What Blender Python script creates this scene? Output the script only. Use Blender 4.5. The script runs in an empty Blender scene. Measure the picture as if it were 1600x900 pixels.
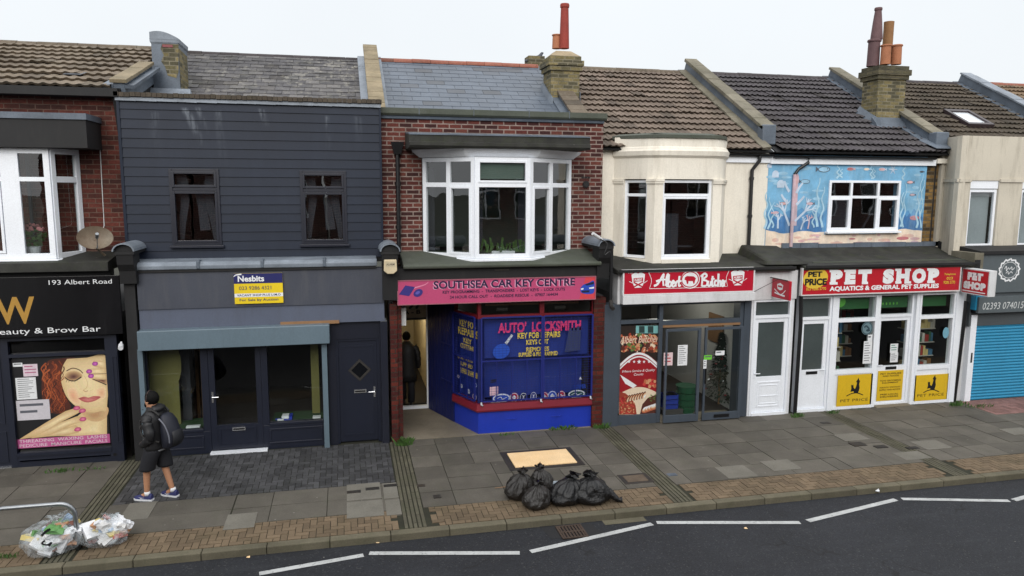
import bpy, bmesh, math, random
from mathutils import Vector, Matrix, noise
random.seed(7)
SC = bpy.context.scene
COL = SC.collection
rad = math.radians
# ------------------------------------------------------------------ camera, sky, sun, exposure
CAM_POS = Vector((0.0, -15.1, 5.27))
FPX, PITCH, YAW, ROLL = 1150.0, 0.134135, 0.222462, 0.004055      # measured on the photograph (1600 px wide)
_fw = Vector((math.sin(YAW)*math.cos(PITCH), math.cos(YAW)*math.cos(PITCH), -math.sin(PITCH)))
_r0 = Vector((math.cos(YAW), -math.sin(YAW), 0)); _u0 = _r0.cross(_fw)
_rt = _r0*math.cos(ROLL) + _u0*math.sin(ROLL); _up = _u0*math.cos(ROLL) - _r0*math.sin(ROLL)
cam_d = bpy.data.cameras.new('camera'); cam = bpy.data.objects.new('camera', cam_d); COL.objects.link(cam)
cam_d.sensor_width = 36; cam_d.lens = 36*FPX/1600; cam_d.clip_end = 2000
cam.matrix_world = Matrix(((_rt.x, _up.x, -_fw.x, CAM_POS.x), (_rt.y, _up.y, -_fw.y, CAM_POS.y), (_rt.z, _up.z, -_fw.z, CAM_POS.z), (0,0,0,1)))
SC.camera = cam
SUN_EL, SUN_AZ = rad(27), rad(192)
w = bpy.data.worlds.new('World'); SC.world = w; w.use_nodes = True
nt = w.node_tree; nt.nodes.clear()
def wn(t): return nt.nodes.new(t)
out = wn('ShaderNodeOutputWorld'); bg = wn('ShaderNodeBackground'); sky = wn('ShaderNodeTexSky')
sky.sky_type = 'NISHITA'; sky.sun_disc = False; sky.sun_elevation = SUN_EL; sky.sun_rotation = SUN_AZ
sky.air_density = 1.0; sky.dust_density = 6.0; sky.ozone_density = 1.0
tc = wn('ShaderNodeTexCoord'); sp = wn('ShaderNodeSeparateXYZ'); nt.links.new(tc.outputs['Generated'], sp.inputs[0])
ramp = wn('ShaderNodeValToRGB'); nt.links.new(sp.outputs['Z'], ramp.inputs[0])     # overcast sky: brighter towards the zenith
cr = ramp.color_ramp
cr.elements[0].position = 0.0; cr.elements[0].color = (0.475, 0.494, 0.510, 1)
cr.elements[1].position = 1.0; cr.elements[1].color = (1.0, 1.0, 1.0, 1)
e = cr.elements.new(0.30); e.color = (0.490, 0.512, 0.530, 1)
cl = wn('ShaderNodeTexNoise'); cl.inputs['Scale'].default_value = 2.2; cl.inputs['Detail'].default_value = 4
nt.links.new(tc.outputs['Generated'], cl.inputs['Vector'])
mr = wn('ShaderNodeMapRange'); mr.inputs['To Min'].default_value = 14.1; mr.inputs['To Max'].default_value = 16.0
nt.links.new(cl.outputs['Fac'], mr.inputs['Value'])
sc_ = wn('ShaderNodeVectorMath'); sc_.operation = 'SCALE'
nt.links.new(ramp.outputs['Color'], sc_.inputs[0]); nt.links.new(mr.outputs['Result'], sc_.inputs['Scale'])
mx = wn('ShaderNodeMix'); mx.data_type = 'RGBA'; mx.inputs['Factor'].default_value = 0.93
nt.links.new(sky.outputs['Color'], mx.inputs['A']); nt.links.new(sc_.outputs[0], mx.inputs['B'])
nt.links.new(mx.outputs['Result'], bg.inputs['Color']); bg.inputs['Strength'].default_value = 0.11
nt.links.new(bg.outputs[0], out.inputs[0])
sd = bpy.data.lights.new('sun', 'SUN'); sd.energy = 1.5; sd.angle = rad(38); sd.color = (1, 0.97, 0.93)
so = bpy.data.objects.new('sun', sd); COL.objects.link(so); so.location = (0, -10, 30)
so.rotation_euler = (math.pi/2 - SUN_EL, 0, -(SUN_AZ - math.pi))
vs = SC.view_settings; vs.view_transform = 'Standard'; vs.look = 'None'; vs.exposure = 0.25; vs.gamma = 1.0; vs.use_curve_mapping = False

# ------------------------------------------------------------------ measuring helpers: a photo pixel seen on a real plane
def _ray(px, py): return _fw + _rt*((px-800)/FPX) - _up*((py-450)/FPX)
def at(px, py, Y=0.0):
    d = _ray(px, py); return CAM_POS + d*((Y - CAM_POS.y)/d.y)
def gr(px, py, z=0.0):
    d = _ray(px, py); return CAM_POS + d*((z - CAM_POS.z)/d.z)
def X(px, py, Y=0.0): return at(px, py, Y).x
def Z(px, py, Y=0.0): return at(px, py, Y).z
def RC(x0, y0, x1, y1, Y=0.0):                       # an upright rectangle on the plane y=Y: u0,u1,z0,z1
    xm, ym = (x0+x1)/2, (y0+y1)/2
    return X(x0, ym, Y), X(x1, ym, Y), Z(xm, y1, Y), Z(xm, y0, Y)

# ------------------------------------------------------------------ mesh helpers
class Fr:
    """upright plane: u runs along d, z up, n outwards"""
    def __init__(s, o, d):
        s.o = Vector((o[0], o[1], 0)); s.d = Vector((d[0], d[1], 0)).normalized(); s.n = Vector((s.d.y, -s.d.x, 0))
    def p(s, u, z, n=0.0): return s.o + s.d*u + s.n*n + Vector((0, 0, z))
def FX(Y): return Fr((0, Y), (1, 0))
def FB(a, b):                                        # from a to b in plan; returns frame and length
    return Fr(a, (b[0]-a[0], b[1]-a[1])), math.hypot(b[0]-a[0], b[1]-a[1])

class MB:
    def __init__(s): s.v = []; s.f = []; s.m = []
    def add(s, vs, fs, m=0):
        b = len(s.v); s.v += [Vector(q) for q in vs]
        for f in fs: s.f.append(tuple(b+i for i in f)); s.m.append(m)
    def quad(s, a, b, c, d, m=0): s.add((a, b, c, d), ((0, 1, 2, 3),), m)
    def hexa(s, p, m=0): s.add(p, ((3,2,1,0),(4,5,6,7),(0,1,5,4),(1,2,6,5),(2,3,7,6),(3,0,4,7)), m)
    def box(s, x0, x1, y0, y1, z0, z1, m=0):
        s.hexa([(x0,y0,z0),(x1,y0,z0),(x1,y1,z0),(x0,y1,z0),(x0,y0,z1),(x1,y0,z1),(x1,y1,z1),(x0,y1,z1)], m)
    def fbox(s, fr, u0, u1, z0, z1, n0, n1, m=0):
        P = fr.p; s.hexa([P(u0,z0,n1),P(u1,z0,n1),P(u1,z0,n0),P(u0,z0,n0),P(u0,z1,n1),P(u1,z1,n1),P(u1,z1,n0),P(u0,z1,n0)], m)
    def fquad(s, fr, u0, u1, z0, z1, n, m=0): s.quad(fr.p(u0,z0,n), fr.p(u1,z0,n), fr.p(u1,z1,n), fr.p(u0,z1,n), m)
    def fpoly(s, fr, pts, n, m=0, t=0.0):
        k = len(pts); top = [fr.p(u, z, n) for u, z in pts]
        if t <= 0: s.add(top, (tuple(range(k)),), m); return
        bot = [fr.p(u, z, n-t) for u, z in pts]
        s.add(top+bot, [tuple(range(k)), tuple(range(2*k-1, k-1, -1))] + [(i, k+i, k+(i+1) % k, (i+1) % k) for i in range(k)], m)
    def ell(s, fr, u, z, ru, rz, n, m=0, k=20, rot=0.0, t=0.0):
        c, q = math.cos(rot), math.sin(rot)
        s.fpoly(fr, [(u+ru*math.cos(a)*c-rz*math.sin(a)*q, z+ru*math.cos(a)*q+rz*math.sin(a)*c) for a in [2*math.pi*i/k for i in range(k)]], n, m, t)
    def ring(s, fr, u, z, ru, rz, wd, n, m=0, k=28):
        for i in range(k):
            a, b = 2*math.pi*i/k, 2*math.pi*(i+1)/k
            s.add([fr.p(u+(ru-wd*j)*math.cos(t), z+(rz-wd*j)*math.sin(t), n) for t, j in ((a,0),(b,0),(b,1),(a,1))], ((0,1,2,3),), m)
    def stroke(s, fr, pts, wd, n, m=0, smooth=True):
        s.sk = getattr(s, 'sk', 0)+1; n += (s.sk % 23)*.00012
        if smooth and len(pts) > 2: pts = catmull(pts, 5)
        k = len(pts); L = []; Rr = []
        for i, (u, z) in enumerate(pts):
            a = pts[max(0, i-1)]; b = pts[min(k-1, i+1)]; du, dz = b[0]-a[0], b[1]-a[1]; l = math.hypot(du, dz) or 1
            ww = (wd if not isinstance(wd, (list, tuple)) else wd[0]+(wd[1]-wd[0])*i/(k-1))/2
            L.append(fr.p(u-dz/l*ww, z+du/l*ww, n+i*.00003)); Rr.append(fr.p(u+dz/l*ww, z-du/l*ww, n+i*.00003))
        for i in range(k-1): s.quad(Rr[i], Rr[i+1], L[i+1], L[i], m)
    def xprof(s, prof, x0, x1, m=0):                 # profile [(y,z)] extruded along x
        k = len(prof)
        s.add([(x0, y, z) for y, z in prof]+[(x1, y, z) for y, z in prof],
              [tuple(range(k)), tuple(range(2*k-1, k-1, -1))]+[(i, k+i, k+(i+1) % k, (i+1) % k) for i in range(k)], m)
    def sweep(s, path, prof, m=0):                   # profile [(n,z)] swept along plan path [(x,y)], mitred, n outward (right of path)
        k = len(path); rows = []
        for i, p in enumerate(path):
            a = Vector(path[max(0, i-1)]); b = Vector(path[min(k-1, i+1)]); p = Vector(p)
            ds = []
            if i > 0: ds.append((p-a).normalized())
            if i < k-1: ds.append((b-p).normalized())
            ns = [Vector((d.y, -d.x)) for d in ds]; nn = sum(ns, Vector((0, 0))).normalized(); sc = 1/max(0.35, nn.dot(ns[0]))
            rows.append([(p.x+nn.x*sc*n, p.y+nn.y*sc*n, z) for n, z in prof])
        q = len(prof); vs = [v for r in rows for v in r]; fs = []
        for i in range(k-1):
            for j in range(q): fs.append((i*q+j, (i+1)*q+j, (i+1)*q+(j+1) % q, i*q+(j+1) % q))
        fs += [tuple(range(q-1, -1, -1)), tuple((k-1)*q+j for j in range(q))]
        s.add(vs, fs, m)
    def tube(s, pts, r, seg=8, m=0):
        pts = [Vector(p) for p in pts]; k = len(pts); vs = []; fs = []
        ref = Vector((0, 0, 1))
        for i, p in enumerate(pts):
            t = (pts[min(k-1, i+1)]-pts[max(0, i-1)]).normalized()
            a = t.cross(ref if abs(t.z) < .9 else Vector((1, 0, 0))).normalized(); b = t.cross(a)
            rr = r if not isinstance(r, (list, tuple)) else r[i]
            vs += [p+a*rr*math.cos(2*math.pi*j/seg)+b*rr*math.sin(2*math.pi*j/seg) for j in range(seg)]
        for i in range(k-1):
            for j in range(seg): fs.append((i*seg+j, i*seg+(j+1) % seg, (i+1)*seg+(j+1) % seg, (i+1)*seg+j))
        fs += [tuple(range(seg-1, -1, -1)), tuple((k-1)*seg+j for j in range(seg))]
        s.add(vs, fs, m)
    def lathe(s, prof, c, seg=20, m=0, tilt=(0, 0)):
        vs = []; fs = []; k = len(prof)
        for r, z in prof: vs += [(c[0]+tilt[0]*z+r*math.cos(2*math.pi*j/seg), c[1]+tilt[1]*z+r*math.sin(2*math.pi*j/seg), c[2]+z) for j in range(seg)]
        for i in range(k-1):
            for j in range(seg): fs.append((i*seg+j, i*seg+(j+1) % seg, (i+1)*seg+(j+1) % seg, (i+1)*seg+j))
        fs += [tuple(range(seg-1, -1, -1)), tuple((k-1)*seg+j for j in range(seg))]
        s.add(vs, fs, m)
    def text(s, fr, st, u0, u1, z0, z1, n, m=0, bold=0.0, shear=0.0, space=1.0, z_by_caps=True, t=0.0):
        cu = bpy.data.curves.new('lettering', 'FONT'); cu.body = st; cu.size = 1; cu.offset = bold; cu.shear = shear
        cu.space_character = space; cu.resolution_u = 3; cu.fill_mode = 'FRONT'
        ob = bpy.data.objects.new('lettering', cu); COL.objects.link(ob)
        dg = bpy.context.evaluated_depsgraph_get(); me = bpy.data.meshes.new_from_object(ob.evaluated_get(dg))
        if me.vertices:
            xs = [q.co.x for q in me.vertices]; ys = [q.co.y for q in me.vertices]
            xa, xb = min(xs), max(xs); ya, yb = (min(ys), max(ys))
            s.add([fr.p(u0+(q.co.x-xa)/(xb-xa)*(u1-u0), z0+(q.co.y-ya)/(yb-ya)*(z1-z0), n) for q in me.vertices],
                  [tuple(p.vertices) for p in me.polygons], m)
        bpy.data.objects.remove(ob); bpy.data.curves.remove(cu); bpy.data.meshes.remove(me)
    def build(s, name, mats, parent=None, label=None, smooth=False, bevel=0.0, kind=None):
        me = bpy.data.meshes.new(name)
        off = root_loc(parent)
        me.from_pydata([tuple(v-off) for v in s.v], [], s.f)
        if not isinstance(mats, (list, tuple)): mats = [mats]
        for q in mats: me.materials.append(q)
        for p, mi in zip(me.polygons, s.m):
            p.material_index = mi
            if smooth: p.use_smooth = True
        bm = bmesh.new(); bm.from_mesh(me); bmesh.ops.recalc_face_normals(bm, faces=bm.faces); bm.to_mesh(me); bm.free()
        me.update()
        o = bpy.data.objects.new(name, me); COL.objects.link(o)
        if parent: o.parent = parent
        if label: o['label'] = label
        if kind: o['kind'] = kind
        if bevel:
            b = o.modifiers.new('bevel', 'BEVEL'); b.width = bevel; b.segments = 2; b.limit_method = 'ANGLE'; b.angle_limit = rad(40)
        return o
def root_loc(o):
    v = Vector((0, 0, 0))
    while o is not None: v = v + o.location; o = o.parent
    return v
def catmull(pts, k=5):
    out = []; n = len(pts)
    for i in range(n-1):
        p0, p1, p2, p3 = pts[max(0, i-1)], pts[i], pts[i+1], pts[min(n-1, i+2)]
        for j in range(k):
            t = j/k
            out.append(tuple(.5*(2*b+(c-a)*t+(2*a-5*b+4*c-d)*t*t+(-a+3*b-3*c+d)*t**3) for a, b, c, d in zip(p0, p1, p2, p3)))
    out.append(tuple(pts[-1])); return out
def thing(name, label, cat, loc=(0, 0, 0), group=None):
    o = bpy.data.objects.new(name, None); COL.objects.link(o); o.location = loc; o.empty_display_size = .2
    o['label'] = label; o['category'] = cat
    if group: o['group'] = group
    return o
def tag(o, label, cat, group=None):
    o['label'] = label; o['category'] = cat
    if group: o['group'] = group
    return o
def single(mb, name, mats, label, cat, loc=(0, 0, 0), group=None, smooth=False, bevel=0.0):   # a thing that is one mesh, origin at its base
    for i, v in enumerate(mb.v): mb.v[i] = v-Vector(loc)
    o = mb.build(name, mats, None, smooth=smooth, bevel=bevel); o.location = loc
    return tag(o, label, cat, group)
def skin_mesh(verts, edges, radii, sub=2):
    me = bpy.data.meshes.new('body'); me.from_pydata(verts, edges, []); ob = bpy.data.objects.new('body', me); COL.objects.link(ob)
    ob.modifiers.new('skin', 'SKIN'); sk = me.skin_vertices[0].data
    for i, r in enumerate(radii): sk[i].radius = r if isinstance(r, tuple) else (r, r); sk[i].use_root = (i == 0)
    s = ob.modifiers.new('sub', 'SUBSURF'); s.levels = s.render_levels = sub
    dg = bpy.context.evaluated_depsgraph_get(); m2 = bpy.data.meshes.new_from_object(ob.evaluated_get(dg))
    vs = [v.co.copy() for v in m2.vertices]; fs = [tuple(p.vertices) for p in m2.polygons]
    bpy.data.objects.remove(ob); bpy.data.meshes.remove(me); bpy.data.meshes.remove(m2)
    return vs, fs
SC.cycles.use_denoising = True
SC.cycles.max_bounces = 7; SC.cycles.diffuse_bounces = 4; SC.cycles.glossy_bounces = 4; SC.cycles.transparent_max_bounces = 16
SC.cycles.caustics_reflective = False; SC.cycles.caustics_refractive = False
# ------------------------------------------------------------------ materials (procedural)
def lin(c): return tuple((v/255/12.92 if v/255 <= .04045 else ((v/255+.055)/1.055)**2.4) for v in c)
class NT:
    def __init__(s, name):
        s.m = bpy.data.materials.new(name); s.m.use_nodes = True; s.t = s.m.node_tree; s.t.nodes.clear()
        s.o = s.n('ShaderNodeOutputMaterial'); s.b = s.n('ShaderNodeBsdfPrincipled'); s.l(s.b.outputs[0], s.o.inputs[0])
        s.pos = s.n('ShaderNodeNewGeometry').outputs['Position']
    def n(s, t, **k):
        q = s.t.nodes.new(t)
        for a, v in k.items(): setattr(q, a, v)
        return q
    def l(s, a, b): s.t.links.new(a, b)
    def noise(s, scale, vec=None, detail=4, rough=.6, stretch=None):
        v = vec or s.pos
        if stretch:
            mp = s.n('ShaderNodeMapping'); mp.inputs['Scale'].default_value = stretch; s.l(v, mp.inputs[0]); v = mp.outputs[0]
        q = s.n('ShaderNodeTexNoise'); q.inputs['Scale'].default_value = scale; q.inputs['Detail'].default_value = detail
        q.inputs['Roughness'].default_value = rough; s.l(v, q.inputs['Vector']); return q.outputs['Fac']
    def rng(s, v, a, b, c, d):
        q = s.n('ShaderNodeMapRange'); q.inputs[1].default_value = a; q.inputs[2].default_value = b; q.inputs[3].default_value = c; q.inputs[4].default_value = d
        s.l(v, q.inputs[0]); return q.outputs[0]
    def mix(s, f, a, b, mode='MIX'):
        q = s.n('ShaderNodeMix', data_type='RGBA', blend_type=mode)
        for v, i in ((f, 'Factor'), (a, 'A'), (b, 'B')):
            if isinstance(v, (int, float)): q.inputs[i].default_value = v
            elif isinstance(v, tuple): q.inputs[i].default_value = (*v[:3], 1)
            else: s.l(v, q.inputs[i])
        return q.outputs['Result']
    def mul(s, col, f):                              # colour times a factor socket
        q = s.n('ShaderNodeVectorMath', operation='SCALE')
        if isinstance(col, tuple): q.inputs[0].default_value = col
        else: s.l(col, q.inputs[0])
        s.l(f, q.inputs['Scale']); return q.outputs[0]
    def math(s, op, a, b=0.0):
        q = s.n('ShaderNodeMath', operation=op)
        for i, v in enumerate((a, b)):
            if isinstance(v, (int, float)): q.inputs[i].default_value = v
            else: s.l(v, q.inputs[i])
        return q.outputs[0]
    def island(s): return s.n('ShaderNodeNewGeometry').outputs['Random Per Island']
    def bump(s, h, strength=.3, dist=.01):
        q = s.n('ShaderNodeBump'); q.inputs['Strength'].default_value = strength; q.inputs['Distance'].default_value = dist
        s.l(h, q.inputs['Height']); s.l(q.outputs[0], s.b.inputs['Normal'])
    def base(s, c):
        if isinstance(c, tuple): s.b.inputs['Base Color'].default_value = (*c[:3], 1)
        else: s.l(c, s.b.inputs['Base Color'])
    def fin(s, rough=.6, metal=0.0, spec=.5):
        s.b.inputs['Roughness'].default_value = rough; s.b.inputs['Metallic'].default_value = metal
        s.b.inputs['Specular IOR Level'].default_value = spec; return s.m

def paint(name, rgb, rough=.5, var=.12, dirt=.25, dirtcol=(70, 64, 54), scale=1.2, spec=.5, metal=0.0, streak=True, isl=0.0, bump=.08):
    """painted / plain surface: slow tonal drift, fine speckle and grime with a streaky shape of its own"""
    t = NT(name); c = lin(rgb)
    f = t.rng(t.noise(scale), .3, .7, 1-var, 1+var)
    if isl: f = t.math('MULTIPLY', f, t.rng(t.island(), 0, 1, 1-isl, 1+isl))
    f = t.math('MULTIPLY', f, t.rng(t.noise(38, detail=3), .3, .7, .94, 1.06))
    col = t.mul(c, f)
    if dirt:
        g = t.noise(2.6, stretch=(1.6, 1.6, .28) if streak else (1, 1, 1), detail=6, rough=.68)
        col = t.mix(t.rng(g, .5, .78, 0, dirt), col, lin(dirtcol))
        col = t.mix(t.rng(t.noise(14, detail=6, rough=.8), .66, .72, 0, min(.5, dirt*1.1)), col, lin(tuple(int(v*.6) for v in dirtcol)))
        col = t.mix(t.math('MULTIPLY', t.rng(t.noise(7, stretch=(2.5, 2.5, .12), detail=5, rough=.7), .56, .74, 0, min(.6, dirt*1.2)), t.rng(t.noise(.9), .42, .6, 0, 1)), col, lin(dirtcol))
    t.base(col)
    if bump: t.bump(t.noise(55, detail=3), bump, .004)
    return t.fin(rough, metal, spec)

def brickmat(name, bricks, mortar, bw=.285, rh=.1, ms=.014, dirt=.35, dirtcol=(40, 36, 34), rough=.85, off=.5, dirtscale=.9):
    t = NT(name); sx = t.n('ShaderNodeSeparateXYZ'); t.l(t.pos, sx.inputs[0])
    cb = t.n('ShaderNodeCombineXYZ'); t.l(t.math('ADD', sx.outputs[0], sx.outputs[1]), cb.inputs[0]); t.l(sx.outputs[2], cb.inputs[1])
    wob = t.n('ShaderNodeVectorMath', operation='ADD'); t.l(cb.outputs[0], wob.inputs[0])
    nz = t.n('ShaderNodeTexNoise'); nz.inputs['Scale'].default_value = 9; t.l(t.pos, nz.inputs['Vector'])
    sc2 = t.n('ShaderNodeVectorMath', operation='SCALE'); t.l(nz.outputs['Color'], sc2.inputs[0]); sc2.inputs['Scale'].default_value = .012
    t.l(sc2.outputs[0], wob.inputs[1])
    b = t.n('ShaderNodeTexBrick'); t.l(wob.outputs[0], b.inputs['Vector']); b.offset = off
    b.inputs['Color1'].default_value = (0, 0, 0, 1); b.inputs['Color2'].default_value = (1, 1, 1, 1); b.inputs['Mortar'].default_value = (.5, .5, .5, 1)
    b.inputs['Scale'].default_value = 1; b.inputs['Mortar Size'].default_value = ms; b.inputs['Brick Width'].default_value = bw
    b.inputs['Row Height'].default_value = rh; b.inputs['Bias'].default_value = 0; b.inputs['Mortar Smooth'].default_value = .15
    r = t.n('ShaderNodeValToRGB'); t.l(b.outputs['Color'], r.inputs[0]); r.color_ramp.interpolation = 'CONSTANT'
    k = len(bricks)
    for i, c in enumerate(bricks):
        el = r.color_ramp.elements[i] if i < 2 else r.color_ramp.elements.new(i/k)
        el.position = i/k; el.color = (*lin(c), 1)
    col = t.mul(r.outputs[0], t.rng(t.noise(22, detail=5), .3, .7, .72, 1.28))
    mcol = t.mul(lin(mortar), t.rng(t.noise(5, detail=5), .3, .7, .6, 1.2))
    col = t.mix(b.outputs['Fac'], col, mcol)
    g = t.noise(dirtscale, detail=7, rough=.7)
    col = t.mix(t.rng(g, .46, .74, 0, dirt), col, lin(dirtcol)); t.base(col)
    h = t.math('ADD', t.math('MULTIPLY', b.outputs['Fac'], -1), t.math('MULTIPLY', t.noise(60), .35)); t.bump(h, .6, .012)
    return t.fin(rough, 0, .25)

def tilemat(name, cols, rough=.85, lichen=0.0, lichcol=(150, 148, 132), moss=0.0, mosscol=(70, 74, 48), spec=.3):
    """one tone per tile (mesh island), plus weathering"""
    t = NT(name); r = t.n('ShaderNodeValToRGB'); t.l(t.island(), r.inputs[0])
    for i, c in enumerate(cols):
        el = r.color_ramp.elements[i] if i < 2 else r.color_ramp.elements.new(i/(len(cols)-1))
        el.position = i/(len(cols)-1); el.color = (*lin(c), 1)
    col = t.mul(r.outputs[0], t.math('MULTIPLY', t.rng(t.noise(1.1, detail=5), .3, .7, .78, 1.22), t.rng(t.noise(30, detail=4), .3, .7, .8, 1.2)))
    if lichen:
        col = t.mix(t.math('MULTIPLY', t.rng(t.noise(5.5, detail=6, rough=.75), .5, .62, 0, 1), t.rng(t.noise(.7), .38, .62, .15*lichen, lichen)), col, lin(lichcol))
    col = t.mix(t.math('MULTIPLY', t.rng(t.math('FRACT', t.math('MULTIPLY', t.island(), 37.7)), .93, .95, 0, 1), .45), col, lin((52, 48, 44)))   # odd darker replacement tiles
    col = t.mix(t.rng(t.noise(.55, stretch=(2.2, .5, .5), detail=6, rough=.7), .5, .75, 0, .2), col, lin((60, 58, 52)))
    if moss: col = t.mix(t.rng(t.noise(2.3, detail=6, rough=.7), .52, .72, 0, moss), col, lin(mosscol))
    t.base(col); t.bump(t.noise(45, detail=4), .25, .006); return t.fin(rough, 0, spec)

def stonemat(name, rgb, var=.25, isl=.0, stain=.4, staincol=(45, 46, 34), rough=.85, scale=1.3, green=0.0, spots=0.0, spec=.35):
    t = NT(name); f = t.rng(t.noise(scale, detail=6), .28, .72, 1-var, 1+var)
    if isl: f = t.math('MULTIPLY', f, t.rng(t.island(), 0, 1, 1-isl, 1+isl))
    f = t.math('MULTIPLY', f, t.rng(t.noise(42, detail=4, rough=.7), .3, .7, .84, 1.16)); col = t.mul(lin(rgb), f)
    col = t.mix(t.rng(t.noise(.75, detail=8, rough=.68), .47, .75, 0, stain), col, lin(staincol))
    if green: col = t.mix(t.rng(t.noise(3.1, detail=7, rough=.7), .5, .7, 0, green), col, lin((58, 66, 38)))
    if spots:
        v = t.n('ShaderNodeTexVoronoi'); v.inputs['Scale'].default_value = 3.3; t.l(t.pos, v.inputs['Vector'])
        col = t.mix(t.math('MULTIPLY', t.rng(v.outputs['Distance'], .035, .06, 1, 0), spots), col, lin((165, 162, 155)))
    t.base(col); t.bump(t.noise(70, detail=4), .3, .004); return t.fin(rough, 0, spec)

def glassmat(name, tint=(.82, .86, .86), ior=1.6, rough=.0, gcol=(1, 1, 1)):
    m = bpy.data.materials.new(name); m.use_nodes = True; t = m.node_tree; t.nodes.clear()
    o = t.nodes.new('ShaderNodeOutputMaterial'); mx = t.nodes.new('ShaderNodeMixShader'); fr = t.nodes.new('ShaderNodeFresnel')
    tr = t.nodes.new('ShaderNodeBsdfTransparent'); gl = t.nodes.new('ShaderNodeBsdfGlossy'); 
    tr.inputs[0].default_value = (*tint, 1); gl.inputs[0].default_value = (*gcol, 1); gl.inputs['Roughness'].default_value = rough
    nz = t.nodes.new('ShaderNodeTexNoise'); nz.inputs['Scale'].default_value = .9; bp = t.nodes.new('ShaderNodeBump')
    ge = t.nodes.new('ShaderNodeNewGeometry'); t.links.new(ge.outputs['Position'], nz.inputs['Vector'])
    bp.inputs['Strength'].default_value = .25; bp.inputs['Distance'].default_value = .02
    t.links.new(nz.outputs['Fac'], bp.inputs['Height']); t.links.new(bp.outputs[0], gl.inputs['Normal'])
    im = t.nodes.new('ShaderNodeMapRange'); im.inputs[3].default_value = ior; im.inputs[4].default_value = 1/ior   # same mirror from both faces of the pane
    t.links.new(ge.outputs['Backfacing'], im.inputs[0]); t.links.new(im.outputs[0], fr.inputs['IOR'])
    t.links.new(fr.outputs[0], mx.inputs[0]); t.links.new(tr.outputs[0], mx.inputs[1]); t.links.new(gl.outputs[0], mx.inputs[2])
    t.links.new(mx.outputs[0], o.inputs[0]); return m
def emit(name, rgb, st):
    m = bpy.data.materials.new(name); m.use_nodes = True; b = m.node_tree.nodes['Principled BSDF']
    b.inputs['Base Color'].default_value = (*lin(rgb), 1); b.inputs['Emission Color'].default_value = (*lin(rgb), 1); b.inputs['Emission Strength'].default_value = st
    return m
_flat = {}
def ink(rgb, rough=.45):                             # print, vinyl and lettering
    k = (rgb, rough)
    if k not in _flat: _flat[k] = paint('print_%d_%d_%d' % rgb, rgb, rough, .05, .10, (60, 55, 50), bump=0)
    return _flat[k]
M = {}
M['glass'] = glassmat('window_glass', (.8, .84, .84), 1.95); M['glass_shop'] = glassmat('shop_glass', (.86, .9, .88), 1.5)
M['glass_dark'] = glassmat('tinted_glass', (.35, .37, .38), 1.55)
M['frost'] = paint('frosted_glass', (70, 78, 78), .12, .12, .0, spec=.6, bump=0)
M['upvc'] = paint('white_upvc', (234, 238, 244), .35, .03, .10, (150, 146, 136))
M['white'] = paint('white_paint', (222, 224, 228), .55, .05, .2, (120, 114, 102))
M['white_old'] = paint('weathered_white_paint', (208, 209, 211), .6, .08, .35, (115, 110, 100))
M['cream'] = paint('cream_render', (226, 220, 207), .8, .05, .35, (150, 138, 116), .8, bump=.15)
M['cream2'] = paint('grey_cream_render', (196, 189, 174), .85, .07, .55, (118, 108, 92), .8, bump=.2)
M['clad'] = paint('navy_cladding', (22, 31, 47), .5, .10, .08, (60, 70, 86), isl=.06, spec=.25)
def add_runs(m, runs):
    """chalky run-off marks (x, top z, length, lean, width, strength) that lie on the boards"""
    nt_ = m.node_tree; b = nt_.nodes['Principled BSDF'] if 'Principled BSDF' in nt_.nodes else [q for q in nt_.nodes if q.type == 'BSDF_PRINCIPLED'][0]
    t = NT.__new__(NT); t.m = m; t.t = nt_; t.b = b; t.pos = t.n('ShaderNodeNewGeometry').outputs['Position']
    src = b.inputs['Base Color'].links[0].from_socket; sx = t.n('ShaderNodeSeparateXYZ'); t.l(t.pos, sx.inputs[0]); acc = None
    br = t.rng(t.noise(3.0, stretch=(6, 6, .6), detail=5), .42, .62, 0, 1)
    for x, z1, L, k, w_, st in runs:
        dz = t.math('SUBTRACT', z1, sx.outputs[2]); dx = t.math('ABSOLUTE', t.math('SUBTRACT', t.math('SUBTRACT', sx.outputs[0], x), t.math('MULTIPLY', dz, k)))
        f = t.math('MULTIPLY', t.rng(dx, w_*.3, w_, 1, 0), t.math('MULTIPLY', t.rng(dz, 0, L, st, 0), t.rng(dz, -.02, .03, 0, 1)))
        f = t.math('MULTIPLY', f, br); acc = f if acc is None else t.math('MAXIMUM', acc, f)
    t.base(t.mix(acc, src, lin((150, 158, 168))))
add_runs(M['clad'], [(-2.95, 6.78, .75, .42, .10, .42), (-2.72, 6.80, .55, .30, .07, .28), (-1.55, 6.80, .35, .25, .08, .36), (-.3, 6.70, .8, .0, .06, .22), (-2.35, 6.75, 1.1, .05, .10, .14), (-3.5, 6.7, .9, .0, .12, .10), (.3, 6.7, .6, .05, .10, .12)])
M['navy'] = paint('navy_joinery', (22, 27, 42), .4, .1, .12, (48, 50, 58))
M['navy2'] = paint('dark_navy_frame', (27, 30, 42), .35, .08, .12, (70, 70, 74))
M['grey_panel'] = paint('dark_grey_board', (62, 66, 77), .5, .1, .4, (92, 92, 94), .7)
M['grey_panel2'] = paint('mid_grey_board', (84, 91, 108), .5, .08, .3, (70, 70, 74), .7)
M['shutter_grey'] = paint('shutter_box_grey', (96, 113, 124), .4, .06, .22, (66, 70, 70))
M['anthracite'] = paint('anthracite_paint', (66, 74, 84), .45, .08, .3, (44, 46, 46))
M['black'] = paint('black_paint', (15, 15, 18), .4, .2, .18, (46, 45, 44))
M['black_gloss'] = paint('black_sign_panel', (16, 16, 19), .22, .2, .15, (50, 50, 52))
M['black_matt'] = paint('dark_weathered_wood', (20, 20, 22), .7, .3, .22, (56, 55, 52))
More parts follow.
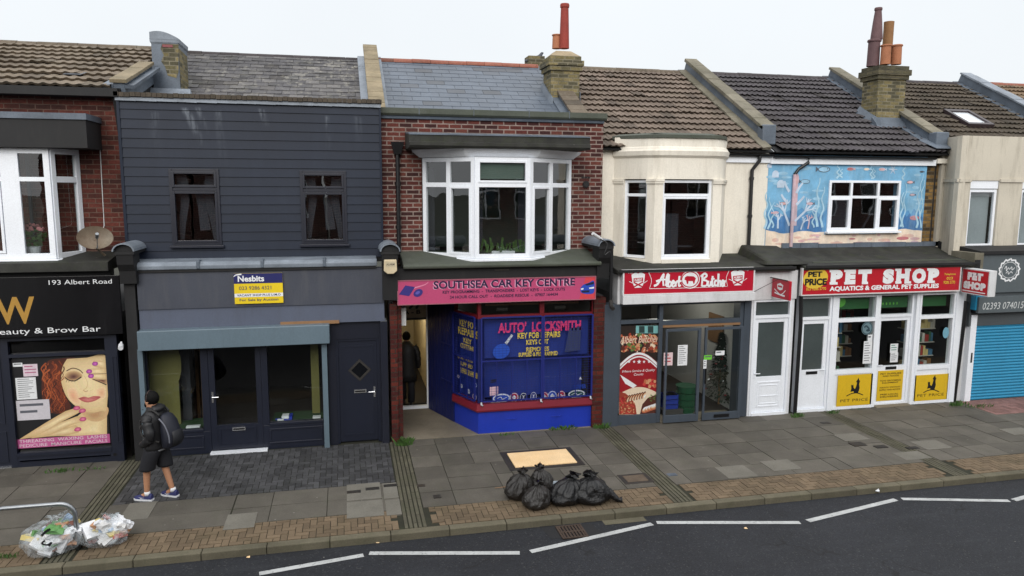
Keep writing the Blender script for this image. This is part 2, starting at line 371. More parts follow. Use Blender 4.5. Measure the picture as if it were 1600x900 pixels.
M['lead'] = stonemat('lead_flashing', (92, 101, 112), .3, 0, .35, (62, 66, 72), .5, 2.2)
M['lead_light'] = stonemat('pale_lead', (122, 130, 140), .32, 0, .6, (88, 94, 102), .5, 2.5)
M['felt'] = stonemat('roof_felt', (50, 50, 47), .5, 0, .8, (22, 22, 20), .8, 2.6, .45, .25)
M['felt_green'] = stonemat('mossy_felt', (80, 84, 76), .2, 0, .4, (60, 68, 56), .8, 1.8, .3)
M['stone'] = stonemat('coping_stone', (132, 120, 98), .28, .16, .75, (74, 70, 56), .85, 2, .25)
M['stone_grey'] = stonemat('lichen_coping', (116, 111, 98), .28, .16, .7, (80, 78, 64), .85, 2, .35)
M['cement'] = stonemat('cement_flaunching', (150, 136, 112), .2, 0, .5, (80, 74, 58), .9, 3)
M['brickA'] = brickmat('orange_red_brick', [(86, 43, 36), (74, 38, 32), (96, 50, 42), (62, 35, 31)], (104, 82, 72), .262, .092, .009, .4)
M['brickK'] = brickmat('red_brick', [(84, 42, 38), (72, 36, 34), (96, 50, 44), (60, 34, 33), (100, 56, 48), (78, 44, 40)], (142, 126, 118), .262, .092, .013, .35)
M['brick_dark'] = brickmat('dark_red_brick', [(80, 30, 26), (66, 26, 24), (92, 38, 30)], (64, 50, 44), .285, .1, .010, .4)
M['brick_stock'] = brickmat('yellow_stock_brick', [(118, 108, 76), (98, 92, 68), (132, 120, 86), (82, 78, 62)], (128, 122, 104), .26, .09, .011, .55, (52, 52, 40), dirtscale=2.2)
M['brick_stock2'] = brickmat('brown_stock_brick', [(124, 98, 58), (98, 78, 48), (142, 112, 66), (72, 60, 44)], (110, 100, 82), .26, .09, .010, .5, (40, 36, 28), dirtscale=1.5)
M['tileA'] = tilemat('brown_concrete_tile', [(98, 88, 76), (118, 106, 92), (108, 97, 84), (126, 114, 99)], moss=.25, lichen=.15)
M['tileD'] = tilemat('red_brown_concrete_tile', [(100, 89, 80), (115, 102, 92), (107, 95, 85), (121, 108, 98)], moss=.22, lichen=.1)
M['tileE'] = tilemat('charcoal_concrete_tile', [(68, 65, 68), (78, 74, 78), (73, 70, 72), (82, 79, 81)], moss=.08)
M['tileF'] = tilemat('dark_brown_concrete_tile', [(70, 63, 55), (80, 72, 63), (75, 67, 58), (86, 78, 68)], moss=.25)
M['tileG'] = tilemat('tan_tile', [(116, 100, 82), (124, 106, 86), (110, 92, 74)], moss=.2)
M['slateB'] = tilemat('lichened_slate', [(66, 65, 68), (88, 87, 89), (76, 75, 78), (104, 102, 102)], lichen=1.0, lichcol=(134, 131, 124), moss=.2)
M['slateK'] = tilemat('blue_grey_slate', [(76, 85, 97), (79, 88, 100), (77, 86, 98), (83, 92, 104)], rough=.5, spec=.5)
M['ridge_red'] = tilemat('red_ridge_tile', [(128, 78, 64), (140, 90, 76), (120, 72, 60)], lichen=.2)
M['ridge_brown'] = tilemat('brown_ridge_tile', [(92, 82, 70), (104, 94, 82), (98, 88, 75)], lichen=.3)
M['ridge_dark'] = tilemat('charcoal_ridge_tile', [(62, 58, 60), (70, 66, 68), (66, 62, 62)])
M['terracotta'] = stonemat('terracotta', (164, 108, 78), .15, 0, .2, (110, 70, 48), .75, 4)
M['pot_red'] = stonemat('red_clay', (142, 58, 48), .12, 0, .2, (96, 44, 38), .7, 4)
M['pot_purple'] = stonemat('purple_clay', (98, 74, 76), .15, 0, .3, (60, 48, 50), .7, 4)
M['pot_brown'] = stonemat('brown_clay', (136, 100, 66), .15, 0, .3, (80, 62, 44), .75, 4)
M['blue'] = paint('royal_blue_paint', (28, 54, 168), .4, .06, .2, (26, 36, 90))
M['blue_dark'] = paint('dark_blue_paint', (24, 34, 92), .45, .12, .25, (16, 20, 40))
M['blue_wire'] = paint('blue_powder_coat', (24, 36, 112), .45, .05, 0, bump=0)
M['shutter_blue'] = paint('cyan_shutter_paint', (40, 138, 178), .45, .05, .3, (34, 92, 120))
M['red'] = paint('red_paint', (112, 24, 34), .4, .06, .2, (80, 20, 24))
M['pink_red'] = paint('crimson_paint', (122, 32, 48), .45, .06, .2, (110, 34, 44))
M['metal'] = paint('galvanised_steel', (150, 154, 158), .35, .1, .2, (96, 96, 94), metal=.85)
M['chrome'] = paint('satin_steel', (196, 198, 202), .25, .05, 0, metal=.9, bump=0)
M['rust'] = stonemat('rusty_enamel', (118, 108, 94), .25, 0, .8, (86, 58, 34), .6, 7)
M['iron'] = paint('cast_iron', (52, 50, 48), .6, .2, .4, (84, 66, 50), 4, metal=.3, streak=False)
M['yellow'] = paint('yellow_print', (214, 176, 34), .4, .03, .12, (140, 116, 40))
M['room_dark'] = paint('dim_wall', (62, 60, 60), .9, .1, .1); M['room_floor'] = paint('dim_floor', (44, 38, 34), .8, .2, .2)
M['room_cream'] = paint('cream_wall', (206, 196, 170), .8, .04, .1); M['room_white'] = paint('white_wall', (200, 200, 196), .8, .04, .1)
M['room_green'] = paint('green_wall', (96, 112, 104), .9, .06, .1); M['wood'] = paint('timber', (138, 104, 72), .6, .15, .2, (90, 60, 36))
M['fabric'] = paint('net_curtain', (186, 192, 196), .9, .08, .2, (140, 140, 140)); M['fabric_grey'] = paint('grey_drape', (52, 54, 62), .9, .1, .2)
M['leaf'] = paint('leaf_green', (62, 92, 40), .6, .25, .3, (40, 56, 24), 9, isl=.3, streak=False)
M['alarm'] = paint('aged_cream_plastic', (206, 190, 158), .5, .06, .35, (130, 110, 80))
# ground
M['slab'] = stonemat('concrete_slab', (89, 85, 78), .2, .2, .5, (58, 56, 50), .8, 1.6, .16, .35)
M['slab_joint'] = stonemat('mossy_joint', (44, 44, 34), .3, 0, .4, (30, 32, 22), .9, 3, .3)
M['paver_buff'] = stonemat('buff_clay_paver', (106, 91, 73), .18, .2, .55, (74, 66, 48), .85, 1.2, .14)
M['paver_grey'] = stonemat('wet_grey_block', (68, 68, 70), .35, .36, .7, (34, 35, 35), .6, 1.6, .08)
M['kerb'] = stonemat('kerb_concrete', (96, 91, 76), .22, .14, .5, (66, 64, 50), .85, 2, .22)
def asphalt():
    t = NT('asphalt'); col = t.mul(lin((33, 35, 40)), t.rng(t.noise(.35, detail=7, rough=.65), .3, .7, .72, 1.34))
    v = t.n('ShaderNodeTexVoronoi'); v.inputs['Scale'].default_value = 55; t.l(t.pos, v.inputs['Vector'])           # aggregate
    sx = t.n('ShaderNodeSeparateXYZ'); t.l(v.outputs['Color'], sx.inputs[0])
    col = t.mul(col, t.rng(sx.outputs[0], 0, 1, .72, 1.3)); col = t.mix(t.math('MULTIPLY', t.rng(sx.outputs[1], .95, .98, 0, 1), .28), col, lin((96, 96, 94)))
    col = t.mix(t.rng(t.noise(1.6, stretch=(.35, 2.2, 1), detail=6, rough=.7), .52, .72, 0, .4), col, lin((52, 54, 58)))   # worn wheel tracks
    col = t.mix(t.rng(t.noise(.8, detail=8, rough=.75), .60, .70, 0, .6), col, lin((24, 25, 28)))                    # oil and damp
    c = t.n('ShaderNodeTexVoronoi', feature='DISTANCE_TO_EDGE'); c.inputs['Scale'].default_value = .38
    w_ = t.n('ShaderNodeVectorMath', operation='ADD'); q = t.n('ShaderNodeTexNoise'); q.inputs['Scale'].default_value = 1.5; q.inputs['Detail'].default_value = 6; t.l(t.pos, q.inputs['Vector']); t.l(t.pos, w_.inputs[0]); t.l(q.outputs['Color'], w_.inputs[1]); t.l(w_.outputs[0], c.inputs['Vector'])
    col = t.mix(t.math('MULTIPLY', t.rng(c.outputs['Distance'], .004, .010, 1, 0), t.rng(t.noise(.5), .5, .6, 0, .8)), col, lin((20, 20, 22)))   # hairline cracks
    v2 = t.n('ShaderNodeTexVoronoi'); v2.inputs['Scale'].default_value = 2.6; t.l(t.pos, v2.inputs['Vector']); s2 = t.n('ShaderNodeSeparateXYZ'); t.l(v2.outputs['Color'], s2.inputs[0])
    col = t.mix(t.math('MULTIPLY', t.rng(v2.outputs['Distance'], .03, .05, 1, 0), t.rng(s2.outputs[0], .6, .62, 0, .8)), col, lin((140, 138, 132)))   # gum and grit
    t.base(col); t.bump(t.math('ADD', sx.outputs[2], t.math('MULTIPLY', t.noise(120, detail=2), .6)), .5, .006); return t.fin(.7, 0, .35)
M['asphalt'] = asphalt()
M['drain'] = stonemat('grooved_tile', (84, 81, 68), .25, .16, .5, (54, 54, 42), .85, 2, .3)
M['concrete'] = stonemat('forecourt_concrete', (120, 112, 98), .22, .04, .5, (74, 68, 58), .85, 1.1, .1)
M['pinkpave'] = stonemat('pink_block', (130, 98, 92), .25, .22, .4, (84, 70, 66), .85, 2, .05)
def roadpaint():
    t = NT('road_paint'); col = t.mul(lin((180, 182, 182)), t.rng(t.noise(3, detail=6), .3, .7, .82, 1.1))
    col = t.mix(t.rng(t.noise(26, detail=5, rough=.75), .57, .66, 0, .85), col, lin((66, 67, 70))); col = t.mix(t.rng(t.noise(4, detail=6, rough=.7), .5, .75, 0, .45), col, lin((110, 110, 108)))
    t.base(col); t.bump(t.noise(80), .3, .004); return t.fin(.75, 0, .3)
M['mark'] = roadpaint()
M['ply'] = stonemat('plywood', (236, 204, 158), .08, 0, .35, (218, 168, 92), .7, 2.4)
# ------------------------------------------------------------------ the setting
def struct(mb, name, mats, **k): return mb.build(name, mats, None, kind='structure', **k)
XL, XR = -14.0, 34.0                                  # length of street that is built in detail
g = MB(); g.quad((-400, -400, -.16), (400, -400, -.16), (400, 600, -.16), (-400, 600, -.16)); struct(g, 'ground', M['slab_joint'])
g = MB(); g.quad((-120, -13.0, -.105), (140, -13.0, -.105), (140, -4.29, -.105), (-120, -4.29, -.105)); struct(g, 'road', M['asphalt'])
rnd = random.Random(3)
YK0, YK1 = -4.12, -4.29                               # kerb
YS = -3.40                                            # inner edge of the buff paver strip
DR = [(-4.24, .30), (.90, .34), (5.60, .34), (14.55-3.60, .34)]
DR[3] = (gr(1400, 694).x, .36); DR[2] = (gr(1012, 731).x, .36); DR[1] = (gr(637, 760).x, .36); DR[0] = (gr(166, 775).x, .36)
def in_drain(x0, x1): return any(x0 < c+wd/2 and x1 > c-wd/2 for c, wd in DR)
XP0, XP1 = DR[0][0]+.18, DR[1][0]-.18                  # grey block patch in front of the vacant shop
pav = MB()
pav.box(-120, 140, YK0, 12, -.15, -.012, 1)
ys = [-.02, -.42, -1.02, -1.62, -2.22, -2.80, YS]
for a, b in zip([XL]+[c+wd/2 for c, wd in DR], [c-wd/2 for c, wd in DR]+[XR]):
    cols = [a]; x = a+rnd.uniform(.3, .6)
    while x < b-.12: cols.append(x); x += rnd.choice((.61, .61, .61, .61, .9))
    cols.append(b); off = [0]*len(cols)
    for r in range(len(ys)-1):
        if r in (3, 4) and b-a > 2: off = [q+(.3 if 0 < i < len(cols)-1 else 0)*(rnd.random() < .12) for i, q in enumerate(off)]
        for i in range(len(cols)-1):
            x, x2 = cols[i]+(off[i] if i else 0), cols[i+1]+(off[i+1] if i+1 < len(cols)-1 else 0)
            if x2-x < .06 or (XP0-.1 < (x+x2)/2 < XP1+.1 and r < 4): continue
            z = rnd.uniform(-.004, .004); t1 = rnd.uniform(-.004, .004); gp = .005+rnd.random()*.003
            pav.hexa([(x+gp, ys[r+1]+gp, -.02), (x2-gp, ys[r+1]+gp, -.02), (x2-gp, ys[r]-gp, -.02), (x+gp, ys[r]-gp, -.02),
                      (x+gp, ys[r+1]+gp, z), (x2-gp, ys[r+1]+gp, z+t1), (x2-gp, ys[r]-gp, z+t1), (x+gp, ys[r]-gp, z)], 0)
pav_o = struct(pav, 'pavement', [M['slab'], M['slab_joint']])
def herring(name, x0, x1, y0, y1, u, mat, z0=0.0, skip=None):
    b = MB(); q = .005
    nx, ny = int((x1-x0)/u)+2, int((y1-y0)/u)+2
    for i in range(-2, nx):
        for j in range(-2, ny):
            d = (i-j) % 4
            if d == 0: a = (i, j, i+2, j+1)
            elif d == 3: a = (i, j, i+1, j+2)
            else: continue
            xa, ya, xb, yb = max(x0, x0+a[0]*u), max(y0, y0+a[1]*u), min(x1, x0+a[2]*u), min(y1, y0+a[3]*u)
            if xb-xa < .03 or yb-ya < .03 or (skip and skip(xa, xb)): continue
            z = z0+rnd.uniform(-.003, .003)
            b.box(xa+q, xb-q, ya+q, yb-q, -.02, z)
    return struct(b, name, mat)
herring('brick_paving', XL, XR, YK0+.01, YS-.01, .105, M['paver_buff'], skip=in_drain)
herring('block_paving', XP0+.02, XP1-.02, ys[4]+.01, -.02, .105, M['paver_grey'])
d = MB()
for c, wd in DR:
    n = 5
    for i in range(n):
        xx = c-wd/2+wd*i/n
        y = -.04
        while y > YK0+.02:
            y2 = max(YK0+.01, y-.30); d.box(xx+.006, xx+wd/n-.016, y2+.004, y-.002, -.02, rnd.uniform(-.004, .002)); y = y2
struct(d, 'drainage_channel', M['drain'])
k = MB(); x = XL
while x < XR:
    x2 = x+.91; k.hexa([(x+.004, YK1, -.16), (x2-.004, YK1, -.16), (x2-.004, YK0, -.16), (x+.004, YK0, -.16),
                        (x+.004, YK1+.012, .004), (x2-.004, YK1+.012, .004), (x2-.004, YK0, .004), (x+.004, YK0, .004)]); x = x2
struct(k, 'kerb', M['kerb'], bevel=.015)
# opposite pavement (behind the camera)
g = MB(); g.box(-120, 140, -17.6, -13.0, -.15, .0); struct(g, 'opposite_pavement', M['slab'])
# painted zigzag along the kerb
ZR = -.105
z = MB()
for a, b in (((405, 897), (568, 868)), ((577, 865), (812, 864.5)), ((829, 862.5), (1019, 819)), ((1026, 817), (1250, 817)), ((1262, 814.5), (1400, 781)), ((1409, 780), (1577, 783)), ((1584, 782), (1690, 752))):
    p, q = gr(*a, ZR), gr(*b, ZR); dd = (q-p).normalized(); nn = Vector((-dd.y, dd.x, 0))*.052
    N = 24; L = []; Rr = []
    for i in range(N+1):
        c = p.lerp(q, i/N); j1, j2 = rnd.uniform(-.003, .003), rnd.uniform(-.003, .003)
        L.append(c+nn+nn*j1*10); Rr.append(c-nn+nn*j2*10)
    for i in range(N): z.quad(Rr[i]+Vector((0,0,.007)), Rr[i+1]+Vector((0,0,.007)), L[i+1]+Vector((0,0,.007)), L[i]+Vector((0,0,.007)))
struct(z, 'road_marking', M['mark'])
# gully patch of newer tar and pale channel stones
z = MB()
pts = [gr(842, 822, ZR), gr(924, 819, ZR), gr(944, 838, ZR), gr(862, 842, ZR)]
z.add([(p.x, p.y, ZR+.003) for p in pts], ((0, 1, 2, 3),)); struct(z, 'tar_patch', paint('fresh_tar', (22, 23, 26), .7, .15, .2, (50, 50, 52), 3, streak=False))
z = MB(); p, q = gr(945, 820, ZR), gr(1008, 811, ZR)
z.add([(p.x, YK1-.17, ZR+.005), (q.x, YK1-.17, ZR+.005), (q.x, YK1-.005, ZR+.005), (p.x, YK1-.005, ZR+.005)], ((0, 1, 2, 3),)); struct(z, 'channel_stone', M['kerb'])
# ------------------------------------------------------------------ building helpers
def wall(mb, fr, u0, u1, z0, z1, holes=(), t=.22, m=0, mr=None):
    """wall plate with rectangular openings and their reveals"""
    mr = m if mr is None else mr
    us = sorted({u0, u1, *[min(max(h[i], u0), u1) for h in holes for i in (0, 1)]}); zs = sorted({z0, z1, *[min(max(h[i], z0), z1) for h in holes for i in (2, 3)]})
    ins = lambda u, z: any(h[0] < u < h[1] and h[2] < z < h[3] for h in holes)
    P = fr.p
    for a, b in zip(us, us[1:]):
        for c, d in zip(zs, zs[1:]):
            if not ins((a+b)/2, (c+d)/2):
                mb.quad(P(a, c), P(b, c), P(b, d), P(a, d), m); mb.quad(P(a, c, -t), P(b, c, -t), P(b, d, -t), P(a, d, -t), m)
    for a, b, c, d in [h[:4] for h in holes]+[(u0, u1, z0, z1)]:
        for p, q in (((a, c), (b, c)), ((b, c), (b, d)), ((b, d), (a, d)), ((a, d), (a, c))):
            mb.quad(P(*p), P(*q), P(*q, -t), P(*p, -t), mr)
def window(parent, fr, u0, u1, z0, z1, n=-.06, mull=(), trans=(), fw=.06, mat='upvc', cas=(), glass='glass', dep=.07, mw=None, sill=0.0, name='window', label=None):
    """framed window; mull = mullion positions, trans = [(z, ua, ub)], cas = casement sashes [(ua,ub,za,zb)]"""
    mw = mw or fw*1.1; b = MB(); n1 = n+dep
    b.fbox(fr, u0, u0+fw, z0, z1, n, n1); b.fbox(fr, u1-fw, u1, z0, z1, n, n1)
    b.fbox(fr, u0+fw, u1-fw, z0, z0+fw, n+.002, n1-.002); b.fbox(fr, u0+fw, u1-fw, z1-fw, z1, n+.002, n1-.002)
    for u in mull:
        u, ww = u if isinstance(u, tuple) else (u, mw)
        b.fbox(fr, u-ww/2, u+ww/2, z0+fw, z1-fw, n+.004, n1-.004)
    for z, ua, ub in trans: b.fbox(fr, max(ua, u0+fw), min(ub, u1-fw), z-mw/2, z+mw/2, n+.007, n1-.007)
    for ua, ub, za, zb in cas:
        c = .045; k0, k1 = n+.012, n1+.012
        b.fbox(fr, ua, ua+c, za, zb, k0, k1); b.fbox(fr, ub-c, ub, za, zb, k0, k1)
        b.fbox(fr, ua+c, ub-c, za, za+c, k0+.002, k1-.002); b.fbox(fr, ua+c, ub-c, zb-c, zb, k0+.002, k1-.002)
    w_ = b.build(name, M[mat], parent, label, bevel=.004)
    if sill:
        s = MB(); s.fbox(fr, u0-.04, u1+.04, z0-.05, z0-.002, n, n1+sill); s.build('sill', M[mat], w_, bevel=.006)
    g = MB(); g.fquad(fr, u0+fw*.6, u1-fw*.6, z0+fw*.6, z1-fw*.6, n+dep*.4); g.build('pane', M[glass], w_)
    return w_
def room(parent, x0, x1, y0, y1, z0, z1, wallm='room_dark', floorm='room_floor', ceil='room_dark', name='interior'):
    b = MB()
    b.quad((x0,y1,z0),(x1,y1,z0),(x1,y1,z1),(x0,y1,z1),0); b.quad((x0,y0,z0),(x0,y1,z0),(x0,y1,z1),(x0,y0,z1),0); b.quad((x1,y1,z0),(x1,y0,z0),(x1,y0,z1),(x1,y1,z1),0)
    b.quad((x0,y0,z0),(x1,y0,z0),(x1,y1,z0),(x0,y1,z0),1); b.quad((x0,y0,z1),(x1,y0,z1),(x1,y1,z1),(x0,y1,z1),2)
    return b.build(name, [M[wallm], M[floorm], M[ceil]], parent)
class Slope:
    def __init__(s, yb, zb, yt, zt):
        s.b = Vector((0, yb, zb)); v = Vector((0, yt-yb, zt-zb)); s.L = v.length; s.s = v/s.L; s.n = Vector((0, -s.s.z, s.s.y))
    def p(s, x, t, n=0.0): q = s.b+s.s*t+s.n*n; return Vector((x, q.y, q.z))
    def z(s, y): return s.b.z+(y-s.b.y)*s.s.z/s.s.y
def rolled_tiles(mb, S, x0, x1, gauge=.345, roll=.165, per=2, amp=.024, lift=.062, m=0):
    nc = int(S.L/gauge); g = S.L/nc; tw = roll*per; k = int((x1-x0)/tw)+1; ns = per*6
    for c in range(nc):
        for i in range(k):
            xa = x0+i*tw
            if xa > x1-.02: continue
            dz = rnd.uniform(-.006, .006)+(rnd.random() < .03)*.012; sl = rnd.uniform(-.006, .006)-(rnd.random() < .02)*.04; rows = []
            for tt, lf, low in ((c*g+.025, lift, 1), (c*g-.012, lift, 0), ((c+1)*g+.03, .004, 0)):
                row = []
                for j in range(ns+1):
                    f = j/ns; x = min(xa+f*tw, x1); ph = (f*per) % 1.0
                    h = amp*(math.sin(math.pi*ph/.55) if ph < .55 else -.25*math.sin(math.pi*(ph-.55)/.45))
                    row.append(S.p(x, tt+(sl if lf == lift else 0), lf+h+dz-(.05 if low else 0)))
                rows.append(row)
            vs = [v for r in rows for v in r]; q = ns+1; fs = []
            for a in range(2):
                for j in range(ns): fs.append((a*q+j, a*q+j+1, (a+1)*q+j+1, (a+1)*q+j))
            mb.add(vs, fs, m)
def slates(mb, S, x0, x1, gauge=.28, wd=.5, lift=.016, jit=.01, m=0):
    nc = int(S.L/gauge); g = S.L/nc
    for c in range(nc):
        x = x0-(wd/2 if c % 2 else 0)
        while x < x1:
            a, b = max(x+.004, x0), min(x+wd-.004, x1)
            if b-a > .03:
                j0, j1, s0 = rnd.uniform(-jit, jit)*.4, rnd.uniform(-jit, jit)*.4, rnd.uniform(-jit, jit)
                mb.hexa([S.p(a, c*g+s0, lift+j0-.012), S.p(b, c*g+s0, lift+j1-.012), S.p(b, (c+1)*g+.05, -.006), S.p(a, (c+1)*g+.05, -.006),
                         S.p(a, c*g+s0, lift+j0), S.p(b, c*g+s0, lift+j1), S.p(b, (c+1)*g+.05, .004), S.p(a, (c+1)*g+.05, .004)], m)
            x += wd
def ridge(parent, S, x0, x1, mat, r=.12, seg=.45, h=.0):
    b = MB(); x = x0; t = S.L
    c = S.p(0, t); i = 0
    while x < x1-.02:
        e = min(x+seg, x1); dz = rnd.uniform(-.006, .006)
        prof = [(c.y+r*1.15*math.cos(a), c.z-.05+h+dz+r*math.sin(a)) for a in [math.pi*j/8 for j in range(9)]]
        b.xprof(prof, x+.004, e-.004); x = e
    return b.build('ridge', mat, parent)
def parapet(parent, S, xc, wd, h, t0, t1, cop='stone', flash='lead', stone=.6, end=True, ct=.07, over=.05):
    """party-wall upstand that follows the roof, coping stones on top and lead flashings beside it"""
    b = MB(); x0, x1 = xc-wd/2, xc+wd/2; P = S.p
    b.hexa([P(x0,t0,-.3),P(x1,t0,-.3),P(x1,t1,-.3),P(x0,t1,-.3),P(x0,t0,h),P(x1,t0,h),P(x1,t1,h),P(x0,t1,h)], 0)
    t = t0-.04; xa, xb = x0-over, x1+over
    while t < t1-.02:
        e = min(t+stone, t1+.02); q = rnd.uniform(-.006, .006); gq = .006
        b.hexa([P(xa,t+gq,h+.002),P(xb,t+gq,h+.002),P(xb,e-gq,h+.002),P(xa,e-gq,h+.002),P(xa,t+gq,h+ct+q),P(xb,t+gq,h+ct+q),P(xb,e-gq,h+ct+q),P(xa,e-gq,h+ct+q)], 1); t = e
    o = b.build('parapet', [M['cement'] if flash is None else M[flash], M[cop]], parent, bevel=.01)
    if flash:
        f = MB()
        for a, c in ((x0-.20, x0-.003), (x1+.003, x1+.16)):
            tt = t0
            while tt < t1-.05:
                e = min(tt+.75, t1); q = rnd.uniform(0, .006)
                f.hexa([P(a,tt,.0),P(c,tt,.0),P(c,e,.0),P(a,e,.0),P(a,tt,.055+q),P(c,tt,.06+q),P(c,e,.06+q),P(a,e,.055+q)]); tt = e-.004
        f.build('flashing', M[flash], o)
    return o
def shop_letterplate(parent, fr, u, z, n, wd=.25, mat='chrome', name='letterbox'):
    b = MB(); b.fbox(fr, u-wd/2, u+wd/2, z-.035, z+.035, n, n+.012, 0); b.fbox(fr, u-wd/2+.02, u+wd/2-.02, z-.015, z+.015, n+.0125, n+.016, 1)
    return b.build(name, [M[mat], M['black']], parent)
def handle(parent, fr, u, z, n, d=1, mat='chrome'):
    b = MB(); b.fbox(fr, u-.018, u+.018, z-.12, z+.10, n, n+.012)
    b.tube([fr.p(u, z, n+.01), fr.p(u, z, n+.055), fr.p(u+.12*d, z, n+.055)], .011, 8); return b.build('handle', M[mat], parent, smooth=False)
def panel(mb, fr, u0, u1, z0, z1, n, m=0, d=.014, w_=.035):   # raised moulding of a panelled door
    mb.fbox(fr, u0, u1, z0, z0+w_, n, n+d, m); mb.fbox(fr, u0, u1, z1-w_, z1, n, n+d, m)
    mb.fbox(fr, u0, u0+w_, z0+w_, z1-w_, n, n+d-.002, m); mb.fbox(fr, u1-w_, u1, z0+w_, z1-w_, n, n+d-.002, m)
def console(parent, xc, z, wd=.34, yb=.7, yf=-.42, cap='lead_light', body='black_matt', h=.62):
    """bracket with a rounded lead hood that closes a shop fascia"""
    b = MB(); x0, x1 = xc-wd/2, xc+wd/2; r = wd/2
    arc = [(xc+r*1.12*math.cos(a), z+r*.9*math.sin(a)) for a in [math.pi*j/10 for j in range(11)]]
    inn = [(xc+r*.98*math.cos(a), z+r*.76*math.sin(a)) for a in [math.pi*j/10 for j in range(10, -1, -1)]]
    prof = arc+inn; k = len(prof)
    b.add([(p, yf-.05, q) for p, q in prof]+[(p, yb, q) for p, q in prof], [(i, k+i, k+(i+1) % k, (i+1) % k) for i in range(k)]+[(i, i+1, k-2-i, k-1-i) for i in range(10)], 0)
    tym = inn[::-1]
    k = len(tym); b.add([(p, yf+.03, q) for p, q in tym]+[(p, yf+.2, q) for p, q in tym], [tuple(range(k))]+[(i, k+i, k+(i+1) % k, (i+1) % k) for i in range(k)], 1)
    b.box(x0, x1, yf, yb, z-.06, z-.002, 1)
    pr = [(yf+.02, z-.06), (yf+.05, z-.25), (yf+.14, z-.38), (yf+.18, z-h), (.05, z-h), (.05, z-.06)]
    b.xprof(pr, x0+.03, x1-.03, 1)
    return b.build('console', [M[cap], M[body]], parent)
def pilaster(parent, x0, x1, z1, mat, yf=-.14, yb=.3, z0=-.02, base=.0, name='pilaster'):
    b = MB(); b.box(x0, x1, yf, yb, z0, z1)
    if base: b.box(x0-.02, x1+.02, yf-.02, yb-.01, z0, z0+base)
    return b.build(name, M[mat], parent, bevel=.006)
S0 = Slope(1.0, 6.17, 5.75, 8.70)                     # the terrace's common roof plane
XP = [-4.13, .78, 5.67, 10.12, 14.93]                 # party walls
# ================================================================== house with the beauty shop (left edge)
A = thing('terraced_house', 'orange brick house over the black beauty shop, at the left edge', 'house', (-7, 0, 0))
WA = .62
SA = Slope(.38, 7.10, 5.75, 8.74)
fw_ = FX(WA)
zt = Z(90, 150, WA); bz1 = Z(60, 231, 0); bz0 = Z(70, 404, 0)
cx = X(82, 320, -.05); wx = X(129, 320, WA)           # corner of the bay, and where its side meets the wall
b = MB(); wall(b, fw_, XL, XP[0]-.003, 3.75, zt, [(-9.4, wx-.05, bz0-.05, bz1+.1)]); b.box(XL, XP[0]-.003, WA+.23, WA+.3, 3.7, 7.0); b.build('wall', M['brickA'], A)
b = MB(); b.xprof([(SA.b.y-.06, zt-.01), (SA.b.y-.06, 7.10), (SA.b.y+.6, 7.20), (SA.b.y+.6, zt-.01)], XL, X(183, 148, .3)); b.build('fascia_board', M['black_matt'], A)
b = MB(); rolled_tiles(b, SA, XL, XP[0]-.10, .60, .20, 2, .021, .062); rf = b.build('roof', M['tileA'], A)
b = MB(); b.hexa([SA.p(XL,0,-.05),SA.p(XP[0],0,-.05),SA.p(XP[0],SA.L,-.05),SA.p(XL,SA.L,-.05),SA.p(XL,0,-.02),SA.p(XP[0],0,-.02),SA.p(XP[0],SA.L,-.02),SA.p(XL,SA.L,-.02)]); b.build('underlay', M['black_matt'], rf)
ridge(rf, SA, XL, XP[0]-.3, M['ridge_brown'])
b = MB(); xa_, xb_ = XP[0]-.09, XP[0]+.06
b.hexa([SA.p(xa_,0,-1.2),SA.p(xb_,0,-1.2),SA.p(xb_,SA.L,-1.2),SA.p(xa_,SA.L,-1.2),SA.p(xa_,0,.0),SA.p(xb_,0,.0),SA.p(xb_,SA.L,.0),SA.p(xa_,SA.L,.0)]); b.build('verge_wall', M['black_matt'], A); parapet(A, SA, XP[0]+.04, .20, .10, .06, 2.35, 'stone', 'lead', .5, ct=.07)
b = MB(); q = .42; b.hexa([SA.p(X(128,125,2)-.16,1.1,.045), SA.p(X(128,125,2)+.16,1.1,.045), SA.p(X(128,125,2)+.16,1.1+q,.012), SA.p(X(128,125,2)-.16,1.1+q,.012), SA.p(X(128,125,2)-.16,1.1,.06), SA.p(X(128,125,2)+.16,1.1,.06), SA.p(X(128,125,2)+.16,1.1+q,.035), SA.p(X(128,125,2)-.16,1.1+q,.035)]); b.build('slate_repair', M['slateK'], rf)
# bay window: front and one canted side
hx = X(144, 205, .1)
b = MB(); b.box(-9.4, hx, -.22, WA+.02, bz1-.0, Z(70, 186, -.2), 0); b.box(-9.4, hx+.02, -.25, WA+.02, Z(70, 186, -.2)+.002, Z(70, 176, -.2), 1)
b.build('bay_head', [M['black_matt'], M['lead']], A)
ff = FX(-.05); pm = X(19, 320, -.05)
zt1 = Z(50, 280, -.05); top = bz1-.003
window(A, ff, -9.2, cx, bz0, top, n=-.06, mull=[(pm, .30), (-7.6, .3)], trans=[(zt1, -9.2, pm-.14), (zt1, pm+.14, cx)], fw=.10, cas=[(-7.42, pm-.16, bz0+.11, zt1-.05)], mw=.08)
fs_, L = FB((cx+.002, -.05), (wx, WA-.01))
window(A, fs_, .03, L, bz0, top, n=-.06, trans=[(zt1, 0, L)], fw=.10)
b = MB(); b.sweep([(-9.3, -.05), (cx, -.05), (wx+.03, WA-.01)], [(-.1, bz0-.07), (.07, bz0-.07), (.07, bz0-.02), (.0, bz0-.003), (-.1, bz0-.003)]); b.build('bay_sill', M['upvc'], A)
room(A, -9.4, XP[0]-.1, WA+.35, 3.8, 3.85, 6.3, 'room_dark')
b = MB()
for u in (-6.6, -5.9): b.box(u, u+.05, .75, .8, 4.2, 6.0)
b.build('curtain', M['fabric_grey'], A)
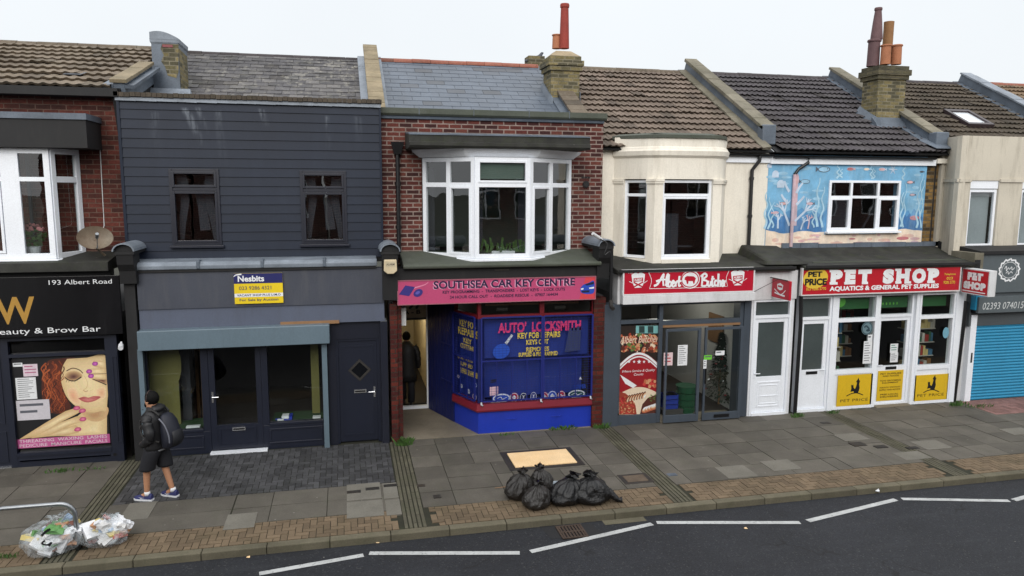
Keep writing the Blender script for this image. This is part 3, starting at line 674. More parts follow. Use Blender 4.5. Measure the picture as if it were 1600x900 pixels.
u, z = X(57, 380, .25), bz0; b = MB(); rs = random.Random(2)
b.lathe([(.09, 0), (.12, .2), (.13, .21)], (u-.05, .25, z), 14, 0)
for i in range(90):
    a, h = rs.uniform(0, 6.28), rs.random(); q_ = (.08+.16*math.sin(h*2.6))*rs.random()**.5; c_ = Vector((u-.05+q_*math.cos(a), .25+q_*math.sin(a)*.7, z+.2+h*.42)); s_ = rs.uniform(.02, .045); m_ = 2 if h > .74 else 1
    b.add([c_+Vector((-s_, 0, -s_*.4)), c_+Vector((s_, .01, -s_*.5)), c_+Vector((s_*.6, -.02, s_)), c_+Vector((-s_*.7, 0, s_*.8))], ((0,1,2,3),), m_)
tag(b.build('potted_plant', [M['white'], M['leaf'], paint('pink_petal', (206, 134, 136), .7, .1, 0, bump=0)]), 'pink flowering plant in the white bay window', 'plant')
# ledge, shop fascia and front
zl = Z(70, 410, -.15)
b = MB(); b.xprof([(-.30, zl-.16), (-.30, zl), (WA, zl+.13), (WA, zl-.16)], XL, XP[0]-.16); b.build('ledge', M['felt'], A)
fb0, fb1 = Z(95, 526, -.16), zl-.16
b = MB(); b.box(XL, XP[0]-.2, -.04, .2, fb0-.02, fb1-.002); b.build('fascia', M['black_matt'], A)
n0 = FX(0.0)
ux0, ux1, uz0, uz1 = RC(20, 556, 170, 704, -.02)
zb = Z(95, 706, 0); ztop = fb0-.02
px0 = X(178, 620, 0); pa = X(12, 640, 0)
b = MB()
b.fbox(n0, pa, ux0, -.02, ztop, -.12, .03); b.fbox(n0, ux1, px0-.004, -.02, ztop, -.12, .032)
b.fbox(n0, ux0, ux1, uz1, uz1+.06, -.12, .029); b.fbox(n0, ux0, ux1, zb-.03, uz0, -.12, .05); b.fbox(n0, ux0, ux1, -.02, zb-.03, -.12, .026)
panel(b, n0, ux0+.04, ux1-.04, .10, zb-.1, .026); b.fbox(n0, ux0, ux1, ztop-.06, ztop, -.12, .028)
b.build('shopfront', M['navy'], A)
b = MB(); b.fbox(n0, px0, XP[0]-.17, -.02, ztop, -.1, .06); panel(b, n0, px0+.02, XP[0]-.19, Z(190, 690, 0), Z(190, 555, 0), .06, w_=.025); b.build('pilaster', M['navy'], A)
g = MB(); g.fquad(n0, ux0, ux1, uz0, uz1, -.05); g.build('shop_window', M['glass_dark'], A); g = MB(); g.fquad(n0, ux0, ux1, uz1+.06, ztop-.06, -.05); g.build('transom_light', M['glass_dark'], A)
dA = MB(); d0 = -7.2
dA.fbox(n0, d0, pa-.003, -.02, ztop, -.12, -.02); panel(dA, n0, pa-.95, pa-.06, .1, .7, -.02); panel(dA, n0, pa-.95, pa-.06, .85, 2.2, -.02); do = dA.build('door', M['navy'], A)
b = MB(); b.fbox(n0, pa-1.0, pa-.01, -.01, .02, -.02, .03); b.build('threshold', M['chrome'], do)
b = MB(); b.fbox(n0, XL, d0-.003, -.02, ztop, -.1, .0); b.build('side_panel', M['navy'], A)
room(A, -9.4, XP[0]-.1, .14, 5, .0, 2.9)
console(A, (X(196, 390, -.3)), Z(196, 392, -.3), .34, WA, -.42)
b = MB(); b.box(X(205,480,-.1)-.10, X(205,480,-.1)+.09, -.12, .3, -.02, Z(196, 410, -.2)); b.build('pier', M['black_matt'], A)
b = MB(); q = gr(192, 716, .0); b.tube([(XP[0]-.34, .1, .13), (XP[0]-.34, -.03, .13)], .055, 12); b.tube([(XP[0]-.34, -.031, .13), (XP[0]-.34, -.034, .13)], .035, 12, 1); b.build('vent', [M['chrome'], M['black']], A)

# ================================================================== house clad in navy boards over the empty shop
B = thing('terraced_house', 'navy board clad house over the empty grey shop with its roller shutter raised', 'house', (-1.7, 0, 0))
WB = .42; fB = FX(WB)
cz1, cz0 = Z(400, 160, WB), Z(400, 404, WB)
h1 = RC(267, 264, 345, 383, WB); h2 = RC(470, 267, 542, 381, WB)
b = MB(); wall(b, fB, XP[0], XP[1]-.03, cz0-.1, cz1, [h1, h2]); b.build('wall', M['black_matt'], B)
b = MB(); zz = cz0; bd = .180
def seg_boards(za, zb2):
    cuts = [XP[0], XP[1]-.03]; cur = [(XP[0], XP[1]-.03)]
    for h in (h1, h2):
        if za < h[3]-.001 and zb2 > h[2]+.001:
            cur = [s2 for s in cur for s2 in ((s[0], min(s[1], h[0])), (max(s[0], h[1]), s[1])) if s2[1]-s2[0] > .01]
    return cur
while zz < cz1-.01:
    ze = min(zz+bd, cz1)
    lv = sorted({zz, ze, *[q for h in (h1, h2) for q in (h[2], h[3]) if zz < q < ze]})
    for za, zb2 in zip(lv, lv[1:]):
        for a, c in seg_boards(za, zb2):
            na, nb = .034-.020*(za-zz)/bd, .034-.020*(zb2-zz)/bd
            b.hexa([fB.p(a,za,na),fB.p(c,za,na),fB.p(c,za,.003),fB.p(a,za,.003),fB.p(a,zb2-(.004 if zb2==ze else 0),nb),fB.p(c,zb2-(.004 if zb2==ze else 0),nb),fB.p(c,zb2,.003),fB.p(a,zb2,.003)])
    zz = ze
b.build('cladding', M['clad'], B)
b = MB(); b.box(XP[0]-.02, XP[0]+.03, WB-.045, WB+.1, cz0, cz1); b.build('corner_trim', M['clad'], B); b = MB(); b.box(XP[1]-.06, XP[1]-.02, WB-.045, WB+.1, cz0, cz1); b.build('corner_trim', M['clad'], B)
for h in (h1, h2):
    zt_ = h[2]+(h[3]-h[2])*.735
    window(B, fB, *h, n=-.02, trans=[(zt_, h[0], h[1])], fw=.06, mat='navy2', cas=[(h[0]+.05, h[1]-.05, h[2]+.05, zt_-.04), (h[0]+.05, h[1]-.05, zt_+.04, h[3]-.05)], sill=.06, dep=.075)
    w2 = MB(); um = (h[0]+h[1])/2; 
    for s_, sp_ in ((-1, .30), (1, .30)):
        pts = [(um+s_*.30, h[3]), (um+s_*.22, h[3]-.5), (um+s_*.29, h[2]+.42), (um+s_*.31, h[2]+.1)]
        w2.stroke(fB, pts, (.22, .07), -.16)
    w2.stroke(fB, [(um+.02, zt_-.05), (um+.08, zt_-.35), (um+.12, h[2]+.28)], (.12, .2), -.2)
    w2.build('curtain', M['fabric_grey'], B)
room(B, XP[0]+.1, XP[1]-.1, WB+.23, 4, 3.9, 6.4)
# top edge: row of small tiles over a pale flashing
b = MB(); x = XP[0]-.05
while x < XP[1]:
    q = rnd.uniform(-.006, .006); b.box(x+.004, min(x+.095, XP[1])-.003, WB-.10, WB+.28, cz1+.035+q, cz1+.115+q, 0); x += .095
b.build('coping', M['tileF'], B)
b = MB(); x = XP[0]-.03
while x < XP[1]-.02:
    e = min(x+.36, XP[1]-.02); b.hexa([(x,WB-.075,cz1-.038),(e,WB-.075,cz1-.045+rnd.uniform(-.006,.006)),(e,WB-.05,cz1-.05),(x,WB-.05,cz1-.03),(x,WB-.06,cz1+.033),(e,WB-.06,cz1+.033),(e,WB+.1,cz1+.033),(x,WB+.1,cz1+.033)]); x = e
b.build('flashing', M['lead_light'], B)
b = MB(); slates(b, S0, XP[0]+.2, XP[1]-.15, .235, .34, .02, .02); rB = b.build('roof', M['slateB'], B)
b = MB(); b.hexa([S0.p(XP[0],0,-.06),S0.p(XP[1],0,-.06),S0.p(XP[1],S0.L,-.06),S0.p(XP[0],S0.L,-.06),S0.p(XP[0],0,-.02),S0.p(XP[1],0,-.02),S0.p(XP[1],S0.L,-.02),S0.p(XP[0],S0.L,-.02)]); b.build('underlay', M['black_matt'], rB)
ridge(rB, S0, XP[0]+.2, XP[1]-.2, M['ridge_dark'], .09)
parapet(B, S0, XP[1]-.02, .26, .30, .2, S0.L+.1, 'stone', 'lead_light', .32, ct=.08)
# chimney on the left party wall: blue-grey render with the yellow brick showing through
cY = 2.75; c0, c1 = X(238, 100, cY), X(280, 100, cY); zc0, zc1 = 7.0, Z(262, 62, cY)
b = MB(); b.box(c0, c1, cY, cY+.95, zc0, zc1, 0)
b.sweep([(c0, cY+.95), (c0, cY), (c1, cY), (c1, cY+.95)], [(.0, zc1-.10), (.022, zc1-.06), (.025, zc1+.02), (.0, zc1+.03)], 1)
cm = (c0+c1)/2
arcp = [(c0-.02+(c1-c0+.04)*i/8, zc1+.02+.15*math.sin(math.pi*(.30+.68*i/8))) for i in range(9)]
k = len(arcp); vs = [(p, cY-.03, q) for p, q in arcp]+[(p, cY+.98, q) for p, q in arcp]+[(p, cY-.03, zc1) for p, q in arcp]+[(p, cY+.98, zc1) for p, q in arcp]
b.add(vs, [(i, i+1, k+i+1, k+i) for i in range(k-1)]+[(2*k+i, 2*k+i+1, i+1, i) for i in range(k-1)]+[(k+i, k+i+1, 3*k+i+1, 3*k+i) for i in range(k-1)]+[(0, k, 3*k, 2*k), (k-1, 2*k-1, 4*k-1, 3*k-1)], 1)
fcp = FX(cY)
bx = lambda px, py: (X(px, py, cY), Z(px, py, cY))
b.fpoly(fcp, [bx(254,66), bx(279,68), bx(279,112), bx(276,122), bx(262,118), bx(258,104), bx(252,96), bx(256,86), bx(251,76)], .006, 2, .004)
b.add([(c1+.005, cY+.01, zc1-.16), (c1+.005, cY+.9, zc1-.2), (c1+.005, cY+.9, zc0+.5), (c1+.005, cY+.01, zc0+.3)], ((0,1,2,3),), 2)
b.fbox(fcp, *[bx(254,72)[0], bx(270,72)[0], bx(262,74)[1], bx(262,70)[1]], .0, .02, 3)
ch = b.build('chimney', [M['lead'], M['lead_light'], M['brick_stock'], M['red']], rB)
b = MB(); S0q = S0.z(cY)
b.hexa([(c0-.12, cY-.35, S0.z(cY-.35)+.1), (c1+.25, cY-.35, S0.z(cY-.35)+.1), (c1+.25, cY-.002, S0q+.14), (c0-.12, cY-.002, S0q+.14), (c0-.12, cY-.3, S0.z(cY-.3)+.17), (c1+.2, cY-.3, S0.z(cY-.3)+.17), (c1+.2, cY-.003, S0q+.32), (c0-.12, cY-.003, S0q+.32)])
b.box(c1+.002, c1+.16, cY-.1, cY+.95, S0q, S0q+.25); b.build('flashing', M['lead_light'], ch)
# lead roll over the fascia
rz = Z(400, 418, -.12)
b = MB(); b.xprof([(-.16, rz-.01), (-.17, rz+.07), (-.10, rz+.13), (WB-.02, cz0+.03), (WB-.02, rz-.01)], XP[0]+.15, XP[1]-.18, 0)
for px in (310, 410, 507):
    u = X(px, 412, -.12); b.box(u-.03, u+.03, -.185, .1, rz, rz+.155, 1)
b.build('lead_gutter', [M['lead_light'], M['lead']], B, bevel=.015)
fa = (X(214, 450, -.1), X(600, 450, -.1)); zm = Z(400, 479, -.1)
b = MB(); b.box(fa[0], fa[1], -.09, .2, zm, rz-.06, 0); b.box(XP[0]+.16, XP[1]-.2, -.13, .25, rz-.06, rz-.012, 2)
zlo = Z(560, 503, -.08); b.box(fa[0], fa[1], -.06, .2, zlo, zm-.004, 1)
b.build('fascia', [M['grey_panel'], M['grey_panel2'], M['black_matt']], B)
o0 = RC(438, 502, 530, 507, -.1); b = MB(); b.box(o0[0], o0[1], -.09, -.062, o0[2]-.0, o0[3]); b.build('timber_strip', M['wood'], B)
# roller shutter box and guides
s0 = RC(214, 513, 515, 543, -.3); b = MB(); b.box(s0[0], s0[1], -.30, .02, s0[2], s0[3]); sh = b.build('shutter_box', M['shutter_grey'], B, bevel=.012)
for px0_, px1_ in ((220, 228), (505, 513)):
    b = MB(); u0, u1 = X(px0_, 620, -.08), X(px1_, 620, -.08); b.box(u0, u1, -.13, -.01, -.015, s0[2]+.0); b.build('guide_rail', M['shutter_grey'], sh)
gu = X(505, 620, -.08)
nB = FX(.05); zs = s0[2]+.05
def px_(p, y=620): return X(p, y, -.05)
d0, d1 = px_(327, 640), px_(409, 640); w1 = px_(507); e0 = px_(231); wl0 = Z(280, 679, -.05); wr0 = Z(465, 662, -.05)
b = MB()                                             # window frames either side of the shop door
b.fbox(nB, e0-.15, d0-.004, -.02, wl0, -.12, .0); b.fbox(nB, d1+.004, w1, -.02, wr0-.03, -.12, .0)
panel(b, nB, e0-.05, d0-.14, .1, wl0-.08, .0); panel(b, nB, d1+.12, w1-.06, .1, wr0-.1, .0)
for u0, u1, zl_ in ((e0-.15, e0, wl0), (d0-.14, d0-.004, wl0), (d1+.004, d1+.13, wr0-.03), (w1-.04, w1+.02, wr0-.03)): b.fbox(nB, u0, u1, zl_, zs, -.12, -.002)
b.fbox(nB, e0, d0-.14, wl0, wl0+.05, -.12, .02); b.fbox(nB, d1+.13, w1-.04, wr0-.03, wr0+.02, -.12, .02)
b.build('shopfront', M['navy'], B, bevel=.004)
g = MB(); g.fquad(nB, e0, d0-.14, wl0+.05, zs, -.06); g.build('shop_window', M['glass_shop'], B); g = MB(); g.fquad(nB, d1+.13, w1-.04, wr0+.02, zs, -.06); g.build('shop_window', M['glass_shop'], B)
b = MB(); dz = Z(370, 666, -.05)
b.fbox(nB, d0, d0+.11, .03, zs, -.1, -.01); b.fbox(nB, d1-.10, d1, .03, zs, -.1, -.01); b.fbox(nB, d0+.11, d1-.1, .03, dz, -.1, -.013); panel(b, nB, d0+.14, d1-.13, .1, dz-.06, -.013)
dr = b.build('door', M['navy'], B, label='glazed navy shop door')
g = MB(); g.fquad(nB, d0+.11, d1-.1, dz, zs, -.05); g.build('pane', M['glass_shop'], dr)
handle(dr, nB, d0+.055, Z(338, 621, 0), -.01, 1); shop_letterplate(dr, nB, X(373, 671, 0), Z(373, 671, 0), .002)
b = MB(); b.box(d0-.02, d1+.08, -.09, .04, -.01, .035); b.build('threshold', M['upvc'], dr)
# flat door at the right
q0 = RC(530, 533, 590, 692, 0.02); fD = FX(.08)
b = MB(); pw0, pw1 = px_(514), px_(606)
b.fbox(fD, gu+.11, q0[0]-.05, -.02, zlo, -.12, .05); b.fbox(fD, q0[1]+.05, pw1-.12, -.02, zlo, -.12, .05); b.fbox(fD, q0[0]-.05, q0[1]+.05, q0[3]+.05, zlo, -.12, .048)
b.build('door_surround', M['navy2'], B)
b = MB(); b.fbox(fD, q0[0]-.05, q0[0], .0, q0[3]+.05, -.1, .03); b.fbox(fD, q0[1], q0[1]+.05, .0, q0[3]+.05, -.1, .03); b.fbox(fD, q0[0], q0[1], q0[3], q0[3]+.05, -.1, .029)
b.fbox(fD, q0[0]+.002, q0[1]-.002, .03, q0[3]-.003, -.06, .0); panel(b, fD, q0[0]+.07, q0[1]-.07, .16, q0[3]-.1, .0, d=.012)
fdoor = b.build('door', M['navy'], B, label='solid navy flat door with a diamond pane')
du, dzc = X(562, 578, .08), Z(562, 578, .08); r1 = .235
b = MB()
for i in range(4):
    a0, a1 = i*math.pi/2, (i+1)*math.pi/2; c0_, c1_ = (math.cos(a0), math.sin(a0)), (math.cos(a1), math.sin(a1))
    lo = [(du+r1*c0_[0], dzc+r1*c0_[1]), (du+r1*c1_[0], dzc+r1*c1_[1]), (du+.17*c1_[0], dzc+.17*c1_[1]), (du+.17*c0_[0], dzc+.17*c0_[1])]
    b.fpoly(fD, lo, .016, 0, .015)
b.fpoly(fD, [(du+.17, dzc), (du, dzc+.17), (du-.17, dzc), (du, dzc-.17)], .006, 1)
b.build('diamond_pane', [M['iron'], M['glass_dark']], fdoor)
shop_letterplate(fdoor, fD, X(563, 611, .08), Z(563, 611, .08), .001); handle(fdoor, fD, q0[1]-.06, Z(586, 611, .08), .0, -1)
pilaster(B, X(596, 600, -.1), X(607, 600, -.1), zlo, 'navy2', -.1)
b = MB(); b.box(px_(209), e0-.152, -.1, .25, -.02, rz-.07); b.build('pier', M['anthracite'], B)
b = MB(); b.box(e0-.15, w1+.05, -.07, .2, zs+.002, zlo-.002); b.build('lintel', M['navy2'], B)
ri = room(B, XP[0]+.15, XP[1]-.95, .16, 5.0, -.0, 2.9, 'room_dark')
b = MB(); b.box(e0-.1, e0+.45, .5, .56, wl0, 2.3, 0); b.box(e0+.45, e0+.62, .75, .8, wl0, 2.0, 2); b.ell(FX(.495), e0+.30, 1.75, .22, .5, .002, 0)
b.box(w1-.28, w1-.12, .6, .66, wr0, 2.3, 0); b.box(e0-.1, d0-.2, .12, .85, wl0-.1, wl0+.04, 1); b.box(d1+.16, w1-.05, .12, .85, wr0-.1, wr0-.005, 1)
b.box(d0-.42, d0-.36, 1.5, 1.6, 0, 2.3, 3); b.box(d0-.6, d0-.54, 1.9, 2.0, 0, 2.0, 3)
b.build('window_display', [paint('yellow_board', (112, 108, 58), .7), paint('green_baize', (36, 66, 34), .9), M['fabric_grey'], M['wood']], B)
b = MB()
for i in range(9):
    u = d1+.2+rnd.random()*.32; b.box(u, u+rnd.uniform(.05, .16), .15+rnd.random()*.25, .2+rnd.random()*.3, wr0, wr0+rnd.uniform(.01, .07), i % 2)
b.box(w1-.26, w1-.1, .2, .35, wr0, wr0+.03, 0); b.box(d0-.5, d0-.24, .2, .3, wl0+.04, wl0+.07, 0); b.build('leaflets', [M['white'], M['blue']], B)
# ================================================================== red brick house over the car key shop
K = thing('terraced_house', 'red brick house with a white bay window over the pink car key shop sign', 'house', (3.2, 0, 0))
WK = .68; fK = FX(WK); KX0, KX1 = XP[1], XP[2]-.04
kz1 = Z(770, 186, WK); 
bt, bb = Z(780, 246, -.15), Z(784, 403, -.15)
kl, kr = X(661, 320, WK), X(891, 320, WK); fl, fr_ = X(742, 320, -.15), X(828, 320, -.15)
b = MB(); wall(b, fK, KX0, KX1, 3.6, kz1, [(kl-.02, kr+.02, bb-.1, bt+.15)]); b.build('wall', M['brickK'], K)
b = MB(); b.xprof([(WK-.10, kz1+.02), (WK-.14, kz1+.06), (WK-.14, kz1+.17), (WK+.3, kz1+.19), (WK+.3, kz1+.02)], KX0-.18, KX1+.04, 0); b.xprof([(WK-.05, kz1-.04), (WK-.07, kz1+.018), (WK+.2, kz1+.018), (WK+.2, kz1-.04)], KX0, KX1, 1)
for u in (1.55, 2.7, 3.9, 4.8): b.box(u-.006, u+.006, WK-.145, WK-.1, kz1+.04, kz1+.19, 1)
b.build('coping', [M['felt_green'], M['lead']], K)
b = MB(); slates(b, S0, KX0+.2, KX1-.12, .275, .46, .012, .004); rK = b.build('roof', M['slateK'], K)
b = MB(); b.hexa([S0.p(KX0,0,-.06),S0.p(KX1,0,-.06),S0.p(KX1,S0.L,-.06),S0.p(KX0,S0.L,-.06),S0.p(KX0,0,-.02),S0.p(KX1,0,-.02),S0.p(KX1,S0.L,-.02),S0.p(KX0,S0.L,-.02)]); b.build('underlay', M['black_matt'], rK)
ridge(rK, S0, KX0+.1, KX1-.2, M['ridge_red'], .12, .5)
# bay head, soffit board and the white splayed bay
ht, hb = Z(770, 210, -.25), Z(770, 232, -.25)
b = MB(); ha, hc = X(637, 222, .05), X(914, 222, .05)
b.xprof([(-.30, hb), (-.34, hb+.04), (-.34, hb+.10), (-.29, hb+.115), (-.29, ht-.03), (WK-.01, ht+.05), (WK-.01, hb)], ha, hc, 0)
x = ha
while x < hc-.05:
    e = min(x+rnd.uniform(.5, .9), hc); b.hexa([(x,-.31,ht-.035),(e,-.31,ht-.035),(e,WK-.012,ht+.052),(x,WK-.012,ht+.052),(x,-.31,ht-.005),(e,-.31,ht-.012),(e,WK-.012,ht+.08),(x,WK-.012,ht+.08)], 1); x = e+.006
b.build('bay_head', [M['felt'], M['lead']], K)
b = MB(); b.sweep([(kl-.22, WK-.02), (fl-.22, -.18), (fr_+.22, -.18), (kr+.22, WK-.02)], [(.0, hb-.003), (.02, hb-.003), (-.12, bt+.01), (-.3, bt+.01), (-.3, hb-.003)]); b.build('soffit_board', M['upvc'], K)
zt2 = Z(785, 289, -.15)
ffr = FX(-.15)
window(K, ffr, fl, fr_, bb, bt, n=-.065, trans=[(zt2, fl, fr_)], fw=.085, cas=[(fl+.06, fr_-.06, zt2+.045, bt-.06)], dep=.08)
for a, c in (((kl, WK-.02), (fl-.003, -.15)), ((fr_+.003, -.15), (kr, WK-.02))):
    f2, L2 = FB(a, c); left = a[0] < 3
    ua, ub = (.53*L2, L2-.08) if left else (.08, .47*L2)
    window(K, f2, 0, L2, bb, bt, n=-.065, mull=[L2*.5], trans=[(zt2, 0, L2)], fw=.085, cas=[(ua, ub, bb+.07, zt2-.03)], dep=.08)
b = MB(); b.sweep([(kl-.03, WK-.02), (fl, -.15), (fr_, -.15), (kr+.03, WK-.02)], [(-.08, bb-.06), (.07, bb-.06), (.07, bb-.02), (.0, bb-.003), (-.08, bb-.003)]); b.build('bay_sill', M['upvc'], K)
room(K, KX0+.15, KX1-.15, WK+.23, 4.2, 3.75, 6.3, 'room_green')
b = MB(); b.box(2.8, 2.95, .9, .93, 3.9, 5.6); b.box(3.75, 3.95, .9, .93, 3.9, 5.6); b.box(1.75, 1.9, .95, .98, 3.9, 5.7, 0); b.build('curtain', M['fabric_grey'], K)
b = MB(); b.box(fl+.12, fr_-.12, -.08, -.07, zt2+.12, bt-.1); b.build('roller_blind', M['room_green'], K)
b = MB(); b.box(3.0, 3.5, .1, .25, bb+.06, bb+.12, 0)
for i in range(30):
    u, v = rnd.uniform(2.75, 3.7), rnd.uniform(.05, .35); h = rnd.uniform(.05, .3); q = rnd.uniform(-.07, .07)
    b.add([(u-.02, v, bb+.1), (u+.02, v, bb+.1), (u+q+.03, v+.02, bb+.1+h), (u+q-.02, v, bb+.12+h)], ((0,1,2,3),), 1)
b.build('window_plants', [M['white'], M['leaf']], K)
b = MB(); u, z = X(915, 288, WK), Z(915, 288, WK); b.tube([(u, WK+.02, z), (u, WK-.05, z)], .075, 16, 0); b.tube([(u, WK-.0505, z), (u, WK-.0535, z)], .055, 16, 1)
for i in (-1, 0, 1): b.box(u+i*.07-.03, u+i*.07+.03, WK-.006, WK+.01, z+.13, z+.17, 1)
b.build('vent', [M['black'], M['black_matt']], K)
# downpipe and hopper
b = MB(); u = X(622, 300, WK-.1); zh = Z(622, 222, WK-.1)
b.hexa([(u-.07,WK-.17,zh-.25),(u+.07,WK-.17,zh-.25),(u+.07,WK-.02,zh-.25),(u-.07,WK-.02,zh-.25),(u-.13,WK-.22,zh),(u+.13,WK-.22,zh),(u+.13,WK-.02,zh),(u-.13,WK-.02,zh)])
b.tube([(u, WK-.1, zh-.2), (u, WK-.1, 3.8)], .045, 10)
for z in (zh-.9, zh-1.8): b.tube([(u, WK-.1, z), (u, WK-.1, z+.08)], .06, 10)
b.build('downpipe', M['black'], K)
# ledge over the shop
lz = Z(780, 411, -.32)
b = MB(); b.xprof([(-.34, lz-.09), (-.36, lz-.03), (-.32, lz), (WK, lz+.19), (WK, lz-.09)], X(628, 405, 0), X(932, 405, 0)); b.build('ledge', M['felt_green'], K, bevel=.02)
b = MB(); b.box(KX0+.12, KX1-.16, -.2, .3, Z(775, 436, -.2), lz-.092, 0); b.box(3.0, 3.3, -.22, -.19, lz-.17, lz-.14, 1); b.build('fascia', [M['black_matt'], M['iron']], K)
gsb = Z(775, 471, -.2)
# recess: floor, blue boarded side, corridor door
b = MB(); b.box(KX0+.12, KX1-.4, -.03, 2.6, -.02, .012); b.build('forecourt', M['concrete'], K)
kc = [(1.86, 2.12), (2.31, .95), (2.69, .03), (5.27, .03)]
zsl = Z(843, 626, .0); zrs = Z(843, 638, 0)
shop_top = Z(840, 472, .0)
b = MB(); f1, L1 = FB(kc[0], kc[1]); b.fbox(f1, 0, L1, .0, 2.92, -.05, .0, 0); nbd = 9
for i in range(nbd): b.fbox(f1, L1*i/nbd+.012, L1*(i+1)/nbd-.012, .02, 2.9, .0, .022, 0)
for z in (.9, 1.75): b.fbox(f1, .55*L1, .95*L1, z, z+.03, .022, .05, 0)
b.build('side_wall', M['blue_dark'], K)
f2, L2 = FB(kc[1], kc[2]); f3, L3 = FB(kc[2], kc[3])
b = MB()
for f_, L in ((f2, L2), (f3, L3)): b.fbox(f_, 0, L, .0, zrs, -.12, .0)
for u in (.62, 1.62):
    b.tube([f3.p(u, .30, .0), f3.p(u+.08, .30, .02), f3.p(u+.18, .30, .02), f3.p(u+.24, .31, .0)], .008, 6)
b.build('stallriser', M['blue'], K, bevel=.006)
b = MB(); b.sweep([kc[1], kc[2], kc[3]], [(-.12, zrs+.003), (.06, zrs+.003), (.075, zrs+.04), (.06, zsl), (-.12, zsl+.01)]); b.build('window_sill', M['pink_red'], K)
zmid = Z(840, 493, .0)                               # red transom
b = MB()
for f_, L, us in ((f3, L3, (.0, X(847, 480, .03)-kc[2][0], L3)), (f2, L2, (.0, L2))):
    for u in us: b.fbox(f_, max(0, u-.05), min(L, u+.05), zmid+.04, shop_top+.04, -.08, .0)
    b.fbox(f_, .0, L, zmid-.04, zmid+.038, -.08, .002)
b.build('transom_frame', M['red'], K)
b = MB()
for f_, L, us in ((f3, L3, (.0, L3)), (f2, L2, (0, L2))):
    for u in us: b = MB(); b.fbox(f_, max(0, u-.035), min(L, u+.035), zsl+.012, zmid-.042, -.08, .0); b.build('window_post', M['blue_dark'], K)
g = MB()
for f_, L in ((f3, L3), (f2, L2)):
    g = MB(); g.fquad(f_, .03, L-.03, zsl, zmid, -.05); g.build('shop_window', M['glass_shop'], K); g = MB(); g.fquad(f_, .05, L-.05, zmid+.04, shop_top, -.05); g.build('transom_light', M['glass_shop'], K)
# welded grille: frames and fine mesh in front of the glass
g = MB()
def grille(f_, ua, ub, za, zb_, bars):
    for u in (ua, ub): g.fbox(f_, u-.018, u+.018, za, zb_, .045, .075)
    zz0 = za+(zb_-za)*.485
    for z in (za, zz0, zb_): g.fbox(f_, ua+.018, ub-.018, z-.016, z+.016, .047, .073)
    for i in range(1, bars): u = ua+(ub-ua)*i/bars; g.fbox(f_, u-.009, u+.009, za+.016, zz0-.016, .05, .07)
    z = za+.05
    while z < zb_-.02: g.fbox(f_, ua+.02, ub-.02, z-.0022, z+.0022, .056, .0605); z += .055
    u = ua+.06
    while u < ub-.03: g.fbox(f_, u-.002, u+.002, za+.02, zb_-.02, .0606, .0646); u += .08
um = X(847, 550, .03)-kc[2][0]
grille(f3, .06, um-.02, zsl+.06, zmid-.01, 4); grille(f3, um+.02, L3-.05, zsl+.06, zmid-.01, 3); grille(f2, .05, L2-.05, zsl+.06, zmid-.01, 3)
g.build('window_grille', M['blue_wire'], K)
b = MB()
for u in (.05, L3*.53, L3*.97): b.tube([f3.p(u, zsl+.05, .08), f3.p(u, zsl+.0, .10), f3.p(u+.03, zsl-.02, .09)], .02, 6)
b.build('padlock', M['chrome'], K)
# shop interior, its back boarding and ceiling lights
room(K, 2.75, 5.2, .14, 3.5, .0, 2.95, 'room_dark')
b = MB(); b.add([(2.42, 1.15, .0), (2.86, .2, .0), (2.86, .2, zmid), (2.42, 1.15, zmid)], ((0,1,2,3),), 0); b.box(2.85, 5.2, .22, .26, zsl+.95, zmid, 0); b.box(2.9, 5.15, .5, .54, zsl, zsl+.95, 0)
b.build('window_backing', [paint('blue_backing_board', (44, 64, 158), .5, .08, .15, (30, 40, 100), bump=0), M['wood']], K)
b = MB(); b.box(2.9, 5.0, .3, .34, shop_top-.10, shop_top-.06, 0)
for u in (3.25, 4.55): b.tube([(u-.12, .25, shop_top-.17), (u+.12, .25, shop_top-.17)], .045, 10, 1)
b.build('blind_rail', [M['wood'], M['iron']], K)
# corridor
cy = 2.16; fC = FX(cy); ca, cb = X(618, 560, cy), X(671, 560, cy); cz = Z(645, 472, cy)
b = MB(); b.fbox(fC, ca-.3, ca, .0, 3.0, -.1, .0, 1)
b.fbox(fC, cb-.07, cb, .012, 2.9, -.08, .02, 0); b.fbox(fC, ca, cb-.07, .012, .08, -.08, .018, 0); b.build('door_frame', [M['upvc'], M['room_cream']], K)
b = MB(); zf = Z(640, 497, cy); b.fbox(fC, ca, cb-.07, zf, 2.9, -.05, -.01, 0); b.fbox(fC, ca, cb-.07, zf-.05, zf, -.05, .0, 1)
b.text(fC, '197', ca+.18, cb-.16, Z(640, 480, cy)-.05, Z(640, 468, cy), .002, 2, bold=.03); b.text(fC, 'A - B', ca+.2, cb-.2, Z(640, 489, cy)-.03, Z(640, 484, cy)-.01, .002, 2, bold=.03)
b.build('fanlight', [M['room_cream'], M['black'], M['black']], K)
room(K, ca-.1, cb+.1, cy+.06, 7.5, .012, 2.9, 'room_cream', 'room_floor', 'room_cream', 'corridor')
b = MB(); b.box(KX0+.13, KX0+.30, -.02, 2.1, 0.012, 2.98); b.build('side_wall', M['brick_dark'], K)
b = MB(); b.box(KX0+.06, KX0+.20, -.09, .3, -.02, gsb-.01); b.build('brick_pier', M['brick_dark'], K); b = MB(); b.box(X(925, 560, .02), X(943, 560, .02), -.05, .35, -.02, gsb-.01); b.build('brick_pier', M['brick_dark'], K)
b = MB(); b.quad((KX0+.2,-.15,2.985),(KX1-.2,-.15,2.985),(KX1-.2,2.6,2.985),(KX0+.2,2.6,2.985)); b.build('soffit', M['black_matt'], K)
b = MB(); q = RC(617, 480, 634, 508, .2); b.box(q[0]+.05, q[1], .12, .35, q[2], q[3]); b.build('meter_box', M['white_old'], K)
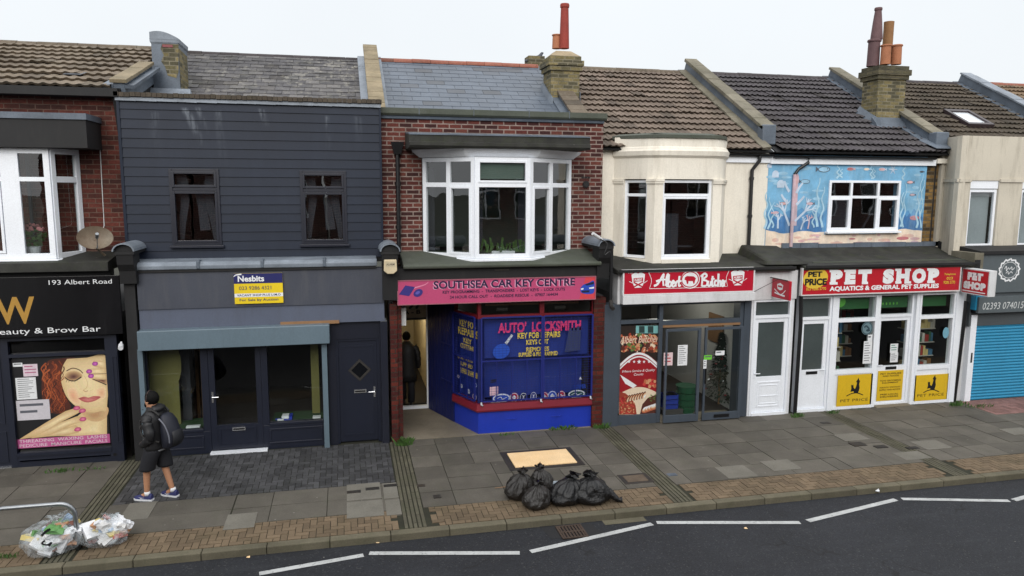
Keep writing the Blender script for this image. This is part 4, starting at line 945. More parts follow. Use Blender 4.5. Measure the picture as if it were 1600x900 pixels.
console(K, X(609, 390, -.3), Z(609, 392, -.3), .36, WK, -.42, cap='lead_light', h=1.0)
console(K, X(944, 390, -.3), Z(944, 384, -.3), .34, WK, -.42, cap='lead_light', h=.7)
ld = bpy.data.lights.new('corridor_lamp', 'POINT'); ld.energy = 26; ld.color = (1, .88, .66); ld.shadow_soft_size = .12
lo = bpy.data.objects.new('corridor_lamp', ld); COL.objects.link(lo); lo.location = ((ca+cb)/2-K.location.x, 4.2, 2.6); lo.parent = K
# chimney between the brick house and the cream one
cX0, cX1, cY = 5.22, 5.98, 3.55
zb_, zt_ = 7.3, Z(868, 92, cY)
b = MB(); b.box(cX0, cX1, cY, cY+.75, zb_, zt_-.28, 0)
b.box(cX0-.05, cX1+.05, cY-.05, cY+.8, zt_-.278, zt_-.16, 0); b.box(cX0-.09, cX1+.09, cY-.09, cY+.84, zt_-.158, zt_-.03, 0); b.box(cX0-.03, cX1+.03, cY-.03, cY+.78, zt_-.028, zt_+.08, 0)
cxm = (cX0+cX1)/2
b.hexa([(cX0-.02,cY-.02,zt_+.083),(cX1+.02,cY-.02,zt_+.083),(cX1+.02,cY+.77,zt_+.083),(cX0-.02,cY+.77,zt_+.083),(cX0+.18,cY+.2,zt_+.24),(cX1-.18,cY+.2,zt_+.24),(cX1-.18,cY+.55,zt_+.24),(cX0+.18,cY+.55,zt_+.24)], 1)
chK = b.build('chimney', [M['brick_stock'], M['cement']], rK)
def pot(parent, px, py0, py1, y, r0, r1, mat, z0=None, rim=True, tilt=(0, 0)):
    u, za, zb2 = X(px, (py0+py1)/2, y), Z(px, py1, y), Z(px, py0, y); h = zb2-za
    pr = [(r0*1.02, 0), (r0, h*.1), (r0+(r1-r0)*.5, h*.55), (r1, h*.9)]
    pr += [(r1*1.18, h*.92), (r1*1.2, h*.97), (r1*1.1, h), (r1*.8, h), (r1*.75, h*.9)] if rim else [(r1*1.02, h), (r1*.8, h), (r1*.8, h*.9)]
    q = MB(); q.lathe(pr, (u, y, za), 20, 0, tilt); return q.build('chimney_pot', M[mat], parent, smooth=False)
pot(chK, 882, 6, 76, cY+.35, .125, .10, 'pot_red'); pot(chK, 870, 54, 76, cY+.5, .12, .11, 'terracotta')
parapet(K, S0, cxm, .34, .16, .9, 3.2, 'ridge_brown', 'lead', .3, ct=.06)
b = MB(); b.hexa([(cX0-.10,cY-.25,S0.z(cY-.25)),(cX0-.003,cY-.25,S0.z(cY-.25)),(cX0-.003,cY+.75,S0.z(cY+.75)),(cX0-.10,cY+.75,S0.z(cY+.75)),(cX0-.03,cY-.2,S0.z(cY-.2)+.14),(cX0-.003,cY-.2,S0.z(cY-.2)+.14),(cX0-.003,cY+.75,S0.z(cY+.75)+.14),(cX0-.03,cY+.75,S0.z(cY+.75)+.14)]); b.box(cX1+.003, cX1+.02, cY-.05, cY+.7, S0.z(cY)-.1, S0.z(cY)+.22); b.build('flashing', M['lead'], chK)
q = RC(826, 87, 846, 108, 6.2); b = MB(); b.box(q[0], q[1]+.1, 6.2, 6.7, 8.2, q[3]); b.build('rear_stack', M['brick_stock'], rK)

# ================================================================== cream house over the butcher
D_ = thing('terraced_house', 'cream rendered house with a round-shouldered bay over the butcher shop', 'house', (7.9, 0, 0))
WD = 1.2; fD2 = FX(WD); DX0, DX1 = XP[2], XP[3]-.06
dy = .35
l0 = X(958, 340, WD); l1 = X(1022, 340, dy); r1_ = X(1126, 340, dy); r0_ = r1_+.55
ez = Z(1165, 240, WD)
btop = Z(1075, 280, dy); bbot = Z(1075, 404, dy); btt = Z(1075, 213, dy)
b = MB(); wall(b, fD2, DX0, DX1+.0, 3.5, ez+.1, [(l0+.1, r0_-.05, bbot-.05, ez-.3)]); b.build('wall', M['cream'], D_)
path = [(l0, WD), (l1, dy), (r1_, dy), (r0_, WD)]
def rounded(P_, r=.34, k=5):
    o = [P_[0]]
    for a, b_, c in zip(P_, P_[1:], P_[2:]):
        a, b_, c = Vector(a), Vector(b_), Vector(c); p0 = b_+(a-b_).normalized()*r; p1 = b_+(c-b_).normalized()*r
        for i in range(k+1): t_ = i/k; q_ = p0*(1-t_)**2+b_*2*t_*(1-t_)+p1*t_*t_; o.append((q_.x, q_.y))
    return o+[P_[-1]]
dl = (Vector((l1, dy))-Vector((l0, WD))).length
b = MB()
b.sweep(rounded(path), [(-.2, btop), (.0, btop), (.0, Z(1075, 247, dy)), (.03, Z(1075, 245, dy)), (.06, Z(1075, 243, dy)), (.08, Z(1075, 236, dy)), (.05, Z(1075, 233, dy)), (.04, Z(1075, 231, dy)), (.01, Z(1075, 229, dy)), (.0, btt), (-.2, btt+.02)], 0)
b.build('bay_parapet', M['cream'], D_)
b = MB(); b.sweep(rounded([(l0, WD+.1), (l1, dy), (r1_, dy), (r0_, WD+.1)]), [(.05, btt-.04), (.05, btt+.03), (-.25, btt+.09), (-.25, btt-.04)]); b.add([(l0, WD+.8, btt+.06), (l1, dy+.1, btt+.06), (r1_, dy+.1, btt+.06), (r0_, WD+.8, btt+.06)], ((0,1,2,3),)); b.build('bay_roof', M['felt_green'], D_)
fl1, LL = FB(path[0], path[1]); fl2, L2_ = FB(path[1], path[2]); fl3, L3_ = FB(path[2], path[3])
b = MB(); zc = Z(1075, 287, dy)
wl = (.26, LL-.20); wf = (.20, L2_-.22+.0)
for f_, L, ws in ((fl1, LL, wl), (fl2, L2_, wf), (fl3, L3_, None)):
    segs = ((0, ws[0]), (ws[1], L)) if ws else ((0, L),)
    for ua, ub in segs:
        b.fbox(f_, ua, ub, bbot-.15, btop-.002, -.2, -.002)
        b.fbox(f_, ua-.01, ub+.012, btop-.10, btop-.05, -.01, .03); b.fbox(f_, ua-.01, ub+.012, btop-.05, btop-.004, -.01, .045)
    if ws: b.fbox(f_, ws[0], ws[1], bbot-.15, bbot-.01, -.2, .02)
b.build('bay_wall', M['cream'], D_)
zt3 = Z(1070, 305, dy)
window(D_, fl1, wl[0], wl[1], bbot, btop-.02, n=-.14, trans=[(zt3, wl[0], wl[1])], fw=.06)
window(D_, fl2, wf[0], wf[1], bbot, btop-.02, n=-.14, trans=[(zt3, wf[0], wf[1])], fw=.06, cas=[(wf[0]+.05, wf[1]-.05, bbot+.05, zt3-.04)], sill=.06)
room(D_, DX0+.2, DX1-.2, WD+.23, 4.6, 3.6, 6.3); b = MB(); b.box(l1+.3, l1+.9, 1.0, 1.05, bbot, bbot+1.0); b.box(l1+.25, l1+1.3, 1.1, 1.13, bbot+.2, bbot+.24); b.build('furniture', M['fabric_grey'], D_)
SD = Slope(.98, 6.20, 5.75, 8.70)
b = MB(); rolled_tiles(b, SD, DX0+.02, DX1-.1, .355, .158); rD = b.build('roof', M['tileD'], D_)
def under(S, x0, x1, rf):
    b = MB(); b.hexa([S.p(x0,0,-.06),S.p(x1,0,-.06),S.p(x1,S.L,-.06),S.p(x0,S.L,-.06),S.p(x0,0,-.03),S.p(x1,0,-.03),S.p(x1,S.L,-.03),S.p(x0,S.L,-.03)]); b.build('underlay', M['black_matt'], rf)
under(SD, DX0, DX1, rD); ridge(rD, SD, DX0+.3, DX1-.2, M['ridge_brown'])
parapet(D_, SD, XP[3]-.03, .26, .30, .55, SD.L+.1, 'stone_grey', 'lead', .55, ct=.09, over=.06)
b = MB(); q = SD.p(XP[3]-.03, .55, 0); b.box(XP[3]-.22, XP[3]+.14, q.y-.22, q.y+.04, q.z-.1, q.z+.38); b.build('parapet_end', M['lead'], D_, bevel=.03)
b = MB(); tt = .0
while tt < SD.L-.2:
    e = tt+.3; q = rnd.uniform(-.01, .02); xx = XP[3]-.03-.13
    b.hexa([SD.p(xx-.22,tt,.02),SD.p(xx,tt,.02),SD.p(xx,e,.02),SD.p(xx-.22,e,.02),SD.p(xx-.22,tt,.075+q),SD.p(xx,tt,.10),SD.p(xx,e,.10),SD.p(xx-.22,e,.075+q)]); tt = e
b.build('mortar_fillet', M['stone_grey'], rD)
def gutter(parent, x0, x1, y, z, mat='black', r=.06):
    b = MB(); n = 8; pr = [(y-r*math.cos(math.pi*j/n), z-r*math.sin(math.pi*j/n)) for j in range(n+1)]; pi_ = [(y-(r-.012)*math.cos(math.pi*j/n), z-(r-.012)*math.sin(math.pi*j/n)) for j in range(n, -1, -1)]
    b.xprof(pr+pi_, x0, x1); return b.build('gutter', M[mat], parent)
gz = Z(1165, 240, .95)
b = MB(); b.box(r0_-.1, DX1+.02, WD-.06, WD-.002, gz-.20, gz-.03); b.build('fascia_board', M['upvc'], D_)
gt = gutter(D_, r0_-.1, DX1+.05, WD-.13, gz)
b = MB(); u = X(1173, 320, WD-.08); uo = X(1187, 250, WD-.13); zo = gz-.03; 
b.tube([(uo, WD-.13, zo), (uo, WD-.13, zo-.12), (u, WD-.07, zo-.35), (u, WD-.07, bbot+.1), (u+.02, WD-.1, bbot-.05), (u+.5, .55, bbot-.16)], .045, 10); 
for z in (5.5, 4.6): b.tube([(u, WD-.07, z), (u, WD-.07, z+.07)], .058, 10)
b.build('downpipe', M['black'], D_)
lzD = Z(1075, 420, -.18)
b = MB(); b.xprof([(-.22, lzD-.10), (-.25, lzD-.02), (-.20, lzD), (WD, lzD+.20), (WD, lzD-.1)], X(960, 415, 0), DX1-.05); b.build('ledge', M['felt'], D_, bevel=.02)
b = MB(); b.box(X(960, 415, 0)+.02, DX1-.07, -.275, -.245, lzD-.045, lzD+.012); b.build('ledge_edge', M['black_matt'], D_)
fz0, fz1 = Z(1075, 472, -.05), lzD-.102
b = MB(); b.box(DX0+.1, DX1+.12, -.06, .3, fz0, fz1, 0); b.build('fascia', M['white_old'], D_)
b = MB(); bx0 = RC(972, 460, 1178, 470, -.2); b.box(bx0[0], bx0[1], -.26, -.07, fz0+.02, Z(1075, 459, -.2)); b.build('awning_box', M['white_old'], D_, bevel=.01)
pilaster(D_, X(943, 570, -.05), X(967, 570, -.05), fz0-.003, 'anthracite', -.06)
nD = FX(.02)
def pD(p, y=570): return X(p, y, .0)
uA, uB, uC, uD_, uE = pD(966), pD(1031), pD(1087), pD(1097), pD(1158); uF = pD(1168)
zT0, zT1 = Z(1065, 503, 0), Z(1065, 473, 0)
zp0, zp1 = Z(998, 648, 0), Z(998, 507, 0); ds = .30
fDD = FX(-.18)
b = MB()
b.fbox(nD, uA+.0, uA+.04, .28, fz0-.002, -.1, .03); b.fbox(nD, uB-.05, uB+.04, .0, fz0-.002, -.1, .032); b.fbox(nD, uE+.02, uF+.02, .0, fz0-.002, -.3, .03); b.fbox(nD, uE-.07, uE+.018, .0, fz0-.002, -.3, .0)
b.fbox(nD, uA+.04, uB-.05, zp1+.02, zp1+.10, -.1, .028); b.fbox(nD, uB+.04, uE-.07, zT0-.06, zT0+.04, -.1, .028); b.fbox(nD, uA+.04, uB-.05, fz0-.06, fz0-.003, -.1, .028); b.fbox(nD, uB+.04, uE-.07, fz0-.06, fz0-.003, -.1, .028)
b.fbox(nD, uA, uB-.05, -.02, zp0-.0, -.1, .02); b.build('shopfront', M['anthracite'], D_, bevel=.004)
b = MB(); b.fbox(nD, uB+.04, uE-.07, zT0-.115, zT0-.062, -.1, .02); b.build('timber_strip', M['wood'], D_)
g = MB(); g.fquad(nD, uA+.04, uB-.05, zp0, zp1+.02, -.06); g.build('shop_window', M['glass_shop'], D_)
for ua, ub, za in ((uA+.04, uB-.05, zp1+.10), (uB+.04, uE-.07, zT0+.04)): g = MB(); g.fquad(nD, ua, ub, za, fz0-.06, -.04); g.build('transom_light', M['glass_shop'], D_)
zdt = zT0-.12
for ua, ub in ((uB+.045, uC+.02), (uD_-.04, uE-.075)):
    b = MB(); b.fbox(fDD, ua, ua+.05, .03, zdt, -.05, .0); b.fbox(fDD, ub-.07, ub, .03, zdt, -.05, .0); b.fbox(fDD, ua+.05, ub-.07, .03, .2, -.05, -.003); b.fbox(fDD, ua+.05, ub-.07, zdt-.06, zdt, -.05, -.003)
    q = b.build('door', M['anthracite'], D_, bevel=.004); g = MB(); g.fquad(fDD, ua+.05, ub-.07, .2, zdt-.06, -.02); g.build('pane', M['glass_shop'], q)
    if ua > uC-.2:
        b = MB(); b.fbox(fDD, ua+.02, ua+.035, .9, 1.25, .0, .05); b.build('handle', M['black'], q); shop_letterplate(q, fDD, (ua+ub)/2, .12, .0, .38, 'black')
b = MB(); b.box(uB+.042, uE-.08, -.1, .5, -.02, .025); b.build('threshold', M['concrete'], D_)
# white flat door
wd = (pD(1176), pD(1228)); fW = FX(.0)
b = MB(); b.fbox(fW, uF+.025, wd[0]-.06, -.02, fz0-.004, -.15, .02, 1); b.fbox(fW, wd[1]+.06, DX1+.10, -.02, fz0-.004, -.15, .02, 1)
b.build('door_surround', [M['upvc'], M['white']], D_)
def upvc_door(parent, u0, u1, fr, ztop, zfan, glass0, label=None, gl='frost', panels=True, handle_right=False, letter=None):
    b = MB(); P = .055; zf_ = zfan
    b.fbox(fr, u0-P, u0, -.01, ztop, -.12, .03); b.fbox(fr, u1, u1+P, -.01, ztop, -.12, .03); b.fbox(fr, u0, u1, ztop-P, ztop, -.12, .028); b.fbox(fr, u0, u1, zf_, zf_+.07, -.12, .028); b.fbox(fr, u0, u1, -.01, .07, -.12, .05)
    fr_o = b.build('door_frame', M['upvc'], parent, bevel=.004)
    g = MB(); g.fquad(fr, u0, u1, zf_+.07, ztop-P, -.03); g.build('fanlight', M[gl], fr_o)
    b = MB(); c = .10
    b.fbox(fr, u0+.004, u0+c, .075, zf_-.004, -.07, .0); b.fbox(fr, u1-c, u1-.004, .075, zf_-.004, -.07, .0); b.fbox(fr, u0+c, u1-c, zf_-c, zf_-.004, -.07, -.003); b.fbox(fr, u0+c, u1-c, .075, glass0, -.07, -.003)
    if panels: panel(b, fr, u0+.14, u1-.14, .2, glass0-.12, -.003, 0, .012, .03); panel(b, fr, u0+.2, u1-.2, .27, glass0-.2, -.003, 0, .010, .02); b.fbox(fr, u0+.16, u1-.16, .45, .47, -.003, .008)
    dd = b.build('door', M['upvc'], parent, label, bevel=.004)
    g = MB(); g.fquad(fr, u0+c, u1-c, glass0, zf_-c, -.03); g.build('pane', M[gl], dd)
    handle(dd, fr, (u1-.05) if handle_right else (u0+.05), 1.02, .0, -1 if handle_right else 1, 'upvc')
    if letter: shop_letterplate(dd, fr, (u0+u1)/2, letter, .0, .3, 'black')
    return dd
upvc_door(D_, wd[0], wd[1], fW, fz0-.006, Z(1202, 497, 0), Z(1202, 588, 0), 'white flat door with a frosted pane')
b = MB(); b.box(DX0+.1, DX1+.1, .02, .3, fz0-.3, fz0+.05); 
# butcher's interior: white side wall, dark back
ri = room(D_, DX0+.15, uE+.1, .32, 5.5, .0, 2.95, 'room_dark', 'room_floor', 'room_dark')
b = MB(); b.quad((uE+.08, .35, 0), (uE+.08, 5.4, 0), (uE+.08, 5.4, 2.9), (uE+.08, .35, 2.9)); b.build('inner_wall', M['room_white'], D_)
b = MB(); b.box(uE+.03, uE+.075, 1.0, 1.7, 1.5, 2.2); b.build('wall_picture', M['wood'], D_)
ld = bpy.data.lights.new('shop_lamp', 'POINT'); ld.energy = 24; ld.color = (1, .95, .86); ld.shadow_soft_size = .25
lo = bpy.data.objects.new('shop_lamp', ld); COL.objects.link(lo); lo.location = (uD_-.25-D_.location.x, 1.9, 2.7); lo.parent = D_
# stepped end of the ledge, black pipe on the party line
b = MB(); q = RC(1185, 385, 1255, 412, .1); b.hexa([(q[0]+.02,-.2,q[2]),(q[1],-.2,q[2]),(q[1],WD,q[2]),(q[0]+.02,WD,q[2]),(q[0]+.12,-.12,q[2]+.10),(q[1]-.05,-.12,q[2]+.06),(q[1]-.05,WD-.1,q[3]-.06),(q[0]+.12,WD-.1,q[3]-.02)]); b.build('ledge_step', M['felt'], D_, bevel=.04)
b = MB(); u = X(1246, 560, -.08); b.tube([(X(1252, 420, -.1), -.1, Z(1252, 418, -.1)), (u+.02, -.1, 2.2), (u, -.1, .0)], .045, 10); b.build('downpipe', M['black'], D_)
# ================================================================== house with the underwater mural over the pet shop
E_ = thing('terraced_house', 'house with a blue underwater mural painted round its window over the pet shop', 'house', (12.5, 0, 0))
WE = 1.2; fE = FX(WE); EX0, EX1 = XP[3]-.055, X(1444, 320, WE)
hm = RC(1293, 282, 1404, 361, WE)
gzE = Z(1330, 244, .95)
b = MB(); wall(b, fE, EX0, EX1, 3.4, gzE+.02, [hm]); b.build('wall', paint('mural_ground', (112, 166, 200), .8, .24, .6, (164, 196, 214), 2.2, bump=.1), E_)
mz = lambda py: Z(1320, py, WE); mxp = lambda px: X(px, 320, WE)
# painted layers: deep water band, sand, weeds, corals, fish (thin paint on the wall)
P_ = {k: paint('mural_'+k, c, .85, .2, .45, (160, 184, 200), 4, bump=0) for k, c in dict(deep=(62, 112, 164), mid=(82, 140, 186), pale=(146, 188, 214), sand=(226, 208, 188), sand2=(212, 176, 160), weed=(164, 200, 218), white=(186, 202, 220), pink=(206, 166, 166), red=(182, 112, 116), dark=(84, 92, 104), coral=(196, 168, 176)).items()}
pk = list(P_); PM = [P_[k] for k in pk]; pi = {k: i for i, k in enumerate(pk)}
m = MB()
def band(za, zb_, n, k, seed, amp=.04, ua=None, ub=None, wob=None):
    ua, ub = ua or EX0+.01, ub or EX1-.01; r2 = random.Random(seed); N = 36; ph = r2.random()*6
    top = [(ua+(ub-ua)*i/N, zb_+amp*math.sin(i*.8+ph)+amp*.7*math.sin(i*.33+ph*2)+r2.uniform(-.01, .01)) for i in range(N+1)]
    for (x0, z0), (x1, z1) in zip(top, top[1:]):
        if x1 <= hm[0] or x0 >= hm[1] or za >= hm[3] or max(z0, z1) < hm[2]: m.add([fE.p(x0, za, n), fE.p(x1, za, n), fE.p(x1, z1, n), fE.p(x0, z0, n)], ((0,1,2,3),), pi[k])
        else:
            m.add([fE.p(x0, za, n), fE.p(x1, za, n), fE.p(x1, min(hm[2]-.08, z1), n), fE.p(x0, min(hm[2]-.08, z0), n)], ((0,1,2,3),), pi[k])
            if max(z0, z1) > hm[3]+.08 and False: pass
band(mz(357)-.1, mz(330), .002, 'mid', 5, .05, EX0+.01, hm[0]-.01); band(mz(357)-.1, mz(330), .002, 'mid', 9, .05, hm[1]+.01, EX1-.01)
band(mz(357)-.1, mz(340), .0035, 'deep', 6, .05, EX0+.01, hm[0]-.12); band(mz(357)-.1, mz(338), .0035, 'deep', 7, .05, hm[1]+.05, EX1-.01)
for (a, c, d, e2) in ((1193, 1235, 256, 300), (1250, 1282, 252, 330), (1415, 1438, 256, 320), (1300, 1400, 256, 272)):
    r2 = random.Random(a); 
    for i in range(5):
        u = mxp(r2.uniform(a, c)); z = mz(r2.uniform(d, e2)); m.ell(fE, u, z, r2.uniform(.08, .22), r2.uniform(.02, .05), .0022+i*.0003, pi['pale'])
band(3.45, mz(361), .005, 'sand', 8, .03)
r2 = random.Random(4)
for i in range(26): m.ell(fE, r2.uniform(EX0+.2, EX1-.2), r2.uniform(mz(382), mz(367)), r2.uniform(.05, .2), r2.uniform(.02, .05), .0062+i*.0001, pi[r2.choice(['sand2', 'pink', 'sand2', 'pink', 'red', 'coral'])])
def weed(px, y0, y1, w0, k, nn, wig=.035, seed=0):
    r3 = random.Random(px+seed); za, zb_ = mz(y0), mz(y1); u = mxp(px); N = 9; ph = r3.random()*6
    m.stroke(fE, [(u+wig*math.sin(ph+i*1.5), za+(zb_-za)*i/N) for i in range(N+1)], (w0, w0*.35), nn, pi[k])
for px, y0, y1, w0 in ((1197, 356, 300, .07), (1203, 357, 308, .06), (1208, 355, 316, .05), (1277, 354, 278, .08), (1285, 355, 292, .07), (1272, 355, 320, .05), (1306, 279, 258, .06), (1311, 278, 264, .05), (1358, 279, 258, .05), (1362, 279, 262, .04), (1409, 355, 300, .07), (1413, 356, 285, .05), (1434, 357, 296, .07), (1440, 357, 280, .05), (1437, 340, 270, .05), (1408, 280, 256, .05)):
    weed(px, y0, y1, w0*.9, 'weed', .0072)
def branch(px, py, ang, ln, w0, k, nn, depth=2, seed=1):
    r3 = random.Random(seed*7+depth+int(px)); u, z = mxp(px), mz(py)
    def go(u, z, a, l, w_, d):
        u2, z2 = u+l*math.cos(a), z+l*math.sin(a)
        m.stroke(fE, [(u, z), ((u+u2)/2+r3.uniform(-.02, .02), (z+z2)/2), (u2, z2)], (w_, w_*.7), nn+r3.random()*.0004, pi[k])
        if d: 
            for da in (-.55, .5): go(u+(u2-u)*.6, z+(z2-z)*.6, a+da+r3.uniform(-.1, .1), l*.5, w_*.7, d-1)
    go(u, z, ang, ln, w0, depth)
branch(1235, 352, 2.0, .62, .06, 'white', .0076); branch(1243, 345, .75, .62, .06, 'white', .0076); branch(1217, 356, 1.6, .34, .05, 'white', .0076); branch(1253, 358, 1.2, .3, .04, 'white', .0076, 2, 3); branch(1264, 357, 1.5, .32, .04, 'coral', .0076, 2, 5)
for (a, y, q) in ((1232, 300, 2.1), (1243, 302, 1.0), (1231, 318, 2.3), (1244, 320, .8)): branch(a, y, q, .3, .07, 'white', .0078, 0)
m.fpoly(fE, [(mxp(1237), mz(352)), (mxp(1246), mz(352)), (mxp(1245), mz(285)), (mxp(1238), mz(285))], .0074, pi['coral'])
m.ell(fE, mxp(1241), mz(281), .09, .16, .0082, pi['coral']); m.ell(fE, mxp(1241), mz(283), .05, .10, .0086, pi['pink'])
for px, py, s in ((1209, 273, .09), (1218, 288, .10), (1199, 260, .06)):
    u, z = mxp(px), mz(py); m.fpoly(fE, [(u-s, z-s*.9), (u+s, z-s*.9)]+[(u+s*math.cos(a), z+s*math.sin(a)) for a in [math.pi*i/8 for i in range(9)]], .008, pi['white'])
def fish(px, py, L, k, d=1, k2='dark'):
    u, z = mxp(px), mz(py); m.ell(fE, u, z, L, L*.42, .0084, pi[k2]); m.ell(fE, u, z, L*.88, L*.33, .0088, pi[k])
    m.fpoly(fE, [(u+d*L*.85, z), (u+d*L*1.35, z+L*.4), (u+d*L*1.35, z-L*.4)], .0086, pi[k2]); m.ell(fE, u-d*L*.55, z+L*.08, L*.08, L*.08, .0092, pi['dark'])
fish(1284, 265, .17, 'pale', -1); fish(1256, 284, .13, 'pale', -1); fish(1419, 284, .10, 'pink', 1); fish(1424, 304, .08, 'coral', 1); fish(1430, 341, .14, 'red', 1, 'red'); fish(1436, 267, .06, 'dark', 1); fish(1325, 264, .10, 'red', 1, 'pink'); fish(1350, 264, .09, 'sand', 1, 'pale'); fish(1374, 264, .10, 'pink', 1, 'white'); fish(1223, 318, .10, 'pink', 1); fish(1265, 318, .10, 'coral', 1); fish(1212, 332, .09, 'coral', -1, 'pink')
for i in range(6):
    a = i*math.pi/3; u, z = mxp(1391), mz(264); m.stroke(fE, [(u, z), (u+.13*math.cos(a), z+.13*math.sin(a))], (.04, .01), .0085+i*.0001, pi['white'], False)
m.build('mural', PM, E_)
b = MB(); b.box(EX0-.005, EX1, WE-.02, WE+.2, mz(383)-.35, mz(383)); 
zt4, zmid4 = Z(1350, 308, WE), 0
mu1, mu2 = X(1328, 320, WE), X(1370, 320, WE)
window(E_, fE, *hm, n=-.03, mull=[mu1, mu2], trans=[(zt4, hm[0], hm[1])], fw=.06, cas=[(hm[0]+.05, mu1-.03, hm[2]+.05, zt4-.03), (mu2+.03, hm[1]-.05, hm[2]+.05, zt4-.03)], sill=.09)
room(E_, EX0+.2, EX1-.2, WE+.23, 5, 3.5, 6.2); b = MB(); b.tube([(hm[1]-.15, 1.9, hm[2]+.6), (hm[1]-.6, 1.9, hm[2]-.2)], .03, 6); b.box(mu1+.1, mu2-.1, 2.1, 2.15, 4.3, 5.1); b.build('furniture', M['fabric_grey'], E_)
b = MB(); b.box(EX1+.002, XP[4]+.25, WE+.05, WE+.3, 3.4, gzE+.02); b.build('brick_pier', M['brick_stock2'], E_)
SE = Slope(.98, 6.20, 5.75, 8.70)
b = MB(); rolled_tiles(b, SE, XP[3]+.14, XP[4]-.05, .355, .158); rE = b.build('roof', M['tileE'], E_)
under(SE, XP[3], XP[4], rE); ridge(rE, SE, XP[3]+.2, XP[4]-.2, M['ridge_dark'])
parapet(E_, SE, XP[4]+.02, .26, .26, .45, SE.L+.1, 'stone_grey', 'lead', .55, ct=.08, over=.06)
b = MB(); q = SE.p(XP[4], .45, 0); b.box(XP[4]-.18, XP[4]+.2, q.y-.24, q.y+.04, q.z-.12, q.z+.34); b.hexa([(XP[4]-.35,q.y-.45,q.z-.1),(XP[4]+.35,q.y-.45,q.z-.1),(XP[4]+.35,q.y+.2,q.z+.15),(XP[4]-.35,q.y+.2,q.z+.15),(XP[4]-.3,q.y-.42,q.z-.06),(XP[4]+.3,q.y-.42,q.z-.06),(XP[4]+.2,q.y+.2,q.z+.22),(XP[4]-.2,q.y+.2,q.z+.22)]); b.build('parapet_end', M['lead'], E_, bevel=.03)
b = MB(); b.box(EX0+.02, EX1+.2, WE-.07, WE-.002, gzE-.20, gzE-.03, 0); b.box(EX1+.2, XP[4]+.45, WE-.12, WE+.04, gzE-.14, gzE-.02, 1); b.build('fascia_board', [M['upvc'], M['cream']], E_)
gutter(E_, EX0+.06, EX1+.1, WE-.14, gzE)
b = MB(); u0, u1 = X(1262, 255, WE-.1), X(1242, 270, WE-.06)
b.tube([(u0, WE-.14, gzE-.03), (u0, WE-.14, gzE-.16), (u1+.1, WE-.06, gzE-.32), (u1, WE-.06, gzE-.45)], .04, 10, 0); b.tube([(u1, WE-.06, gzE-.45), (u1, WE-.06, mz(345))], .041, 10, 1); b.tube([(u1, WE-.06, mz(345)), (u1, WE-.06, mz(384))], .041, 10, 2)
b.build('downpipe', [M['black'], P_['coral'], P_['pink']], E_)
# chimney
cY = 2.55; c0, c1 = X(1371, 150, cY), X(1414, 150, cY); zt_ = Z(1378, 102, cY)
b = MB(); b.box(c0, c1, cY, cY+.62, 6.6, zt_-.36, 0); b.box(c0-.05, c1+.05, cY-.05, cY+.67, zt_-.358, zt_-.25, 1); b.box(c0-.09, c1+.09, cY-.09, cY+.71, zt_-.248, zt_-.10, 1); b.box(c0-.04, c1+.04, cY-.04, cY+.66, zt_-.098, zt_, 1)
chE = b.build('chimney', [M['brick_stock'], brickmat('sooty_brick', [(84, 80, 62), (70, 68, 54), (96, 90, 70)], (84, 80, 68), .26, .09, .011, .6)], rE)
pot(chE, 1365, 62, 104, cY+.42, .16, .15, 'pot_purple', rim=True); pot(chE, 1371, 12, 62, cY+.42, .15, .085, 'pot_purple', rim=True); pot(chE, 1387, 34, 100, cY+.5, .13, .13, 'pot_brown', rim=False); pot(chE, 1384, 70, 101, cY+.16, .13, .125, 'terracotta'); pot(chE, 1401, 70, 101, cY+.28, .13, .12, 'terracotta')
b = MB(); q = SE.z(cY)
b.hexa([(c0-.14,cY-.28,q-.12),(c1+.1,cY-.28,q-.12),(c1+.1,cY-.002,q),(c0-.14,cY-.002,q),(c0-.14,cY-.2,q+.02),(c1+.1,cY-.2,q+.02),(c1+.1,cY-.002,q+.2),(c0-.14,cY-.002,q+.2)]); b.hexa([(c0-.16,cY-.25,q-.12),(c0-.003,cY-.25,q-.12),(c0-.003,cY+.65,q+.34),(c0-.16,cY+.65,q+.34),(c0-.04,cY-.2,q+.12),(c0-.003,cY-.2,q+.12),(c0-.003,cY+.65,q+.55),(c0-.04,cY+.65,q+.55)]); b.build('flashing', M['lead'], chE)
# ledge, fascia and shopfront
lzE = Z(1375, 413, -.20)
b = MB(); b.xprof([(-.24, lzE-.10), (-.27, lzE-.02), (-.22, lzE), (WE*.6, lzE+.14), (WE, mz(385)), (WE, lzE-.1)], XP[3]+.1, XP[4]+.05)
r2 = random.Random(2)
b.build('ledge', M['felt'], E_, bevel=.02)
b = MB(); b.box(XP[3]+.12, XP[4]+.03, -.295, -.265, lzE-.045, lzE+.012, 0); b.box(XP[3]+.5, XP[4]-.1, .02, .06, lzE+.02, lzE+.065, 1); b.build('ledge_edge', [M['black_matt'], M['felt_green']], E_)
b = MB(); x = XP[3]+.4
while x < XP[4]-.2: b.box(x, x+.5, WE-.05, WE-.001, mz(385)-.02, mz(379)+r2.uniform(-.02, .01)); x += .51
b.build('upstand', M['lead'], E_)
n1 = FX(.0)
sE0, sE1 = Z(1375, 459, -.16), lzE-.10
b = MB(); b.box(XP[3]+.15, XP[4]-.05, -.06, .25, sE0-.03, sE1-.002); b.build('fascia', M['white_old'], E_)
eD = (X(1250, 560), X(1292, 560)); fzE = sE0-.034
upvc_door(E_, eD[0]-.02, eD[1], FX(.03), fzE-.004, Z(1273, 500), Z(1273, 578), 'white flat door with a dark pane', gl='frost', panels=False, handle_right=True, letter=Z(1266, 583))
uP = [X(p, 560) for p in (1303, 1366, 1376, 1423, 1431, 1486)]
